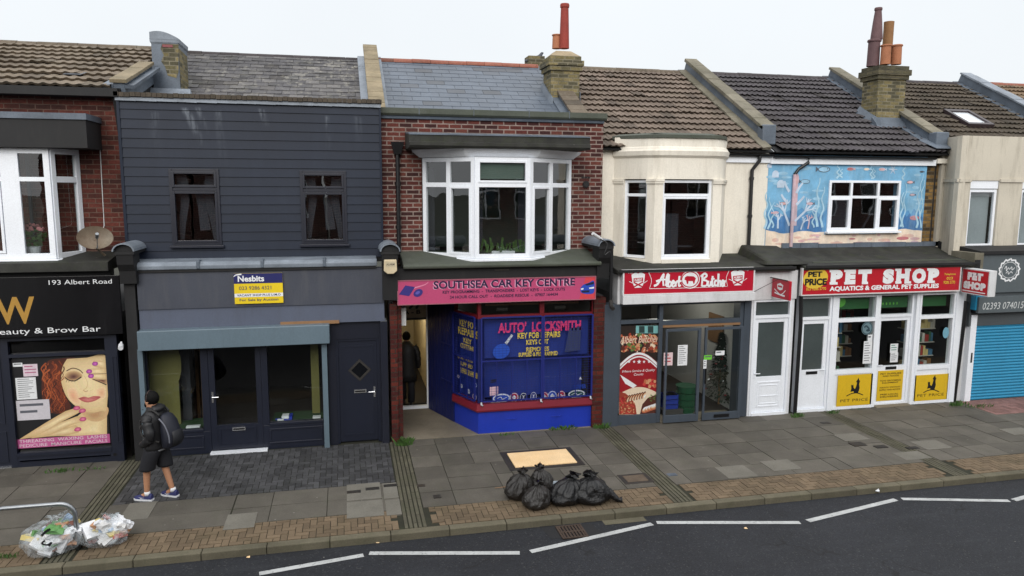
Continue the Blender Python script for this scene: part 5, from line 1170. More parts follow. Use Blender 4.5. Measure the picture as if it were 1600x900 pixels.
zA0 = Z(1335, 577); zA1 = Z(1335, 503); zB0 = Z(1335, 497); zY0, zY1 = Z(1335, 634), Z(1335, 584)
b = MB(); fP = FX(.02)
b.fbox(fP, eD[1]+.06, uP[0]-.002, -.02, fzE, -.12, .05); b.fbox(fP, uP[5]+.002, X(1497, 560), -.02, fzE, -.12, .05)
for a, c in ((uP[0], uP[1]), (uP[4], uP[5])):
    for s0_, s1_ in ((a, a+.055), (c-.055, c)): b.fbox(fP, s0_, s1_, .0, fzE, -.1, .03)
    for z0_, z1_ in ((.0, .075), (zY1, zA0), (zA1, zB0+.0), (fzE-.06, fzE-.002)): b.fbox(fP, a+.055, c-.055, z0_, z1_, -.1, .027)
    b.fbox(fP, a+.055, c-.055, .075, zY1, -.1, .0)
b.fbox(fP, uP[1]+.002, uP[1]+.09, .0, fzE, -.3, .02); b.fbox(fP, uP[4]-.09, uP[4]-.002, .0, fzE, -.3, .02)
b.build('shopfront', M['upvc'], E_, bevel=.004)
g = MB()
for a, c in ((uP[0], uP[1]), (uP[4], uP[5])):
    g = MB(); g.fquad(fP, a+.055, c-.055, zA0, zA1, -.04); g.build('shop_window', M['glass_shop'], E_); g = MB(); g.fquad(fP, a+.055, c-.055, zB0, fzE-.06, -.04); g.build('transom_light', M['glass_shop'], E_)
fQ = FX(.12); da, dc = uP[1]+.092, uP[4]-.092; zF = Z(1400, 495, .12)
b = MB(); b.fbox(fQ, da, da+.05, .0, fzE, -.1, .03); b.fbox(fQ, dc-.05, dc, .0, fzE, -.1, .03); b.fbox(fQ, da+.05, dc-.05, fzE-.06, fzE, -.1, .028); b.fbox(fQ, da+.05, dc-.05, zF, zF+.07, -.1, .028); b.fbox(fQ, da+.05, dc-.05, -.01, .06, -.1, .03); fo = b.build('door_frame', M['upvc'], E_)
g = MB(); g.fquad(fQ, da+.05, dc-.05, zF+.07, fzE-.06, -.04); g.build('fanlight', M['glass_shop'], fo)
b = MB(); b.fbox(fQ, da+.053, da+.13, .063, zF-.003, -.07, .0); b.fbox(fQ, dc-.13, dc-.053, .063, zF-.003, -.07, .0); b.fbox(fQ, da+.13, dc-.13, zF-.09, zF-.003, -.07, -.003); b.fbox(fQ, da+.13, dc-.13, .063, zY1+.12, -.07, -.003); dd = b.build('door', M['upvc'], E_, 'glazed white shop door')
g = MB(); g.fquad(fQ, da+.13, dc-.13, zY1+.12, zF-.09, -.03); g.build('pane', M['glass_shop'], dd); handle(dd, fQ, da+.09, 1.02, .0, 1, 'upvc'); shop_letterplate(dd, fQ, (da+dc)/2, zY1+.06, -.003, .3, 'black')
b = MB(); b.box(da, dc, -.1, .2, -.02, .02); b.build('threshold', M['concrete'], E_)
room(E_, uP[0]-.1, uP[5]+.3, .3, 5.5, .0, 2.95, 'room_dark')
b = MB(); rr = random.Random(8)
cols = [paint('box_%d' % i, c, .6, .1, 0, bump=0) for i, c in enumerate([(176, 172, 164), (54, 96, 70), (150, 52, 44), (196, 176, 120), (66, 110, 140), (120, 84, 52)])]
for xs, xe, y in ((uP[0]+.08, uP[0]+.5, .42), (uP[4]+.1, uP[5]-.06, .5), (uP[1]+.1, uP[4]-.1, 2.2)):
    for z in (.75, 1.1, 1.45, 1.8):
        b.box(xs, xe, y, y+.3, z-.02, z, 0); x = xs+.02
        while x < xe-.05: q = rr.uniform(.05, .13); b.box(x, min(x+q, xe), y+.03, y+.2, z+.002, z+rr.uniform(.12, .28), rr.randrange(6)); x += q+.01
b.build('stocked_shelf', cols, E_)
b = MB(); gm = paint('green_header', (34, 92, 48), .6, .1, 0, bump=0)
for a, c in ((uP[0]+.06, uP[1]-.06), (uP[4]+.06, uP[5]-.06), (da+.06, dc-.06)): b.box(a, c, .24, .25, zB0+.18, fzE-.12, 0)
u, z = uP[0]+.25, zB0+.36; b.ell(FX(.236), u, z, .15, .13, .0, 1, 20, t=.004)
for i in range(6): b.ell(FX(.236), da+.14+i*.1, zB0+.28, .02, .035, .0, 1, 8, t=.004)
b.build('window_header', [gm, paint('lime_print', (96, 178, 70), .6, .05, 0, bump=0)], E_)
# right-hand pipe stack
b = MB(); u = X(1496, 560, .0)
b.tube([(X(1510, 470, -.05), -.05, Z(1510, 470)), (u, .0, -.02)], .05, 10, 0); b.tube([(X(1518, 470, .05), .05, Z(1518, 470)), (X(1503, 630, .05), .05, -.02)], .045, 10, 1); b.box(X(1497, 560)+.01, X(1514, 560), .08, .3, -.02, fzE, 2)
b.build('downpipe', [M['black'], M['black_matt'], M['white_old']], E_)

# ================================================================== right-hand house with the blue roller shutter
F_ = thing('terraced_house', 'grey cream rendered house over a closed bright blue roller shutter, at the right edge', 'house', (18, 0, 0))
WF = 1.15; dF = .45; FX0, FX1 = XP[4]+.05, XP[4]+4.85
lF = X(1474, 300, WF); cF = X(1497, 300, dF)
tF, bF = Z(1560, 213, dF), Z(1560, 388, dF)
b = MB(); fWF = FX(WF); wall(b, fWF, FX0, FX1+9, 3.5, 6.2, [(lF+.1, FX1-.5, 3.6, 6.0)]); b.build('wall', M['cream2'], F_)
pF = [(lF, WF), (cF, dF), (cF+2.9, dF), (cF+3.4, WF)]
f1_, L1_ = FB(pF[0], pF[1]); f2_, L2f = FB(pF[1], pF[2]); f3_, L3f = FB(pF[2], pF[3])
zband = Z(1560, 281, dF); wins = [(X(1513, 330, dF)-cF+.0, X(1558, 330, dF)-cF), (X(1594, 330, dF)-cF, X(1594, 330, dF)-cF+1.0)]

hz = (bF+.05, zband-.02)
b = MB()
wall(b, f1_, 0, L1_, bF-.3, tF, [], .15); wall(b, f2_, 0, L2f, bF-.3, tF, [(a, c, *hz) for a, c in wins], .15); wall(b, f3_, 0, L3f, bF-.3, tF, [], .15)
b.add([(lF, WF, tF), (cF, dF, tF), (cF+2.9, dF, tF), (cF+3.4, WF, tF), (cF+3.4, WF+.6, tF), (lF, WF+.6, tF)], ((0,1,2,3,4,5),))
b.build('bay_wall', M['cream2'], F_)
b = MB()
for f_, L, ws in ((f1_, L1_, []), (f2_, L2f, wins)):
    x = 0
    for a, c in ws+[(L, L)]:
        if a > x: b.fbox(f_, x, a-.002, zband-.06, zband+.02, .002, .04); x = c+.002
b.build('string_course', M['cream2'], F_)
for a, c in wins:
    zt5 = Z(1540, 296, dF); b = MB(); b.fbox(f2_, a+.01, c-.01, zt5+.02, hz[1]-.003, -.12, -.03); b.build('panel', M['upvc'], F_)
    w5 = window(F_, f2_, a+.01, c-.01, hz[0], zt5, n=-.12, fw=.07, sill=.14)
    b = MB()
    for i in range(14):
        u0 = a+.06+(c-a-.12)*i/14; b.add([f2_.p(u0, hz[0], -.22), f2_.p(u0+(c-a)/28, hz[0], -.25), f2_.p(u0+(c-a)/28, zt5, -.25), f2_.p(u0, zt5, -.22)], ((0,1,2,3),)); b.add([f2_.p(u0+(c-a)/28, hz[0], -.25), f2_.p(u0+(c-a-.12)/14, hz[0], -.22), f2_.p(u0+(c-a-.12)/14, zt5, -.22), f2_.p(u0+(c-a)/28, zt5, -.25)], ((0,1,2,3),))
    b.build('net_curtain', M['fabric'], F_)
room(F_, cF, cF+3, 1.2, 4.5, 3.6, 6.2)
SF = Slope(.98, 6.20, 5.75, 8.70)
b = MB(); rolled_tiles(b, SF, XP[4]+.16, FX1-.1, .335, .158); rF = b.build('roof', M['tileF'], F_); under(SF, XP[4], FX1, rF); ridge(rF, SF, XP[4]+.15, FX1-.2, M['ridge_dark'])
parapet(F_, SF, FX1, .3, .30, .4, SF.L+.1, 'lead_light', 'lead', .7, ct=.06, over=.05)
# roof window: place on the slope
def on_slope(px, py):
    d = _ray(px, py); q = CAM_POS; t = (SF.b-q).dot(SF.n)/d.dot(SF.n); return q+d*t
s0_, s1_ = on_slope(1500, 180), on_slope(1530, 200)
tA = (s0_-SF.b).dot(SF.s); tB = (s1_-SF.b).dot(SF.s); xa, xb = on_slope(1482, 181).x-.1, on_slope(1520, 181).x-.12
t0_, t1_ = min(tA, tB)-.05, max(tA, tB)+.10; P = SF.p
b = MB()
def sbox(x0, x1, ta, tb, n0_, n1_, m=0): b.hexa([P(x0,ta,n0_),P(x1,ta,n0_),P(x1,tb,n0_),P(x0,tb,n0_),P(x0,ta,n1_),P(x1,ta,n1_),P(x1,tb,n1_),P(x0,tb,n1_)], m)
sbox(xa, xa+.1, t0_, t1_, 0, .14); sbox(xb-.1, xb, t0_, t1_, 0, .14); sbox(xa+.1, xb-.1, t0_, t0_+.12, 0, .138); sbox(xa+.1, xb-.1, t1_-.12, t1_, 0, .138)
rw = b.build('roof_window', paint('dark_bronze', (52, 42, 46), .4, .1, .2), rF)
b = MB(); b.quad(P(xa+.1,t0_+.12,.09), P(xb-.1,t0_+.12,.09), P(xb-.1,t1_-.12,.09), P(xa+.1,t1_-.12,.09)); b.build('pane', paint('painted_sky_glass', (216, 222, 228), .08, .03, 0, bump=0, spec=1.0), rw)  # reflection painted in: pale base colour stands for the mirrored sky
# shop: ledge, grey signs' board, shutter
lzF = Z(1560, 392, -.15)
b = MB(); b.xprof([(-.2, lzF-.08), (-.2, lzF), (WF, lzF+.16), (WF, lzF-.08)], XP[4]+.12, FX1+9); b.build('ledge', M['black_matt'], F_)
zs1, zs0 = Z(1560, 490, -.1), .0
b = MB(); b.box(XP[4]+.1, FX1+9, -.05, .3, zs1-.3, lzF-.082); b.build('fascia', paint('slate_grey_board', (74, 80, 84), .5, .08, .25), F_)
ua, ub = X(1519, 560, -.02), FX1-.4
b = MB(); z = .0; ns = 0
while z < zs1:
    e = min(z+.078, zs1); b.xprof([(-.0, z+.002), (-.012, z+.012), (-.022, (z+e)/2), (-.012, e-.012), (.0, e-.002), (.03, e-.002), (.03, z+.002)], ua, ub); z = e
sh = b.build('roller_shutter', M['shutter_blue'], F_)
b = MB(); b.box(X(1512, 560, -.05), ua+.01, -.06, .2, -.02, zs1-.02, 0); b.box(X(1514.5, 548), X(1517, 548), -.065, -.05, 1.0, 1.25, 1); b.build('guide_rail', [M['upvc'], M['iron']], sh)
b = MB(); q = RC(1519, 462, 1534, 487, -.1); b.box(q[0], q[1], -.2, -.055, q[2]+.06, q[3]); b.box(q[0]+.02, q[1]-.02, -.18, -.055, q[2]-.02, q[2]+.058, 1); b.build('shutter_motor', [M['shutter_blue'], M['black']], sh)
b = MB(); u = X(1508, 400, -.2); zz0 = Z(1508, 416, -.2); b.box(XP[4]-.06, XP[4]+.2, -.22, .5, zz0-.1, zz0+.32, 0); b.box(XP[4]-.05, XP[4]+.1, -.24, -.1, zz0-.3, zz0+.15, 1); b.build('console', [M['stone_grey'], M['black_matt']], F_)
g = MB(); p0 = gr(1512, 636); herring('pink_paving', p0.x+.15, XR, -1.15, -.03, .115, M['pinkpave'], .006)
# house beyond
G_ = thing('terraced_house', 'tan tiled roof with a red ridge beyond the last lead covered parapet', 'house', (24, 0, 0))
SG = Slope(1.0, 6.2, 5.75, 8.74)
b = MB(); rolled_tiles(b, SG, FX1+.2, FX1+9, .335, .158); rG = b.build('roof', M['tileG'], G_); under(SG, FX1, FX1+9, rG); ridge(rG, SG, FX1+.15, FX1+9, M['ridge_red'])
b = MB(); b.box(FX1+.2, FX1+9, 1.45, 2.0, -.02, 6.5); b.build('wall', M['cream2'], G_)
# ================================================================== signs, posters and notices
def board(name, label, q, Y, th, mat, cat='sign', bevel=.004, border=None):
    """flat sign board: q = u0,u1,z0,z1 ; front face at y = Y"""
    t = thing(name, label, cat, ((q[0]+q[1])/2, Y+th, q[2]))
    b = MB(); b.box(q[0], q[1], Y, Y+th, q[2], q[3]); b.build('board', mat, t, bevel=bevel)
    if border:
        b = MB(); f = FX(Y); w_ = border[1]; b.fbox(f, q[0]-w_, q[1]+w_, q[3]-.002, q[3]+w_, -th, .012); b.fbox(f, q[0]-w_, q[1]+w_, q[2]-w_, q[2]+.002, -th, .012); b.fbox(f, q[0]-w_, q[0]+.002, q[2]+.002, q[3]-.002, -th, .0118); b.fbox(f, q[1]-.002, q[1]+w_, q[2]+.002, q[3]-.002, -th, .0118)
        b.build('frame', border[0], t)
    return t, FX(Y)
def trace(Y, ox, oy, sc):                            # read points off an enlarged view of the photo onto the real board's plane
    def f(x, y): p = at(ox+x/sc, oy+y/sc, Y); return (p.x, p.z)
    return f
gold = ink((170, 130, 58), .35); wh = ink((228, 230, 232)); blk = ink((18, 18, 22)); crim = ink((178, 22, 46), .35)
# beauty shop
q = (XL, X(189, 478, -.2), Z(95, 525, -.2), Z(95, 432, -.2))
t, f = board('shop_sign', 'long black shop sign with a gold W and white lettering', q, -.20, .05, M['black_gloss'])
b = MB(); T = trace(-.2, 0, 400, 2.5)
def tx(mb, st, x0, y0, x1, y1, T, f, n=.003, m=0, **k):
    a, c = T(x0, (y0+y1)/2), T(x1, (y0+y1)/2); ym0, ym1 = T((x0+x1)/2, y1), T((x0+x1)/2, y0)
    mb.text(f, st, a[0], c[0], ym0[1], ym1[1], n, m, **k)
tx(b, '193 Albert Road', 190, 92, 437, 110, T, f); tx(b, 'Beauty & Brow Bar', -32, 280, 394, 308, T, f)
tx(b, 'W', -18, 160, 138, 266, T, f, m=1, bold=.02)
b.build('lettering', [wh, gold], t)
# woman's portrait poster
pY = -.0
T = trace(.042, 0, 400, 2.5); f = FX(.042)
t = thing('window_poster', 'poster of a red haired woman with closed eyes and painted nails', 'poster', (X(95, 700, .042), .05, Z(95, 700, .042)))
a0, a1 = T(50, 570), T(420, 570); b = MB(); zlo_, zhi_ = T(240, 742)[1], T(240, 395)[1]
b.box(a0[0], a1[0], .042, .046, zlo_, zhi_, 0)
skin, skin2, skin3 = ink((222, 196, 148)), ink((206, 172, 126)), ink((190, 146, 108))
cl_ = [blk, ink((112, 52, 30)), skin, skin2, skin3, ink((202, 120, 118)), ink((206, 88, 148)), ink((60, 40, 36)), ink((190, 84, 150)), ink((150, 74, 40)), wh, ink((210, 190, 200)), ink((74, 32, 22))]
PM_ = list(cl_); pidx = {}
def C_(rgb):
    k = tuple(int(round(v/4)*4) for v in rgb)
    if k not in pidx: PM_.append(ink(k)); pidx[k] = len(PM_)-1
    return pidx[k]
lay = [.0008]
def nl(): lay[0] += .000016; return lay[0]
def mixc(a, b_, t_): return tuple(p+(q-p)*t_ for p, q in zip(a, b_))
def soft(pts, c, edge, mid, steps=12, sm=True, pw=1.0):
    """a printed tone that drifts from its edge colour to the colour round c"""
    P2 = catmull(list(pts)+[pts[0]], 4)[:-1] if sm else pts
    for i in range(steps):
        k = 1-i/steps; b.fpoly(f, [T(c[0]+(x-c[0])*k, c[1]+(y-c[1])*k) for x, y in P2], nl(), C_(mixc(edge, mid, (i/(steps-1))**pw)))
def strand(pts, w, rgb): b.sk = 0; b.stroke(f, [T(*p) for p in pts], w, nl(), C_(rgb))
SK, SKs, SKd = (232, 212, 166), (212, 182, 134), (166, 122, 86)
rs = random.Random(11)
soft([(168,440),(190,408),(240,400),(300,400),(290,450),(262,500),(258,545),(278,590),(252,612),(205,614),(172,582),(162,520)], (215,500), (70,30,20), (124,56,30), 8)
for i in range(70):                                   # curls
    x, y = rs.uniform(172, 250), rs.uniform(405, 560); A_ = rs.uniform(6, 14); ph = rs.random()*6; L_ = rs.uniform(40, 90)
    strand([(x+A_*math.sin(ph+j*1.1), min(y+L_*j/6, 612)) for j in range(7)], (rs.uniform(.012, .03), .006), rs.choice([(150,70,36),(98,40,24),(60,26,18),(172,88,46),(120,52,28)]))
soft([(285,640),(335,600),(418,590),(418,702),(180,704)], (370,680), SKs, SK, 8, False)
soft([(318,612),(345,606),(418,588),(418,625),(385,646),(345,640)], (370,622), mixc(SKs,SKd,.2), mixc(SKs,SKd,.7), 6)
soft([(262,402),(340,397),(418,396),(418,588),(396,604),(362,611),(326,603),(290,582),(262,552),(244,510),(238,470),(246,430)], (345,490), SKs, SK, 16, True, .6)
soft([(262,520),(290,515),(310,545),(315,580),(290,578),(268,552)], (285,545), mixc(SK,(214,150,120),.25), (216,160,126), 6)
soft([(376,520),(410,510),(414,548),(396,560),(378,548)], (397,535), mixc(SK,(214,150,120),.2), (218,166,130), 6)
strand([(260,449),(284,438),(310,445),(324,458)], (.018,.016), (70,44,36))
soft([(248,478),(262,456),(290,449),(312,456),(322,470),(304,484),(272,488)], (288,472), mixc(SKs,SKd,.3), (92,58,52), 7); strand([(254,474),(270,485),(294,487),(318,472)], (.016,.022), (30,22,22))
for x in (262,272,284,296): strand([(x,484),(x-4,493)], .006, (30,22,22))
strand([(330,468),(342,495),(338,514),(326,523)], (.008,.016), SKs); strand([(326,524),(334,529),(344,526)], .010, SKd); strand([(352,526),(362,523),(364,514)], (.008,.005), SKs)
soft([(306,556),(328,549),(346,553),(366,547),(394,550),(372,565),(342,572),(320,566)], (346,561), (176,90,88), (212,136,128), 5); strand([(308,556),(330,557),(348,559),(370,555),(393,551)], .006, (136,60,62))
soft([(358,482),(385,472),(418,468),(418,500),(392,496)], (400,485), mixc(SKs,SKd,.2), (110,72,60), 5); strand([(362,480),(390,492),(416,503)], (.014,.02), (30,22,22))
for p0, p1, h0 in (((418,428),(362,420),13), ((418,450),(340,452),12), ((418,472),(348,470),10)):
    soft([(p0[0],p0[1]-h0),(p1[0]+8,p1[1]-h0*.9),(p1[0],p1[1]),(p1[0]+8,p1[1]+h0*.9),(p0[0],p0[1]+h0)], ((p0[0]+p1[0])/2,p1[1]-3), mixc(SKs,SKd,.15), (238,218,172), 6)
strand([(345,461),(416,459)], .007, (40,26,30)); 
for x, y in ((349,451),(372,421),(356,469)): soft([(x-13,y),(x-6,y-8),(x+8,y-7),(x+11,y),(x+6,y+7),(x-8,y+7)], (x,y), (150,60,140), (206,110,190), 4)
for pts, c in (([(75,716),(180,650),(255,606),(318,586),(332,597),(300,617),(232,652),(160,704)], (230,640)), ([(120,712),(230,652),(300,626),(336,630),(332,645),(290,655),(215,690),(180,706)], (250,656)), ([(170,706),(240,676),(296,660),(314,674),(306,690),(250,702)], (255,684))):
    soft(pts, c, mixc(SKs,SKd,.25), (238,218,172), 8, False)
for x, y, a_ in ((300,594,0),(322,604,0),(324,637,1),(304,677,1)): soft([(x-15,y+3),(x-7,y-7),(x+9,y-8),(x+14,y),(x+7,y+7),(x-8,y+8)], (x,y), (176,70,110), (226,130,160), 4)
pz = T(240, 706)[1]; nb = nl()+.0004; b.fpoly(f, [(a0[0]+.005, zlo_+.004), (a1[0]-.003, zlo_+.004), (a1[0]-.003, pz), (a0[0]+.005, pz)], nb, C_((184, 88, 140)))
for i, s in enumerate(('THREADING  WAXING  LASHES', 'PEDICURE  MANICURE  FACIALS')):
    zz = zlo_+.02+(1-i)*(pz-zlo_)*.48; b.text(f, s, a0[0]+.05, a1[0]-.05, zz, zz+(pz-zlo_)*.34, nb+.0006, 11, bold=.01)
b.build('print', PM_, t)
def notice(px0, py0, px1, py1, Y, label, rgb=(222, 224, 226), lines=6, name='notice', lc=(90, 92, 100), group=None):
    q = RC(px0, py0, px1, py1, Y); b = MB(); b.box(q[0], q[1], Y, Y+.002, q[2], q[3], 0); f = FX(Y); r2 = random.Random(px0)
    h = (q[3]-q[2])
    for i in range(lines):
        z = q[3]-h*(i+.9)/(lines+1); L = (q[1]-q[0])*r2.uniform(.45, .8); b.fpoly(f, [(q[0]+.1*(q[1]-q[0]), z), (q[0]+.1*(q[1]-q[0])+L, z), (q[0]+.1*(q[1]-q[0])+L, z+h*.25/lines), (q[0]+.1*(q[1]-q[0]), z+h*.25/lines)], .001, 1)
    return single(b, name, [ink(rgb), ink(lc)], label, 'notice', ((q[0]+q[1])/2, Y, q[2]), group)
nYa = .037
notice(25, 590, 57, 624, nYa, 'white price list taped left of the painted woman poster, the taller upper sheet', lines=10)
notice(36, 569, 59, 588, nYa, 'small pink and white card above the price list', (214, 196, 206), 3, lc=(176, 96, 130))
notice(26, 625, 78, 656, nYa, 'wide pale sheet under the price list on the beauty shop window', (196, 192, 198), 2)
notice(20, 567, 35, 573, nYa, 'small white label at the top left corner of the woman poster', lines=1)
# estate agent's board
q = RC(366, 427, 442, 474, -.13); t, f = board('agent_board', 'blue and yellow estate agent board with a white stripe', q, -.135, .03, ink((226, 196, 24)), bevel=0)
b = MB(); u0, u1, z0, z1 = q; h = z1-z0; wd_ = u1-u0
b.fpoly(f, [(u0, z1-h*.33), (u1, z1-h*.33), (u1, z1), (u0, z1)], .002, 0); b.fpoly(f, [(u0, z0+h*.22), (u1, z0+h*.22), (u1, z0+h*.34), (u0, z0+h*.34)], .002, 1)
b.text(f, 'Nesbits', u0+wd_*.08, u0+wd_*.62, z1-h*.27, z1-h*.07, .004, 1, bold=.03); b.text(f, '023 9286 4321', u0+wd_*.1, u0+wd_*.76, z0+h*.46, z0+h*.58, .004, 0)
b.text(f, 'VACANT SHOP PLUS U.M.O', u0+wd_*.05, u0+wd_*.95, z0+h*.245, z0+h*.32, .004, 0, bold=.02); b.text(f, 'For Sale by Auction', u0+wd_*.1, u0+wd_*.9, z0+h*.06, z0+h*.17, .004, 0, bold=.01)
b.stroke(f, [(u0, z1-h*.1), (u0+wd_*.05, z1-h*.04), (u0+wd_*.16, z1-h*.02)], (.012, .03), .0045, 1)
b.build('lettering', [ink((24, 28, 92)), wh], t)
# car key shop
q = (X(622, 455, -.24), X(930, 450, -.24), gsb, Z(775, 436, -.24))
t, f = board('shop_sign', 'pink shop sign with dark lettering, key fobs and a blue car', q, -.24, .05, paint('pink_sign', (184, 74, 114), .35, .04, .2, (150, 60, 96), bump=0), border=(paint('dusty_pink_trim', (160, 96, 110), .5), .015))
T = trace(-.24, 600, 400, 3.0); b = MB(); ik = ink((38, 26, 62)); 
tx(b, 'SOUTHSEA CAR KEY CENTRE', 232, 110, 895, 147, T, f, n=.005, bold=.03); tx(b, 'SOUTHSEA CAR KEY CENTRE', 229, 112, 892, 149, T, f, n=.0035, m=1, bold=.045)
tx(b, 'KEY PROGRAMMING  -  TRANSPONDERS  -  LOST KEYS  -  LOCK OUTS', 275, 155, 848, 169, T, f, n=.005, bold=.02); tx(b, '24 HOUR CALL OUT  -  ROADSIDE RESCUE  -  07907 164434', 308, 179, 815, 193, T, f, n=.005, bold=.02)
b.build('lettering', [ik, ink((226, 160, 190))], t)
b = MB()
b.fpoly(f, [T(70,180), T(100,138), T(145,145), T(118,188)], .005, 0); b.ell(f, *T(160,173), .10, .075, .005, 0, rot=.5); b.ell(f, *T(158,172), .05, .03, .007, 1, rot=.5); b.stroke(f, [T(140,150), T(190,135), T(208,122)], (.03, .012), .0045, 2)
b.build('key_picture', [ink((52, 44, 120)), ink((92, 86, 170)), ink((216, 130, 160))], t)
b = MB()
b.fpoly(f, [(q[1]-.35, q[2]+.005), (q[1]-.005, q[2]+.005), (q[1]-.005, q[3]-.005), (q[1]-.22, q[3]-.005)], .002, 4)
b.fpoly(f, catmull([T(920,150), T(935,134), T(958,126), T(984,116), T(985,168), T(965,178), T(935,176), T(922,168), T(920,150)], 3)[:-1], .005, 0); b.fpoly(f, [T(940,134), T(958,127), T(983,120), T(983,132), T(950,138)], .007, 1)
b.fpoly(f, [T(922,152), T(935,150), T(934,157), T(923,158)], .0075, 2); b.fpoly(f, [T(960,148), T(984,144), T(984,152), T(962,154)], .0075, 2); b.fpoly(f, [T(925,163), T(962,160), T(962,170), T(930,172)], .0075, 3)
b.build('car_picture', [ink((36, 72, 176)), ink((20, 26, 52)), wh, ink((24, 30, 60)), ink((204, 66, 74))], t)
# vinyl lettering inside the car key window
yel = ink((222, 198, 72)); pk_ = ink((216, 60, 116))
T = trace(.03, 600, 400, 3.0); f = Fr((0, .05), (1, 0))
t = thing('window_lettering', 'pink and yellow lettering and round badges on the blue front window', 'lettering', (4.0, .03, .75))
b = MB()
tx(b, "AUTO'  LOCKSMITH", 535, 306, 925, 356, T, f, n=.0, m=1, bold=.04)
for s, x0, y0, x1, y1 in (('KEY FOB REPAIRS', 627, 357, 828, 385), ('KEYS CUT', 668, 391, 773, 416), ('REMOTES', 668, 426, 775, 448), ('SUPPLIED & PROGRAMMED', 632, 450, 816, 470)): tx(b, s, x0, y0, x1, y1, T, f, n=.0, bold=.04)
b.ell(f, *T(551,448), .19, .16, .0, 2, 24, rot=.4); b.stroke(f, [T(572,412), T(602,370)], (.06, .05), .001, 3, False); b.fpoly(f, [T(868,342), T(925,330), T(920,442), T(848,452)], .0, 4)
b.build('lettering', [yel, pk_, ink((40, 84, 190)), ink((200, 206, 214)), ink((52, 62, 96))], t)
b = MB()
bw = ink((206, 212, 222)); 
def badge(x, y, rx, rz, m, inner=None, shape=0):
    u, z = T(x, y); b.ell(f, u, z, rx, rz, .0, m, 20); b.ring(f, u, z, rx*.92, rz*.92, rx*.14, .001, 0)
    if shape == 1: b.stroke(f, [(u-rx*.55, z-rz*.1), (u-rx*.1, z+rz*.25), (u+rx*.1, z-rz*.2), (u+rx*.55, z+rz*.15)], .016, .0014, 0)
    if shape == 2: b.fpoly(f, [(u-rx*.35, z-rz*.5), (u-rx*.1, z+rz*.1), (u-rx*.35, z+rz*.5), (u, z+rz*.3), (u+rx*.4, z+rz*.5), (u+rx*.1, z), (u+rx*.35, z-rz*.5), (u, z-rz*.1)], .0014, 0)
    if shape == 3: b.fpoly(f, [(u-rx*.5, z), (u, z+rz*.5), (u+rx*.5, z), (u, z-rz*.5)], .0014, 0)
badge(552, 668, .21, .11, 1, shape=1); badge(611, 664, .10, .11, 2, shape=3); badge(655, 664, .09, .11, 3, shape=2); badge(702, 660, .075, .11, 5, shape=2); badge(754, 661, .09, .11, 2, shape=3); badge(790, 657, .11, .12, 1, shape=3); badge(833, 655, .09, .11, 2, shape=1); badge(904, 648, .21, .10, 4, shape=1)
b.fpoly(f, [T(497,616), T(536,612), T(536,652), T(497,656)], .0, 6); b.fpoly(f, [T(500,680), T(536,676), T(536,694), T(500,697)], .0016, 0); b.text(f, 'POWER', *[T(892, 615)[0], T(948, 615)[0], T(915, 622)[1], T(915, 604)[1]], .0, 1, bold=.02); b.fpoly(f, [T(915,580), T(922,566), T(930,580)], .0, 0)
b.fpoly(f, [T(500,582), T(530,577), T(530,592), T(500,597)], .0, 3)
b.build('badge', [bw, ink((34, 74, 180)), ink((168, 40, 52)), ink((22, 26, 48)), ink((26, 72, 62)), ink((30, 44, 120)), ink((226, 190, 200))], t)
t = thing('window_lettering', 'yellow stacked lettering and small badges on the angled side window', 'lettering', (2.5, .45, .75))
fs2, Ls = f2, L2
b = MB(); H = zmid-zsl
for s, ua, ub, za, zb_ in (('KEY FOB', .18, .86, .84, .92), ('REPAIRS', .12, .96, .74, .83), ('KEY', .34, .7, .655, .715), ('CUTTING', .22, .82, .58, .64), ('LOST KEYS', .1, .72, .44, .49), ('SUPPLIED', .2, .72, .37, .42), ('& PROGRAMMED', .2, .97, .28, .345)):
    b.text(fs2, s, Ls*ua, Ls*ub, zsl+H*za, zsl+H*zb_, -.03, 0, bold=.04)
for u, z, r, m_ in ((.55, .09, .07, 1), (.8, .055, .09, 2), (.25, .12, .06, 1), (.85, .2, .06, 3), (.12, .22, .05, 2)): b.ell(fs2, Ls*u, zsl+H*z, r, r*.8, -.03, m_); b.ring(fs2, Ls*u, zsl+H*z, r*.9, r*.72, .012, -.029, 1)
b.build('lettering', [yel, bw, ink((120, 90, 130)), ink((34, 74, 180))], t)
# butcher
q = (X(975, 440, -.24), X(1177, 440, -.24), Z(1075, 457, -.24), Z(1075, 422, -.24))
t, f = board('shop_sign', 'crimson butcher sign with white script, a cow roundel and two crests', q, -.24, .10, crim, border=(ink((214, 214, 216)), .03))
T = trace(-.24, 940, 400, 3.215); b = MB()
sw = .05
def cmp_(p): x, y = p; return (262+(x-262)*.86, y) if x < 430 else ((497+(x-490)*.80, y) if x < 650 else p)
def scr(strokes, w=sw, n=.006, m=0, raw=False):
    for s_ in strokes: b.stroke(f, [T(*(p if raw else cmp_(p))) for p in s_], (w, w*.75), n, m)
scr([[(262,150),(285,140),(312,100),(320,92),(316,120),(318,150)], [(275,128),(300,120),(330,118)], [(330,150),(342,120),(346,92),(338,100),(334,130),(338,152),(346,146)],
     [(350,92),(348,120),(346,150),(358,152),(364,136),(354,128),(347,138)], [(368,142),(380,132),(374,124),(367,140),(374,154),(386,146)], [(388,154),(390,128),(388,142),(398,126),(404,130)], [(400,130),(424,124)], [(412,100),(408,130),(408,150),(420,146)]])
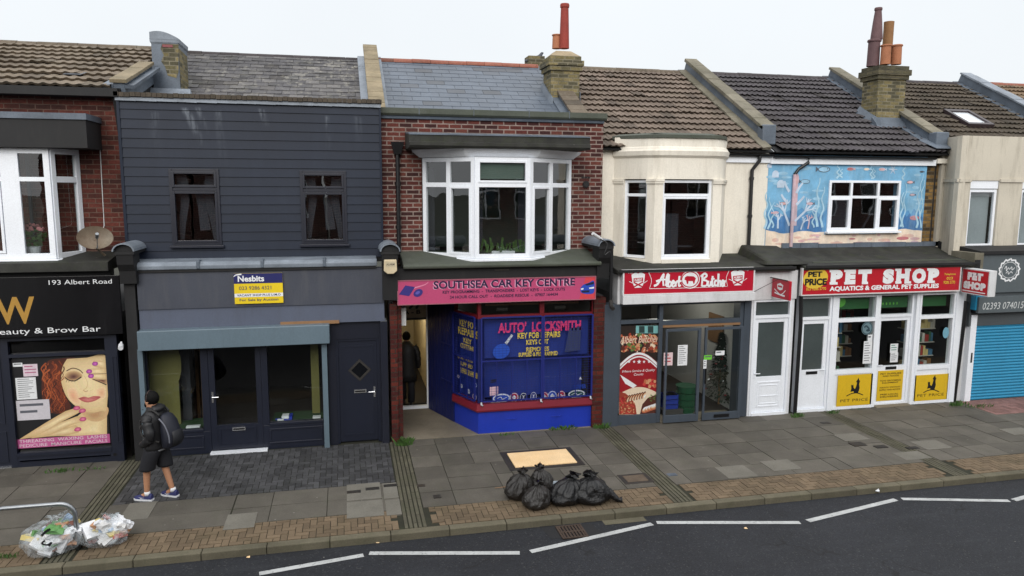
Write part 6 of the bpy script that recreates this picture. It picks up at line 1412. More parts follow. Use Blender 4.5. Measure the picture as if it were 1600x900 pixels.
scr([[(502,96),(500,125),(496,152)], [(490,104),(515,88),(528,100),(505,118),(530,126),(525,148),(495,150)], [(538,124),(536,146),(548,148),(556,126),(554,150)], [(566,100),(562,128),(564,150),(572,146)], [(556,118),(578,114)], [(592,124),(580,126),(578,146),(594,146)], [(602,88),(600,120),(598,152),(604,128),(614,126),(614,150),(620,146)], [(622,140),(634,130),(628,122),(621,138),(628,152),(638,144)], [(636,152),(638,124),(637,138),(646,122)]])
scr([[(236,82),(440,78),(640,72)], [(240,164),(440,160),(630,152)], [(236,82),(250,122),(240,164)], [(640,72),(626,110),(632,152)]], .012, .004, 0, True)
b.ell(f, *T(446,118), .225, .205, .003, 0, 28); b.ell(f, *T(444,118), .215, .18, .0036, 1, 28); b.ell(f, *T(444,118), .19, .158, .0042, 0, 28)
b.fpoly(f, [T(418,108), T(428,100), T(462,102), T(474,112), T(470,120), T(466,138), T(460,138), T(458,126), T(436,126), T(434,140), T(428,140), T(424,122), T(416,120)], .0052, 1)
for x, y in ((184, 122), (684, 110)):
    b.fpoly(f, [T(x-34,y-28), T(x-14,y-40), T(x,y-34), T(x+14,y-42), T(x+34,y-30), T(x+30,y+6), T(x+18,y+36), T(x-18,y+38), T(x-30,y+8)], .003, 0)
    b.fpoly(f, [T(x-24,y-10), T(x+24,y-14), T(x+24,y+4), T(x-24,y+8)], .004, 1); b.text(f, 'ALBERT', T(x-20,y)[0], T(x+20,y)[0], T(x,y+3)[1], T(x,y-9)[1], .005, 0, bold=.03)
    b.stroke(f, [T(x-24,y+10), T(x+20,y+32)], .03, .005, 1, False); b.stroke(f, [T(x+24,y+8), T(x-20,y+32)], .03, .0055, 1, False); b.stroke(f, [T(x+28,y+14), T(x+46,y+2)], .012, .004, 0, False); b.stroke(f, [T(x-28,y+14), T(x-46,y+6)], .012, .004, 0, False)
    b.text(f, '198', *[T(x-50 if x < 400 else x+28, y)[0], T(x-30 if x < 400 else x+52, y)[0], T(x,y-34)[1], T(x,y-42)[1]], .004, 0)
b.build('lettering', [wh, crim], t)
# hanging butcher sign
xs = X(1206, 450, -.1); fh = Fr((xs, -.08), (0, -1)); ln = .70
z0, z1 = Z(1206, 463, -.08), Z(1206, 434, -.08)
t = thing('hanging_sign', 'small crimson hanging sign on a wire bracket over the white door', 'sign', (xs, -.08, z0))
b = MB(); b.fbox(fh, .02, ln, z0, z1, -.06, .0); b.build('board', crim, t, bevel=.008)
b = MB(); u, z = ln*.5, (z0+z1)/2; b.fpoly(fh, [(u-.12,z+.10),(u,z+.14),(u+.12,z+.10),(u+.10,z),(u,z-.03),(u-.10,z)], .004, 0); b.fpoly(fh, [(u-.08,z+.04),(u+.08,z+.04),(u+.08,z+.08),(u-.08,z+.08)], .006, 1); b.stroke(fh, [(u-.22,z-.02),(u,z-.12),(u+.2,z-.13)], (.02,.04), .005, 0); b.stroke(fh, [(u+.22,z+.0),(u+.05,z-.12),(u-.2,z-.10)], (.02,.03), .0055, 0); b.build('crest', [wh, crim], t)
b = MB(); b.tube([(xs-.03, -.08, z1+.01), (xs-.03, -.75, z1+.01)], .012, 6); b.tube([(xs-.03, -.4, z1+.01), (X(1176, 457, -.07), -.06, Z(1176, 457, -.07))], .006, 6); b.build('bracket', M['iron'], t)
# butcher's window poster
T = trace(.055, 940, 400, 3.215); f = FX(.055)
a0, a1 = T(87, 570)[0], T(291, 570)[0]; z0, z1 = T(188, 796)[1], T(188, 348)[1]
t = thing('window_poster', 'tall red butcher poster of meat cuts with stars and a cleaver', 'poster', ((a0+a1)/2, .06, z0))
b = MB(); b.box(a0, a1, .055, .059, z0, z1, 0); rr = random.Random(12)
PC = [ink((40, 30, 26)), ink((150, 24, 34)), wh, ink((186, 104, 72)), ink((206, 150, 110)), ink((226, 206, 180)), ink((150, 60, 44)), ink((92, 120, 60)), ink((120, 176, 176)), ink((84, 44, 34)), ink((196, 66, 60)), ink((40, 60, 60))]
def clip(x0, y0, x1, y1): return [T(x0, y0), T(x1, y0), T(x1, y1), T(x0, y1)]
b.fpoly(f, clip(172,350,288,388), .001, 8)
for x in (188, 232): b.fpoly(f, clip(x,352,x+28,386), .0014, 11)
for i in range(60):
    x, y = rr.uniform(98, 280), rr.uniform(395, 480); b.ell(f, *T(x,y), rr.uniform(.03,.09), rr.uniform(.02,.06), .0015+i*.00002, rr.choice([3,4,6,3,9,5,7]), 10, rot=rr.uniform(0,3))
b.fpoly(f, [T(87,796), T(87,545)]+[T(87+204*i/16, 545-62*math.sin(math.pi*i/16)) for i in range(17)]+[T(291,545), T(291,796)], .003, 1)
for k, (dy_, w_) in enumerate(((0, .05), (16, .03))): b.stroke(f, [T(90+196*i/12, 552+dy_-62*math.sin(math.pi*i/12)) for i in range(13)], w_, .0033+k*.0002, 2)
for i in range(5):
    u, z = T(138+i*25, 531); r = .055 if i == 2 else .038; b.fpoly(f, [(u+(r if j % 2 == 0 else r*.42)*math.sin(math.pi*j/5), z+(r if j % 2 == 0 else r*.42)*math.cos(math.pi*j/5)) for j in range(10)], .004, 2)
b.text(f, 'Where Service & Quality', T(103,578)[0], T(268,578)[0], T(180,586)[1], T(180,570)[1], .004, 2, shear=.3); b.text(f, 'Counts', T(162,594)[0], T(210,594)[0], T(180,600)[1], T(180,588)[1], .004, 2, shear=.3)
b.fpoly(f, [T(92,596), T(128,618), T(176,650), T(158,664), T(118,640), T(112,630)], .004, 2)
b.text(f, 'Albert Butcher', T(92,420)[0], T(286,420)[0], T(188,436)[1], T(188,400)[1], .005, 1, shear=.3, bold=.05); b.text(f, 'Albert Butcher', T(92,420)[0], T(286,420)[0], T(188,436)[1], T(188,400)[1], .0056, 5, shear=.3, bold=.005)
for i in range(16): b.ell(f, *T(rr.uniform(208,278), rr.uniform(622,656)), rr.uniform(.03,.07), rr.uniform(.02,.04), .004+i*.00002, rr.choice([3,4,10,4]), 10, rot=rr.uniform(0,3))
b.fpoly(f, [T(87,796), T(87,690)]+[T(88+202*i/16, 692-34*math.sin(math.pi*i/16)) for i in range(17)]+[T(291,796)], .0045, 5)
b.fpoly(f, [T(88,795), T(88,680), T(120,690), T(150,715), T(170,750), T(176,795)], .0048, 6); b.fpoly(f, [T(192,795), T(204,745), T(232,712), T(290,690), T(290,795)], .0048, 9)
for i in range(90): b.ell(f, *T(rr.uniform(92,164), rr.uniform(706,790)), rr.uniform(.012,.035), rr.uniform(.01,.022), .005+i*.00001, rr.choice([10,3,10,6,4,1]), 8, rot=rr.uniform(0,3))
for i in range(7):
    x0_ = 132+i*13
    for k in range(4): b.ell(f, *T(x0_+2*k, 716-i*3+2*k), .095-.018*k, .034-.006*k, .0060+i*.0004+k*.00008, (9, 4, 5, 2)[k], 14, rot=1.05)
for i in range(4):
    for k in range(4): b.ell(f, *T(226+i*14-2*k, 770-i*5-2*k), .13-.022*k, .065-.012*k, .0062+i*.0004+k*.00008, (3, 4, 5, 2)[k], 14, rot=.4)
for i in range(22): b.ell(f, *T(rr.uniform(236,288), rr.uniform(696,728)), rr.uniform(.015,.04), rr.uniform(.008,.02), .008+i*.00002, rr.choice([7,7,9]), 8, rot=rr.uniform(0,3))
for i in range(70):
    x, y = rr.uniform(94, 284), rr.uniform(392, 482); b.ell(f, *T(x,y), rr.uniform(.012,.035), rr.uniform(.008,.02), .0027+i*.000003, rr.choice([4,5,3,9,6]), 8, rot=rr.uniform(0,3))
b.build('print', PC, t)
nY = -.165
notice(1037, 551, 1051, 571, -.17, 'red and white card on the left butcher door, low', (214, 190, 192), 3, lc=(170, 40, 50)); notice(1059, 539, 1074, 571, -.17, 'tall white menu sheet on the left butcher door', lines=9)
notice(1100, 555, 1112, 562, -.22, 'bright green sticker on the right butcher door', (110, 200, 60), 1); notice(1099, 562, 1104, 576, -.22, 'narrow white sticker beside the door handle of the butcher', lines=3)
notice(1118, 548, 1132, 555, -.17, 'white slip under the picture inside the butcher', lines=1)
# pet shop
q = (X(1254, 440, -.2), X(1499, 440, -.2), Z(1375, 457, -.2), Z(1375, 418, -.2))
t, f = board('shop_sign', 'long red pet shop sign with bold white letters and a yellow oval', q, -.2, .07, ink((178, 32, 44), .3), border=(ink((206, 206, 206)), .025))
T = trace(-.2, 1230, 390, 3.333); b = MB()
def slab(ch, x0, x1, y0, y1, serifs=()):
    tx(b, ch, x0, y0, x1, y1, T, f, n=.005, bold=.085)
    for sx0, sx1, top in serifs:
        ya, yb_ = (y0, y0+13) if top else (y1-13, y1); yo = (sx0-330)*-.012
        b.fpoly(f, [T(sx0, ya), T(sx1, ya), T(sx1, yb_), T(sx0, yb_)], .0056, 0)
y0, y1 = 104, 180
slab('P', 226, 288, y0+1, y1+2, ((220,262,0),(220,250,1))); slab('E', 302, 356, y0, y1+1, ((296,330,0),(296,330,1))); slab('T', 368, 438, y0-1, y1, ((388,420,0),))
slab('S', 498, 556, y0-3, y1-2); slab('H', 568, 636, y0-5, y1-3, ((562,594,0),(562,594,1),(612,644,0),(612,644,1))); slab('O', 650, 722, y0-6, y1-4); slab('P', 734, 790, y0-7, y1-6, ((728,768,0),(728,756,1)))
tx(b, 'AQUATICS & GENERAL PET SUPPLIES', 220, 184, 788, 212, T, f, n=.005, bold=.045)
b.ell(f, *T(147,150), .325, .235, .004, 1, 30, rot=.14)
b.text(f, 'PET', *[T(108,130)[0], T(182,130)[0], T(145,142)[1], T(145,114)[1]], .006, 2, bold=.05); b.text(f, 'PRICE', *[T(92,160)[0], T(206,160)[0], T(148,186)[1], T(148,150)[1]], .006, 2, bold=.05)
b.text(f, '023 9286 5770', *[T(98,208)[0], T(202,196)[0], T(150,212)[1], T(150,196)[1]], .006, 1, bold=.02)
for s, ya, yb_ in (('Telephone', 122, 136), ('023', 142, 156), ('9286 5770', 162, 178)): wdt_ = 30 if len(s) > 4 else 16; b.text(f, s, T(845-wdt_,150)[0], T(845+wdt_,150)[0], T(845,yb_)[1], T(845,ya)[1], .006, 1, bold=.02)
b.build('lettering', [wh, ink((216, 182, 60)), blk], t)
for i, (px0, px1, lab) in enumerate(((1308, 1362, 'left of the two yellow panels with a black cat and dog'), (1428, 1480, 'right of the two yellow panels with a black cat and dog'))):
    q = RC(px0, 584, px1, 634, -.0); q = (q[0], q[1], .082, q[3]-.02)
    t, f = board('yellow_panel', lab, q, -.01, .006, M['yellow'], cat='panel', bevel=0)
    b = MB(); u, z = (q[0]+q[1])/2, q[2]+(q[3]-q[2])*.40; s = 1.0
    b.fpoly(f, [(u-.02,z),(u-.03,z+.05),(u-.12,z+.04),(u-.10,z+.12),(u-.11,z+.22),(u-.08,z+.20),(u-.05,z+.22),(u-.04,z+.14),(u,z+.10),(u+.03,z+.16),(u+.05,z+.26),(u+.02,z+.28),(u+.06,z+.34),(u+.09,z+.38),(u+.10,z+.32),(u+.13,z+.30),(u+.11,z+.22),(u+.13,z+.12),(u+.10,z)], .002, 0)
    b.stroke(f, [(u-.22,z-.06),(u-.08,z-.005),(u+.08,z),(u+.24,z-.06)], .022, .0024, 0); b.text(f, 'PET PRICE', q[0]+.10, q[1]-.10, q[2]+.10, q[2]+.17, .002, 0, space=1.1)
    b.build('picture', blk, t)
q = (da+.14, dc-.14, .16, zY1+.02); t, f = board('yellow_panel', 'yellow panel of small black text on the pet shop door', (q[0], q[1], q[2]-.05, q[3]-.02), .106, .006, M['yellow'], cat='panel', bevel=0)
b = MB(); H = q[3]-q[2]-.06
for i, s in enumerate(('PET SUPPLIES', 'AND FOODS', '', 'TOYS GROOMING', 'EQUIPMENT', '', 'AQUATIC SPECIALIST', 'SUPPLY AND ADVICE', '', 'FREE LOCAL', 'DELIVERIES')):
    if s: zz = q[2]+H*(1-(i+1)/11.5); hw = (q[1]-q[0])*.036*min(len(s), 11.5); um_ = (q[0]+q[1])/2; b.text(f, s, um_-hw, um_+hw, zz, zz+H*.06, .002, 0, bold=.02)
b.build('lettering', ink((70, 56, 20)), t)
notice(1349, 533, 1362, 568, -.0, 'two white sheets one above the other on the left pet shop window', lines=8); notice(1356, 523, 1363, 533, -.0, 'small white sticker above the two sheets on the pet shop window', lines=1)
b = MB(); f = FX(-.0); u, z = X(1355, 513), Z(1355, 513); b.ell(f, u, z, .155, .16, .0, 0, 28, t=.003); b.ring(f, u, z, .145, .15, .02, .001, 1); b.stroke(f, [(u-.08,z+.02),(u-.03,z+.06),(u+.06,z-.02)], .04, .0012, 1); b.ell(f, u+.03, z-.05, .06, .03, .0013, 1); single(b, 'round_sticker', [ink((104, 128, 136)), ink((40, 60, 70))], 'round grey blue sticker at the top of the left pet shop window', 'sticker', (u, 0, z-.16))
notice(1391, 537, 1403, 551, .085, 'white card on the pet shop door, upper of two', lines=3, lc=(60, 130, 110)); notice(1391, 551, 1403, 566, .085, 'white card on the pet shop door, lower of two', lines=4)
b = MB(); u, z = X(1478, 520), Z(1478, 520); b.ell(f, u, z, .09, .14, .0, 0, 16, t=.003); single(b, 'hanging_tag', [ink((110, 160, 178))], 'pale blue tag hanging at the right edge of the pet shop window', 'tag', (u, 0, z-.14))
# projecting pet shop sign
xs = X(1502, 440, -.1); fh = Fr((xs, -.10), (0, -1)); z0, z1 = Z(1502, 457, -.1), Z(1502, 418, -.1); ln = .80
t = thing('projecting_sign', 'red and white box sign sticking out beside the blue shutter', 'sign', (xs, -.1, z0))
b = MB(); b.fbox(fh, 0, ln, z0, z1, -.20, .0); b.build('box', M['white_old'], t, bevel=.008)
b = MB(); b.fquad(fh, .03, ln-.03, z0+.03, z1-.03, .003); b.build('face', ink((178, 32, 44), .3), t)
b = MB(); hh = z1-z0; b.text(fh, 'PET', ln*.22, ln*.78, z0+hh*.56, z0+hh*.86, .006, 0, bold=.09); b.text(fh, 'SHOP', ln*.10, ln*.90, z0+hh*.20, z0+hh*.50, .006, 0, bold=.09); b.fpoly(fh, [(.06, z0+.06), (ln-.08, z0+.06), (ln-.08, z0+.085), (.06, z0+.085)], .006, 0); b.build('lettering', wh, t)
# right edge signs
q = (XP[4]+.22, FX1+9, Z(1560, 457, -.1), Z(1560, 396, -.1)); gsl = paint('slate_sign', (84, 92, 96), .45, .06, .2)
t, f = board('shop_sign', 'slate grey sign with a white leafy wreath, above the shutter', q, -.12, .06, gsl)
b = MB(); u, z = X(1577, 422, -.12), Z(1577, 422, -.12)
for i in range(26):
    a = 2*math.pi*i/26; b.ell(f, u+.29*math.cos(a), z+.26*math.sin(a), .055, .022, .003+.0001*(i % 3), 0, 8, rot=a+.7+(i % 2)*1.2)
b.ring(f, u, z, .235, .205, .012, .003, 0)
for s_ in ([(-.15,.03),(-.1,.1),(-.09,-.02),(-.04,.06),(0,.02),(.06,.08),(.08,0),(.15,.06)], [(-.1,-.08),(-.04,-.03),(-.02,-.1),(.05,-.04),(.1,-.08)]): b.stroke(f, [(u+x, z+y) for x, y in s_], .016, .004, 0)
b.build('wreath', wh, t)
q = (X(1532, 474, -.3), FX1+9, Z(1560, 489, -.3), Z(1560, 464, -.3)); t, f = board('shop_sign', 'lower grey strip sign with a white phone number, above the blue shutter', (q[0], q[1], q[2], q[3]), -.26, .22, gsl)
b = MB(); b.text(f, '02393 074015', X(1536, 472, -.26), X(1536, 472, -.26)+1.22, q[2]+.09, q[2]+.26, .004, 0, shear=.15); b.build('lettering', ink((200, 204, 204)), t)
# ================================================================== fittings and things on the street
# satellite dish
u, z, y = X(147, 373, -.2), Z(147, 372, -.2), -.15
t = thing('satellite_dish', 'rusty oval satellite dish beside the white bay window', 'satellite dish', (u, y, z-.35))
b = MB(); c = Vector((u, y, z)); ax = Vector((.35, -.85, .38)).normalized(); ux = ax.cross(Vector((0,0,1))).normalized(); uy = ux.cross(ax)
rows = []
for i in range(7):
    r = i/6; rows.append([c+ax*(.10*r*r-.08)+ux*(.30*r*math.cos(a))+uy*(.225*r*math.sin(a)) for a in [2*math.pi*j/28 for j in range(28)]])
for off, fl_ in ((0, 0), (-.012, 1)):
    vs = [v+ax*off for r_ in rows for v in r_]; b.add(vs, [(i*28+j, i*28+(j+1) % 28, (i+1)*28+(j+1) % 28, (i+1)*28+j) for i in range(6) for j in range(28)])
b.build('dish', M['rust'], t, smooth=True)
b = MB(); b.tube([c-uy*.2, c-uy*.26+ax*.2, c-uy*.1+ax*.34], .012, 8); b.tube([c-uy*.1+ax*.30, c-uy*.06+ax*.40], .03, 10); b.build('feed_arm', M['metal'], t)
b = MB(); b.tube([c-ax*.08, c-ax*.2-Vector((0,0,.1)), (u+.08, y+.25, z-.35)], .022, 8); b.build('mount', M['rust'], t)
b = MB(); b.tube([(X(158, 250, WA-.01), WA-.012, Z(158, 215, WA)), (X(160, 300, WA), WA-.012, 5.0), (X(163, 352, WA), WA-.012, Z(163, 352, WA)), (u+.05, y+.2, z)], .008, 6); single(b, 'aerial_cable', [M['white_old']], 'thin white cable running down the orange brick to the dish', 'cable', (u, WA, z))
# alarm box
u, z = X(610, 414, -.5), Z(610, 428, -.5); t = thing('alarm_box', 'aged cream alarm box on the bracket between the navy and red brick houses', 'alarm box', (u, -.42, z))
b = MB(); f = FX(-.43); b.fpoly(f, [(u-.12, z+.28), (u-.13, z+.06), (u-.06, z), (u+.06, z), (u+.13, z+.06), (u+.12, z+.28)], .08, 0, .09); b.build('cover', M['alarm'], t, bevel=.012)
b = MB(); b.fpoly(f, [(u-.09, z+.14), (u+.09, z+.14), (u+.09, z+.24), (u-.09, z+.24)], .083, 0); b.text(f, 'ALARM', u-.08, u+.08, z+.17, z+.21, .085, 1, bold=.02); b.build('lettering', [ink((190, 178, 150)), ink((90, 80, 70))], t)
# white camera and cable on the right console
u, z = X(936, 372, -.45), Z(936, 372, -.45); t = thing('pipe_bundle', 'white pipe end and loose cable lying on the right bracket of the brick house', 'pipe', (u, -.4, z-.2))
b = MB(); b.tube([(u-.16, -.5, z+.10), (u+.02, -.42, z), (u+.22, -.30, z-.14)], .035, 10); b.build('pipe', M['white_old'], t)
b = MB(); b.tube(catmull([(u+.02, -.46, z-.02), (u+.16, -.52, z-.12), (u+.10, -.52, z-.35), (u+.24, -.5, z-.3), (u+.26, -.5, z-.7)], 5), .012, 6); b.build('cable', M['black'], t)
b = MB(); u2 = X(955, 420, -.2); b.tube([(u2, -.2, Z(955, 388, -.2)), (u2, -.2, Z(955, 470, -.2))], .04, 8); b.tube([(u2, -.2, Z(955, 470, -.2)), (u2-.02, -.32, Z(955, 478, -.2)), (u2-.02, -.42, Z(955, 480, -.2))], .045, 8, 1); b.build('downpipe', [M['black'], M['iron']], K)
for px, py, lab in ((188, 540, 'small white camera on the pier between the beauty shop and the empty shop'),):
    u, z = X(px, py, -.2), Z(px, py, -.2); b = MB(); b.tube([(u, -.12, z+.05), (u, -.18, z)], .02, 8); b.tube([(u, -.16, z), (u+.03, -.30, z-.03)], .045, 12); single(b, 'security_camera', [M['white']], lab, 'camera', (u, -.12, z))
# pigeon on the rear stack
p = at(836, 92, 6.3); vs, fs = skin_mesh([(0,0,0),(.1,0,.03),(.17,0,.10),(.20,0,.17),(.25,0,.17),(-.12,0,-.02),(-.25,0,-.05)], [(0,1),(1,2),(2,3),(3,4),(0,5),(5,6)], [.085,.08,.05,.042,.012,.06,.025], 2)
t = thing('pigeon', 'grey pigeon perched behind the brick chimney', 'bird', (p.x, 6.4, p.z-.09)); b = MB(); b.add([Vector((v.x*1.15, v.y, v.z*1.15))+Vector((p.x, 6.4, p.z)) for v in vs], fs); b.build('body', paint('pigeon_grey', (74, 78, 88), .7, .25, .2, (50, 50, 56), 12), t, smooth=True)
b = MB()
for s in (-.03, .03): b.tube([(p.x, 6.4+s, p.z-.05), (p.x+.01, 6.4+s, p.z-.115)], .008, 6)
b.build('leg', M['pot_red'], t)
# cellar hatch with a sheet of plywood
c4 = [gr(794, 711), gr(879, 702), gr(900, 723), gr(815, 732)]; x0, x1 = min(c4[0].x, c4[3].x)-.02, max(c4[1].x, c4[2].x)+.02; y1_, y0_ = (c4[0].y+c4[1].y)/2, (c4[2].y+c4[3].y)/2
t = thing('hatch_cover', 'pale plywood sheet in a dark frame on the pavement behind the black bags', 'hatch', ((x0+x1)/2, (y0_+y1_)/2, 0))
b = MB(); b.box(x0-.12, x1+.12, y0_-.12, y0_, -.02, .008); b.box(x0-.12, x1+.12, y1_, y1_+.12, -.02, .008); b.box(x0-.12, x0, y0_, y1_, -.02, .0075); b.box(x1, x1+.12, y0_, y1_, -.02, .0075); b.build('frame', M['iron'], t)
b = MB(); b.box(x0+.005, x1-.005, y0_+.005, y1_-.005, -.01, .024); b.build('board', M['ply'], t, bevel=.003)
# covers in the paving
def cover(px, py, w_, d_, lab, mat='iron', fr='slab', rim=.0, cat='cover', name='utility_cover'):
    p = gr(px, py); t = thing(name, lab, cat, (p.x, p.y, 0), 'small covers set in the pavement')
    b = MB(); b.box(p.x-w_/2, p.x+w_/2, p.y-d_/2, p.y+d_/2, -.02, .009)
    for i in range(3): b.box(p.x-w_/2+.02, p.x+w_/2-.02, p.y-d_/2+d_*(i+.3)/3, p.y-d_/2+d_*(i+.55)/3, .009, .012)
    b.build('lid', M[mat], t)
    if rim: b = MB(); b.box(p.x-w_/2-rim, p.x+w_/2+rim, p.y-d_/2-rim, p.y+d_/2+rim, -.02, .0055); b.build('surround', M[fr], t)
M['pale_slab'] = stonemat('pale_concrete', (110, 107, 99), .15, 0, .3, (96, 92, 84), .85, 2, .05)
cover(553, 769, .24, .12, 'first of three dark covers in pale concrete left of the grooved strip'); cover(582, 764, .24, .12, 'middle of three dark covers in pale concrete'); cover(610, 759, .24, .12, 'dark cover in pale concrete touching the grooved strip')
cover(658, 759, .14, .10, 'small dark cover just right of the second grooved strip'); cover(683, 776, .13, .13, 'small square stopcock cover near the buff pavers'); cover(1050, 742, .18, .12, 'little blue grey cover right of the third grooved strip', 'lead')
cover(1340, 694, .30, .22, 'dark square cover left of the pair in front of the pet shop'); cover(1376, 698, .26, .14, 'dark oblong cover touching the far grooved strip'); cover(1426, 700, .26, .12, 'dark oblong cover right of the far grooved strip'); cover(1290, 661, .22, .12, 'small dark cover near the foot of the black party pipe')
p = gr(993, 748); t = thing('manhole_cover', 'framed rusty manhole cover beside the third grooved strip', 'manhole', (p.x, p.y, 0))
b = MB(); b.box(p.x-.28, p.x+.28, p.y-.22, p.y+.22, -.02, .006); b.build('frame', M['iron'], t); b = MB(); b.box(p.x-.20, p.x+.20, p.y-.15, p.y+.15, -.02, .010); b.build('lid', stonemat('rusty_lid', (92, 80, 68), .2, 0, .4, (66, 54, 44), .8, 5), t)
b = MB()
for xa, xb, ya, yb_ in ((541, 596, 756, 781), (598, 622, 755, 779), (541, 600, 783, 808), (602, 627, 781, 805), (194, 238, 786, 812), (352, 400, 803, 826)):
    ym = (ya+yb_)/2; u0, u1 = gr(xa, ym).x, gr(xb, ym).x; b.box(u0+.008, u1-.008, gr((xa+xb)/2, yb_).y, gr((xa+xb)/2, ya).y, -.02, .0065)
for px, py, w_, d_ in ((1150, 737, .60, .55), (1455, 695, .62, .5), (1330, 683, .60, .42), (1425, 712, .6, .4), (1010, 690, .0, .0), (1220, 727, .6, .5), (1590, 674, .6, .4)):
    if w_: p = gr(px, py); b.box(p.x-w_/2, p.x+w_/2, p.y-d_/2, p.y+d_/2, -.02, .0062)
struct(b, 'pale_paving', M['pale_slab'])
# gully grate
c4 = [gr(866, 822, ZR), gr(908, 819, ZR), gr(913, 832, ZR), gr(875, 836, ZR)]; x0, x1 = (c4[0].x+c4[3].x)/2, (c4[1].x+c4[2].x)/2; yb, yt = YK1-.50, YK1-.07
t = thing('gully_grate', 'rusty iron drain grate in the gutter below the black bags', 'drain', ((x0+x1)/2, (yb+yt)/2, ZR))
b = MB(); zz = ZR+.007
b.box(x0, x1, yb, yb+.03, zz, zz+.014); b.box(x0, x1, yt-.03, yt, zz, zz+.014); b.box(x0, x0+.03, yb+.03, yt-.03, zz, zz+.013); b.box(x1-.03, x1, yb+.03, yt-.03, zz, zz+.013); ym = (yb+yt)/2; b.box(x0+.03, x1-.03, ym-.015, ym+.015, zz, zz+.013)
for i in range(1, 8): u = x0+(x1-x0)*i/8; b.box(u-.014, u+.014, yb+.03, ym-.015, zz, zz+.012); b.box(u-.014, u+.014, ym+.015, yt-.03, zz, zz+.012)
b.build('grate', stonemat('rusty_iron', (66, 54, 46), .25, 0, .4, (52, 42, 36), .7, 6), t); b = MB(); b.box(x0+.01, x1-.01, yb+.01, yt-.01, zz-.0005, zz+.002); b.build('pit', M['black'], t)
# cycle hoop
y = gr(122, 858).y; xr = gr(122, 858).x; xl = xr-1.12; zt_ = Z(60, 790, y); r = .2
pts = [(xl, y, 0), (xl, y, zt_-r)]+[(xl+r-r*math.cos(a), y, zt_-r+r*math.sin(a)) for a in [math.pi/2*j/6 for j in range(1, 7)]]+[(xr-r+r*math.sin(a), y, zt_-r+r*math.cos(a)) for a in [math.pi/2*j/6 for j in range(7)]]+[(xr, y, 0)]
b = MB(); b.tube(pts, .032, 14); single(b, 'cycle_hoop', [M['metal']], 'galvanised cycle parking hoop by the clear rubbish bags', 'bike stand', ((xl+xr)/2, y, 0), smooth=True)
# ------------------------------------------------------------------ rubbish bags
def plastic(name, rgb, rough=.3):
    t = NT(name); t.base(lin(rgb)); n1_ = t.noise(9, detail=5, rough=.7); n2 = t.noise(26, detail=3); t.bump(t.math('ADD', n1_, t.math('MULTIPLY', n2, .4)), .9, .03); return t.fin(rough, 0, .5)
M['bin_bag'] = plastic('black_plastic', (17, 17, 19), .34); M['bin_bag_thin'] = plastic('thin_black_plastic', (34, 31, 29), .32)
def bag_mesh(mb, c, rx, ry, rz, seed, neck=(0, 0, 1), lean=(0, 0), m=0, N=72, Q=44, squash=.35, folds=13, amp=.12, tail=None):
    rs = random.Random(seed); o = Vector((rs.uniform(0, 50), rs.uniform(0, 50), rs.uniform(0, 50))); ph = rs.random()*6; vs = []; fs = []
    prof = catmull([(.0, .42), (.03, .80), (.16, 1.02), (.36, 1.03), (.55, .93), (.70, .72), (.80, .44), (.865, .20), (.90, .17), (.95, .30), (1.0, .40)], 8)
    def rad_at(v):
        for (a, ra), (c_, rc_) in zip(prof, prof[1:]):
            if a <= v <= c_: return ra+(rc_-ra)*(v-a)/max(1e-6, c_-a)
        return prof[-1][1]
    for i in range(Q+1):
        v = i/Q; r = rad_at(v); pl_ = max(0, (v-.25)/.6)
        for j in range(N):
            a = 2*math.pi*j/N; d = Vector((math.cos(a), math.sin(a), v*1.6))
            f1 = noise.noise(d*1.3+o); f2 = noise.noise(d*2.9+o); f4 = 1-abs(noise.noise(d*2.4+o*.7))*2.2; f5 = 1-abs(noise.noise(Vector((d.x*5.5, d.y*5.5, d.z*2.2))+o))*2.4
            k = 1+amp*(1.5*f1+.6*f2+.40*f4+.34*f5-.35)+.13*math.sin(folds*a+ph+2.2*f1+1.5*f2)*min(1, pl_)*(1 if v < .88 else 2.0)
            z = v*1.92*rz*(1+.10*f1*(1 if v < .8 else .3))+(.03*math.sin(3*a+ph)+.02*f2)*(v > .93)
            x, y = math.cos(a)*r*rx*k, math.sin(a)*r*ry*k
            t_ = v*v; vs.append(Vector((x+lean[0]*t_, y+lean[1]*t_, max(z-.004, .001)))+c)
    for i in range(Q):
        for j in range(N): fs.append((i*N+j, i*N+(j+1) % N, (i+1)*N+(j+1) % N, (i+1)*N+j))
    fs.append(tuple(range(N-1, -1, -1))); fs.append(tuple(Q*N+j for j in range(N)))
    mb.add(vs, fs, m)
bg_g = 'black rubbish bags heaped at the kerb'
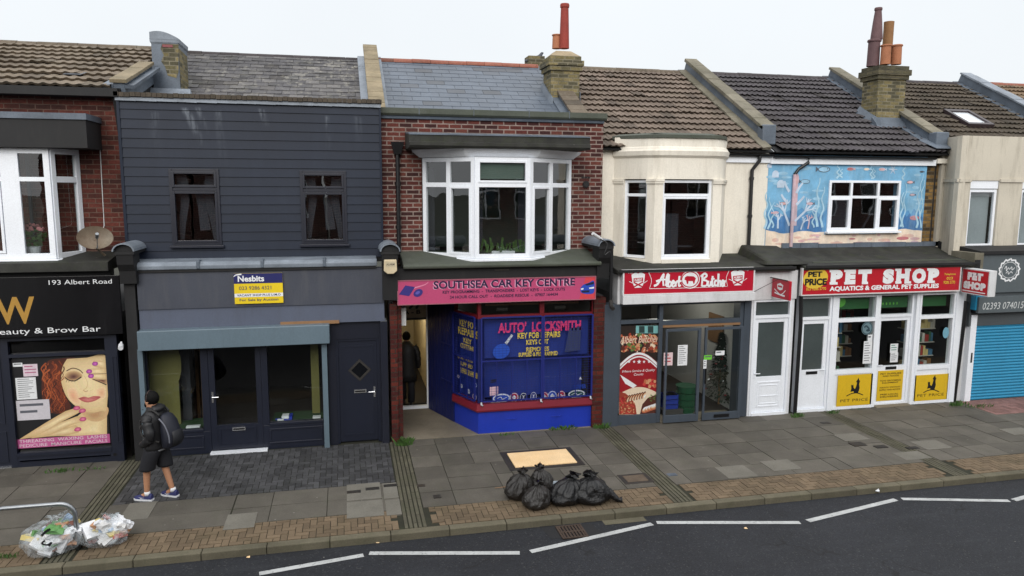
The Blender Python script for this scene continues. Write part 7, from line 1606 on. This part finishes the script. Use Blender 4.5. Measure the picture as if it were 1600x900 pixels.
for px, py, rx, ry, rz, sd_, ln_, lab, mt in (
        (812, 783, .215, .20, .25, 3, (.10, .02), 'tall tied black bag at the left end of the heap', 'bin_bag_thin'),
        (851, 770, .20, .18, .23, 8, (-.05, .03), 'small black bag at the back of the heap, mostly hidden', 'bin_bag_thin'),
        (842, 798, .215, .19, .22, 5, (.05, .06), 'round black bag nearest the kerb with creased grey sheen', 'bin_bag_thin'),
        (888, 792, .29, .23, .24, 11, (.16, .05), 'bulky black bag in the middle of the heap', 'bin_bag'),
        (931, 790, .32, .24, .25, 21, (-.02, .05), 'widest black bag at the right end with its loose tail on the pavers', 'bin_bag')):
    p = gr(px, py); p.y += ry*.8; b = MB(); bag_mesh(b, Vector((p.x, p.y, 0)), rx, ry, rz, sd_, lean=ln_)
    t = thing('rubbish_bag', lab, 'rubbish bag', (p.x, p.y, 0), bg_g); b.build('sack', M[mt], t, smooth=True)
    if sd_ == 21:
        b = MB(); b.tube(catmull([(p.x+rx*.8, p.y-.05, .16), (p.x+rx*1.1, p.y-.10, .09), (p.x+rx*1.3, p.y-.13, .04), (p.x+rx*1.5, p.y-.14, .035)], 4), [.09, .085, .08, .07, .06, .055, .05, .045, .04, .035, .045, .05, .06][:13], 8); b.build('tail', M[mt], t, smooth=True)
p = gr(863, 768); b = MB(); b.box(p.x-.02, p.x+.06, p.y-.12, p.y-.118, .10, .24); o = b.build('label', ink((190, 204, 216)), bpy.data.objects['rubbish_bag.003'])
def clearmat():
    m = bpy.data.materials.new('clear_plastic'); m.use_nodes = True; t = m.node_tree; t.nodes.clear()
    o = t.nodes.new('ShaderNodeOutputMaterial'); mx = t.nodes.new('ShaderNodeMixShader'); tr = t.nodes.new('ShaderNodeBsdfTransparent'); pb = t.nodes.new('ShaderNodeBsdfPrincipled')
    pb.inputs['Base Color'].default_value = (.62, .68, .72, 1); pb.inputs['Roughness'].default_value = .22
    nz = t.nodes.new('ShaderNodeTexNoise'); nz.inputs['Scale'].default_value = 8; nz.inputs['Detail'].default_value = 5; ge = t.nodes.new('ShaderNodeNewGeometry'); t.links.new(ge.outputs['Position'], nz.inputs['Vector'])
    bp = t.nodes.new('ShaderNodeBump'); bp.inputs['Strength'].default_value = 1; bp.inputs['Distance'].default_value = .04; t.links.new(nz.outputs['Fac'], bp.inputs['Height']); t.links.new(bp.outputs[0], pb.inputs['Normal'])
    mr_ = t.nodes.new('ShaderNodeMapRange'); mr_.inputs[1].default_value = .35; mr_.inputs[2].default_value = .75; mr_.inputs[3].default_value = .08; mr_.inputs[4].default_value = .5; t.links.new(nz.outputs['Fac'], mr_.inputs[0])
    t.links.new(mr_.outputs[0], mx.inputs[0]); t.links.new(tr.outputs[0], mx.inputs[1]); t.links.new(pb.outputs[0], mx.inputs[2]); t.links.new(mx.outputs[0], o.inputs[0]); return m
M['clear'] = clearmat()
junk = [paint('packaging_%d' % i, c, .5, .15, 0, bump=0) for i, c in enumerate([(214, 214, 214), (150, 176, 206), (92, 140, 80), (176, 130, 96), (206, 188, 120), (120, 72, 60), (186, 110, 100), (60, 84, 130), (226, 228, 232)])]
def crumple(mb, c, s, rs, m):
    bm = bmesh.new(); bmesh.ops.create_icosphere(bm, subdivisions=2, radius=1); o = Vector((rs.uniform(0, 90), 3, 7)); sc = Vector((rs.uniform(.6, 1.3), rs.uniform(.6, 1.3), rs.uniform(.35, .9)))
    vs = []
    for v in bm.verts: k = 1+.9*noise.noise(v.co*2.2+o); vs.append(c+Vector((v.co.x*sc.x, v.co.y*sc.y, v.co.z*sc.z))*s*k)
    mb.add(vs, [tuple(x.index for x in f.verts) for f in bm.faces], m); bm.free()
for px, py, rx, ry, rz, sd_, lab, pal, lean in ((72, 872, .40, .28, .27, 31, 'large clear sack of mixed packaging with a green top, behind the hoop', (0,1,0,2,3,4,1,5,8,8), (.12, .05)), (160, 857, .33, .24, .215, 44, 'smaller clear sack of mixed packaging, right of the hoop', (0,4,8,3,6,0,1,4,8), (.05, .03))):
    p = gr(px, py); p.y += ry*.75; c = Vector((p.x, p.y, 0)); t = thing('clear_rubbish_bag', lab, 'rubbish bag', tuple(c), 'clear sacks of packaging'); rs = random.Random(sd_)
    b = MB(); bag_mesh(b, c, rx, ry, rz, sd_, amp=.16, lean=lean); b.build('sack', M['clear'], t, smooth=True)
    b = MB()
    for i in range(46):
        a, h, q = rs.uniform(0, 6.28), rs.uniform(.12, .80), rs.random()**.5*.78; s = rs.uniform(.05, .12); wdt_ = math.sin(math.pi*min(.98, h*.9+.08))**.6
        m_ = rs.choice(pal)
        if sd_ == 31 and h > .62 and math.cos(a) < .3: m_ = 2
        if i % 3 == 0:                                # folded cartons and flattened packets
            q0_ = c+Vector((rx*q*wdt_*math.cos(a)+lean[0]*h, ry*q*wdt_*math.sin(a)+lean[1]*h, .05+h*2*rz*.8)); R_ = Matrix.Rotation(rs.uniform(0, 3), 3, Vector((rs.random()-.5, rs.random()-.5, rs.random()-.5)).normalized())
            ex = [R_ @ Vector((x*s*1.1, y*s*.8, z*s*.3)) for x, y, z in ((-1,-1,-1),(1,-1,-1),(1,1,-1),(-1,1,-1),(-1,-1,1),(1,-1,1),(1,1,1),(-1,1,1))]; b.hexa([q0_+v for v in ex], m_); continue
        crumple(b, c+Vector((rx*q*wdt_*math.cos(a)+lean[0]*h, ry*q*wdt_*math.sin(a)+lean[1]*h, .03+h*2*rz*.86)), s, rs, m_)
    b.build('packaging', junk, t)
    if sd_ == 31:
        b = MB(); f = Fr((c.x, c.y-.33), (1, 0)); b.stroke(f, [(.02,.40),(.08,.46),(.14,.49)], .035, .02, 0); b.stroke(f, [(.06,.33),(.02,.29),(.08,.26),(.14,.29),(.10,.24)], .026, .022, 0); b.build('mark', blk, t)
# scraps of litter
p = gr(1369, 769, ZR); b = MB(); crumple(b, Vector((p.x, p.y, ZR+.045)), .06, random.Random(3), 0); single(b, 'litter', [M['white']], 'crumpled white paper on the road by the kerb', 'litter', (p.x, p.y, ZR))
for px, py, lab, zz in ((388, 871, 'tiny pale scrap on the road under the left zigzag', ZR), (1165, 826, 'pale flattened scrap on the tarmac below the long white line', ZR), (590, 848, 'pale fleck of litter on the tarmac near the left kerb', ZR), (792, 762, 'thin dry twig on the slabs left of the black bags', 0)):
    p = gr(px, py, zz); b = MB(); s = .025
    if 'twig' in lab: b.tube([(p.x-.22, p.y, .012), (p.x, p.y+.01, .016), (p.x+.06, p.y, .012)], .006, 5)
    else: b.hexa([(p.x-s,p.y-s*.6,zz+.005),(p.x+s,p.y-s,zz+.005),(p.x+s*.8,p.y+s,zz+.005),(p.x-s*.9,p.y+s*.7,zz+.005),(p.x-s,p.y-s*.6,zz+.012),(p.x+s,p.y-s,zz+.009),(p.x+s*.8,p.y+s,zz+.015),(p.x-s*.9,p.y+s*.7,zz+.009)])
    single(b, 'litter', [M['ply'] if 'twig' not in lab else M['wood']], lab, 'litter', (p.x, p.y, zz))
# weeds at the foot of the walls
def weed_tuft(px, py, s, n, lab, spread=.12):
    p = gr(px, py); b = MB(); rs = random.Random(px)
    for i in range(n):
        a, q = rs.uniform(0, 6.28), rs.random()*spread; x, y = p.x+q*math.cos(a)*1.6, p.y+q*math.sin(a)*.5; h = s*rs.uniform(.4, 1); dx, dy_ = rs.uniform(-.6, .6)*h, rs.uniform(-.5, .3)*h; w_ = s*rs.uniform(.06, .16)
        b.add([(x-w_*.4, y, 0), (x+w_*.4, y, 0), (x+dx*.5+w_, y+dy_*.5, h*.6), (x+dx, y+dy_, h), (x+dx*.5-w_, y+dy_*.5, h*.62)], ((0,1,2,3,4),))
    single(b, 'weed', [M['leaf']], lab, 'weed', (p.x, p.y, 0), 'weeds along the shop fronts')
weed_tuft(631, 696, .20, 60, 'bright green weed at the top of the second grooved strip'); weed_tuft(880, 671, .12, 70, 'weeds along the right half of the blue stallriser', .2); weed_tuft(790, 680, .07, 30, 'small weeds under the blue stallriser'); weed_tuft(940, 669, .13, 60, 'weeds at the foot of the brick pier beside the blue shop', .15)
weed_tuft(97, 738, .10, 45, 'low weeds below the woman poster window', .2); weed_tuft(150, 733, .07, 25, 'sparse weeds right of the low weeds under the beauty shop', .15); weed_tuft(1245, 652, .14, 45, 'weeds at the foot of the black party pipe'); weed_tuft(1300, 646, .10, 30, 'weeds between the white door and the first yellow panel'); weed_tuft(1340, 640, .05, 14, 'tiny weeds under the left yellow panel')
weed_tuft(1497, 634, .14, 70, 'thick weeds at the foot of the pipes by the blue shutter', .2); weed_tuft(1530, 636, .09, 50, 'low weeds along the left end of the blue shutter', .25); weed_tuft(8, 872, .08, 40, 'weeds at the left edge by the hoop', .12)
# things inside the butcher shop doors
u = X(1108, 600, 1.0); c = Vector((u+.25, .95, .03)); t = thing('christmas_tree', 'dark Christmas tree with small ornaments behind the butcher door', 'tree', tuple(c)); b = MB(); rs = random.Random(6)
b.tube([c, c+Vector((0, 0, 1.75))], [.03, .01], 6, 1)
for i in range(1600):
    h = rs.random()**.8; r = (1-h)*.42*rs.uniform(.5, 1); a = rs.uniform(0, 6.28); q = c+Vector((r*math.cos(a), r*math.sin(a), .15+h*1.65)); d_ = Vector((math.cos(a), math.sin(a), -.35))*.09; w_ = Vector((-math.sin(a), math.cos(a), .3))*.03
    b.add([q-w_, q+w_, q+d_], ((0,1,2),))
b.build('branches', [paint('dark_fir', (26, 44, 30), .8, .3, 0, bump=0), M['wood']], t); b = MB()
for i in range(26):
    h = rs.random(); r = (1-h)*.42; a = rs.uniform(3.0, 6.2); crumple(b, c+Vector((r*math.cos(a), r*math.sin(a), .15+h*1.6)), .03, rs, i % 2)
b.build('ornaments', [M['white'], M['red']], t)
b = MB(); u = X(1067, 630, .6)
for i, zz in enumerate((.03, .19, .35, .51)):
    b.lathe([(.20, 0), (.24, .15), (.25, .16), (.22, .15)], (u+.05, .55, zz), 18, 0)
single(b, 'bucket_stack', [paint('green_bucket', (30, 84, 58), .4, .05, 0, bump=0)], 'stack of green tubs just inside the left butcher door', 'tub', (u+.05, .55, .03))
for i in range(3):
    b = MB(); u = X(1045, 630, .5)+.05; zz = .16+.115*i; b.box(u-.18, u+.14, .4, .7, zz, zz+.10); b.box(u-.19, u+.15, .39, .71, zz+.085, zz+.10)
    single(b, 'blue_crate', [paint('blue_crate_plastic', (34, 56, 150), .4, .05, 0, bump=0)], ('lowest', 'middle', 'topmost')[i]+' blue crate of the small stack inside the butcher door', 'crate', (u, .5, zz), 'blue crates')
b = MB(); b.box(X(1045, 630, .5)-.2, X(1045, 630, .5)+.3, .35, .8, .03, .155); single(b, 'low_plinth', [M['room_dark']], 'dark plinth under the blue crates inside the butcher shop', 'plinth', (X(1045, 630, .5), .5, .03))
# ================================================================== people
def person(base, facing, label, H, skin_rgb, parts, pose):
    """pose: dict of joints in (forward, left, up) metres; the body is one continuous skinned surface"""
    fx, fy = facing; t = thing('person', label, 'person', base)
    def W(v):
        f, l, z = (q*H/1.74 for q in v); return Vector((base[0]+f*fx-l*fy, base[1]+f*fy+l*fx, base[2]+z))
    J = pose
    names = ['pelvis', 'belly', 'chest', 'neck', 'head', 'crown', 'nose', 'shL', 'elL', 'haL', 'shR', 'elR', 'haR', 'hipL', 'knL', 'anL', 'toL', 'hipR', 'knR', 'anR', 'toR']
    Rr = dict(pelvis=(.15, .12), belly=(.14, .11), chest=(.16, .12), neck=.06, head=(.085, .095), crown=.07, nose=.022, shL=.045, elL=.038, haL=.036, shR=.045, elR=.038, haR=.036, hipL=.09, knL=.058, anL=.042, toL=.04, hipR=.09, knR=.058, anR=.042, toR=.04)
    E_s = [('pelvis','belly'),('belly','chest'),('chest','neck'),('neck','head'),('head','crown'),('head','nose'),('chest','shL'),('shL','elL'),('elL','haL'),('chest','shR'),('shR','elR'),('elR','haR'),('pelvis','hipL'),('hipL','knL'),('knL','anL'),('anL','toL'),('pelvis','hipR'),('hipR','knR'),('knR','anR'),('anR','toR')]
    ix = {n: i for i, n in enumerate(names)}
    vs, fs = skin_mesh([tuple(J[n]) for n in names], [(ix[a], ix[c]) for a, c in E_s], [Rr[n] for n in names], 2)
    b = MB(); b.add([W(v) for v in vs], fs); body = b.build('body', paint('skin', skin_rgb, .55, .06, 0, bump=0), t, smooth=True)
    return t, W, J
def loft(mb, W, rings, m=0, N=20, cap=True, wr=.0, seed=0):
    """rings: (centre(f,l,z), rf, rl[, tilt]) closed tube of cloth"""
    vs = []; fs = []; rs = random.Random(seed); o = Vector((rs.uniform(0, 30), 2, 5))
    for c, rf, rl in rings:
        for j in range(N):
            a = 2*math.pi*j/N; p = Vector((c[0]+rf*math.cos(a), c[1]+rl*math.sin(a), c[2])); k = 1+wr*noise.noise(p*9+o)*2
            vs.append(W((c[0]+rf*k*math.cos(a), c[1]+rl*k*math.sin(a), c[2]+wr*.1*noise.noise(p*14+o))))
    n = len(rings)
    for i in range(n-1):
        for j in range(N): fs.append((i*N+j, i*N+(j+1) % N, (i+1)*N+(j+1) % N, (i+1)*N+j))
    if cap: fs += [tuple(range(N-1, -1, -1)), tuple((n-1)*N+j for j in range(N))]
    mb.add(vs, fs, m)
def sleeve(mb, W, pts, rr_, m=0, seed=0):
    pts = catmull(pts, 5); rad_ = [r[0] for r in catmull([(r, 0) for r in rr_], 5)]
    rs = random.Random(seed); mb.tube([W(p) for p in pts], [r*(1+.10*math.sin(i*1.9+seed)) for i, r in enumerate(rad_)], 14, m)
def shoe(mb, W, an, yaw=0, L=.29, m=0, ms=1):
    f0, l0, z0 = an; c, s = math.cos(yaw), math.sin(yaw)
    def S_(f, l, z): return (f0+f*c-l*s, l0+f*s+l*c, z+z0-.075)
    st_ = [(-.085, .036, .085), (-.06, .040, .095), (.0, .040, .10), (.06, .042, .085), (.12, .046, .062), (.17, .040, .05), (.205, .022, .035)]
    vs = []; N = 10
    for f, w_, h in st_:
        for j in range(N): a = math.pi*j/(N-1); vs.append(W(S_(f, w_*math.cos(a), .022+h*math.sin(a)**.7*.98)))
    fs = [(i*N+j, i*N+j+1, (i+1)*N+j+1, (i+1)*N+j) for i in range(len(st_)-1) for j in range(N-1)]+[tuple(range(N)), tuple((len(st_)-1)*N+j for j in range(N))]
    mb.add(vs, fs, m)
    vs = []
    for f, w_, h in [(-.095, .03, 0)]+st_+[(.215, .016, 0)]:
        for l, z in ((w_+.006, .0), (w_+.008, .026), (-w_-.008, .026), (-w_-.006, .0)): vs.append(W(S_(f, l, z+.001)))
    k = len(st_)+2; mb.add(vs, [(i*4+j, i*4+(j+1) % 4, (i+1)*4+(j+1) % 4, (i+1)*4+j) for i in range(k-1) for j in range(4)]+[(0,1,2,3), tuple((k-1)*4+j for j in range(4))], ms)
pp = gr(249, 778); sc_h = 1.0
pose = dict(pelvis=(-.02, 0, .92), belly=(-.02, 0, 1.08), chest=(-.01, 0, 1.28), neck=(.02, 0, 1.475), head=(.045, .0, 1.585), crown=(.035, 0, 1.665), nose=(.135, .01, 1.585),
            shL=(-.01, .175, 1.36), elL=(-.09, .235, 1.10), haL=(.10, .185, .93), shR=(-.01, -.175, 1.36), elR=(-.09, -.235, 1.10), haR=(.10, -.185, .93),
            hipL=(-.01, .095, .86), knL=(.11, .11, .49), anL=(.13, .11, .10), toL=(.24, .11, .045), hipR=(-.01, -.095, .86), knR=(-.06, -.10, .49), anR=(-.17, -.10, .105), toR=(-.06, -.10, .045))
t, W, J = person((pp.x, pp.y, 0), (-.925, .38), 'man in a black jacket and shorts walking left, his backpack towards us', 1.88, (176, 128, 98), None, pose)
blkcloth = paint('black_nylon', (24, 24, 27), .55, .12, 0, bump=.2); shorts_m = paint('black_shorts', (20, 21, 28), .8, .1, 0, bump=.2); navy_s = paint('navy_mesh_shoe', (40, 44, 92), .7, .12, 0); hairm = paint('dark_hair', (11, 10, 10), .7, .3, 0, scale=22, spec=.15)
b = MB(); loft(b, W, [((-.015,0,.84),.155,.205), ((-.015,0,.88),.17,.215), ((-.02,0,1.0),.165,.21), ((-.025,0,1.15),.165,.21), ((-.02,0,1.28),.16,.215), ((-.015,0,1.37),.14,.21), ((-.005,0,1.43),.115,.165), ((.005,0,1.47),.09,.10), ((.01,0,1.50),.085,.085)], 0, 24, wr=.05, seed=4)
for s in (1, -1): sleeve(b, W, [(-.01, .165*s, 1.38), (-.03, .225*s, 1.28), (-.09, .25*s, 1.10), (.0, .225*s, .99), (.115, .165*s, .92)], [.085, .088, .078, .068, .058], 0, 3+s)
loft(b, W, [((-.06,0,1.43),.06,.13), ((-.09,0,1.46),.075,.14), ((-.085,0,1.50),.07,.125), ((-.05,0,1.525),.05,.10)], 0, 18, wr=.05, seed=9)
b.build('jacket', blkcloth, t, smooth=True)
b = MB(); loft(b, W, [((-.02,0,.815),.15,.195), ((-.02,0,.842),.157,.20)], 0, 20, wr=.03); b.build('shirt_hem', paint('grey_cotton', (120, 122, 126), .9, .1, 0), t, smooth=True)
b = MB()
for s, kn in ((1, (.10, .115, .50)), (-1, (-.06, -.11, .50))): loft(b, W, [((-.015,.075*s,.90),.135,.125), ((.0,.09*s,.80),.14,.125), ((kn[0]*.55,.105*s,.66),.125,.118), ((kn[0]*.9,.115*s,.54),.12,.115), ((kn[0],.115*s,.505),.118,.112)], 0, 18, wr=.05, seed=s+2)
b.build('shorts', shorts_m, t, smooth=True)
for an, yw in ((J['anL'], .06), (J['anR'], -.1)):
    b = MB(); shoe(b, W, (an[0], an[1], .075), yw, m=0, ms=1); fside = .052
    b.quad(W((an[0]+.01, an[1]+.046, .055)), W((an[0]+.08, an[1]+.049, .04)), W((an[0]+.12, an[1]+.047, .062)), W((an[0]+.08, an[1]+.048, .052)), 1)
    b.build('shoe', [navy_s, M['white']], t); b = MB(); loft(b, W, [((an[0]-.005, an[1], .085), .048, .044), ((an[0]-.005, an[1], .145), .046, .042)], 0, 14); b.build('sock', M['white'], t, smooth=True)
b = MB(); hx_ = J['head']
vs = []; fs = []; N = 20; Q = 12
for i in range(Q+1):
    th = math.pi*.80*i/Q
    for j in range(N):
        a = 2*math.pi*j/N; d = Vector((math.sin(th)*math.cos(a), math.sin(th)*math.sin(a), math.cos(th))); cut = max(0, d.x)*.035*(i/Q); k = 1+.08*noise.noise(d*5)
        vs.append(W((hx_[0]-.018+d.x*.118*k-cut, hx_[1]+d.y*.097*k, hx_[2]+.045+d.z*.115*k)))
b.add(vs, [(i*N+j, i*N+(j+1) % N, (i+1)*N+(j+1) % N, (i+1)*N+j) for i in range(Q) for j in range(N)]); b.build('hair', hairm, t, smooth=True)
b = MB(); b.tube([W((hx_[0]+.005+.0*j, hx_[1]+.101*math.cos(math.pi*j/12), hx_[2]+.02+.145*math.sin(math.pi*j/12))) for j in range(13)], .008, 6); b.build('head_strap', paint('brown_strap', (58, 44, 40), .5), t)
b = MB()
for s in (1, -1): b.lathe([(.0,-.012),(.018,-.01),(.02,.01),(.0,.012)], tuple(W((hx_[0]-.005, hx_[1]+.09*s, hx_[2]-.01))), 10)
b.lathe([(.0,-.04),(.052,-.035),(.06,.0),(.045,.035),(.0,.04)], tuple(W((hx_[0]+.05, 0, hx_[2]-.065))), 12, 1); b.build('beard', [paint('ear_skin', (188, 138, 106), .6, .05, 0, bump=0), hairm], t, smooth=True)
b = MB(); b.ell(FX(W((0, .1, 0)).y-.0), W((hx_[0]+.10, 0, 0)).x, hx_[2]+.012, .012, .006, .0, 0, 8); b.build('eye', blk, t)
# backpack
bp = W((-.27, .0, 1.14)); t2 = thing('backpack', 'black and navy backpack with a grey stripe worn by the walking man', 'backpack', tuple(W((-.2, 0, .88))))
b = MB(); loft(b, W, [((-.25,.01,.87),.07,.12), ((-.27,.01,.90),.115,.155), ((-.29,.01,1.02),.135,.17), ((-.275,.01,1.16),.125,.168), ((-.25,.01,1.28),.10,.155), ((-.225,.01,1.37),.07,.12), ((-.21,.01,1.40),.04,.08)], 0, 22, wr=.03, seed=6); b.build('sack', paint('navy_black_nylon', (22, 25, 38), .6, .15, 0, bump=.2), t2, smooth=True)
b = MB(); b.tube([W(p) for p in catmull([(-.20,.17,1.36), (-.29,.172,1.26), (-.345,.165,1.10), (-.35,.16,.98)], 4)], [.012]*13, 8); b.build('stripe', paint('grey_trim', (104, 106, 116), .6), t2)
b = MB(); loft(b, W, [((-.37,.01,.92),.05,.11), ((-.40,.01,1.0),.06,.125), ((-.385,.01,1.12),.05,.12), ((-.35,.01,1.18),.03,.09)], 0, 18, wr=.03); b.build('front_pocket', paint('black_pocket', (18, 20, 26), .6, .1, 0), t2, smooth=True)
b = MB()
for s in (1, -1): b.tube([W(p) for p in catmull([(-.17,.12*s,1.40), (-.06,.13*s,1.47), (.10,.13*s,1.38), (.15,.14*s,1.22), (.06,.19*s,1.05), (-.17,.15*s,.98)], 4)], .018, 8)
b.build('strap', paint('black_web', (20, 20, 22), .6), t2)
# figure in the corridor
q = at(636, 600, 2.55); base = (X(636, 600, 2.6), 2.6, .012)
pose2 = dict(pelvis=(0, 0, .92), belly=(0, 0, 1.08), chest=(0, 0, 1.30), neck=(.02, 0, 1.48), head=(.04, 0, 1.60), crown=(.03, 0, 1.68), nose=(.14, 0, 1.59), shL=(0, .18, 1.38), elL=(-.03, .25, 1.10), haL=(.03, .26, .84), shR=(0, -.18, 1.38), elR=(-.03, -.25, 1.10), haR=(.03, -.26, .84),
            hipL=(0, .09, .86), knL=(.08, .10, .49), anL=(.12, .10, .10), toL=(.24, .10, .045), hipR=(0, -.09, .86), knR=(-.02, -.09, .49), anR=(-.16, -.09, .12), toR=(-.05, -.09, .05))
t, W, J = person(base, (.1, .995), 'dark clothed figure walking away into the lit corridor', 1.80, (120, 86, 66), None, pose2)
b = MB(); loft(b, W, [((0,0,.58),.19,.25), ((0,0,.75),.185,.245), ((0,0,1.0),.165,.225), ((0,0,1.25),.16,.23), ((0,0,1.38),.13,.21), ((.01,0,1.46),.09,.12), ((.02,0,1.52),.08,.08)], 0, 22, wr=.04)
for s in (1, -1): sleeve(b, W, [(0,.17*s,1.40), (-.02,.235*s,1.28), (-.03,.27*s,1.08), (.03,.27*s,.88)], [.08, .08, .07, .055], 0, s+3)
b.build('coat', blkcloth, t, smooth=True)
b = MB()
for s, k, a in ((1, J['knL'], J['anL']), (-1, J['knR'], J['anR'])): loft(b, W, [((0,.085*s,.80),.11,.10), ((k[0],.10*s,.48),.09,.09), ((a[0],.10*s,.10),.08,.08)], 0, 16, wr=.04)
b.build('trousers', shorts_m, t, smooth=True)
b = MB(); shoe(b, W, (J['anL'][0], .10, .075)); shoe(b, W, (J['anR'][0], -.09, .08)); b.build('shoes', [M['black'], M['black']], t)
b = MB(); hx_ = J['head']; vs = []
for i in range(Q+1):
    th = math.pi*.72*i/Q
    for j in range(N): a = 2*math.pi*j/N; d = Vector((math.sin(th)*math.cos(a), math.sin(th)*math.sin(a), math.cos(th))); vs.append(W((hx_[0]-.02+d.x*.11-max(0,d.x)*.03*i/Q, d.y*.098, hx_[2]+.035+d.z*.118)))
b.add(vs, [(i*N+j, i*N+(j+1) % N, (i+1)*N+(j+1) % N, (i+1)*N+j) for i in range(Q) for j in range(N)]); b.build('hair', hairm, t, smooth=True)
# ================================================================== terrace across the road (behind the camera; the windows mirror it)
op = None
for i, lab in enumerate(('first', 'second', 'third', 'fourth', 'fifth', 'sixth', 'seventh', 'eighth')):
    x0 = -12+i*5.6
    if op is None:
        op = thing('terraced_house', 'brick house across the road, %s from the left' % lab, 'house', (x0, -18.5, 0), 'houses across the road')
        b = MB(); fo_ = Fr((x0+5.5, -18.5), (-1, 0)); hs = [(.7, 2.6, 3.9, 5.6), (3.3, 4.6, 3.9, 5.6), (.6, 3.4, .6, 2.6), (4.1, 5.1, 0, 2.2)]
        wall(b, fo_, 0, 5.5, 0, 6.4, hs); b.build('wall', M['brickK'], op)
        b = MB(); b.xprof([(-18.3, 6.35), (-22.5, 9.0), (-26.5, 6.35)], x0, x0+5.5); b.build('roof', M['tileE'], op)
        for h in hs[:3]: window(op, fo_, *h, mull=[(h[0]+h[1])/2], trans=[(h[2]+(h[3]-h[2])*.7, h[0], h[1])], n=-.1)
        b = MB(); b.fbox(fo_, *hs[3], -.15, -.1); b.build('door', M['navy'], op); room(op, x0+.1, x0+5.4, -18.8, -24, 0, 6.2)
    else:
        c_ = op.copy(); COL.objects.link(c_); c_.location = (x0, -18.5, 0); c_['label'] = 'brick house across the road, %s from the left' % lab
        for ch_ in op.children:
            d_ = ch_.copy(); COL.objects.link(d_); d_.parent = c_
            for g_ in ch_.children: e_ = g_.copy(); COL.objects.link(e_); e_.parent = d_
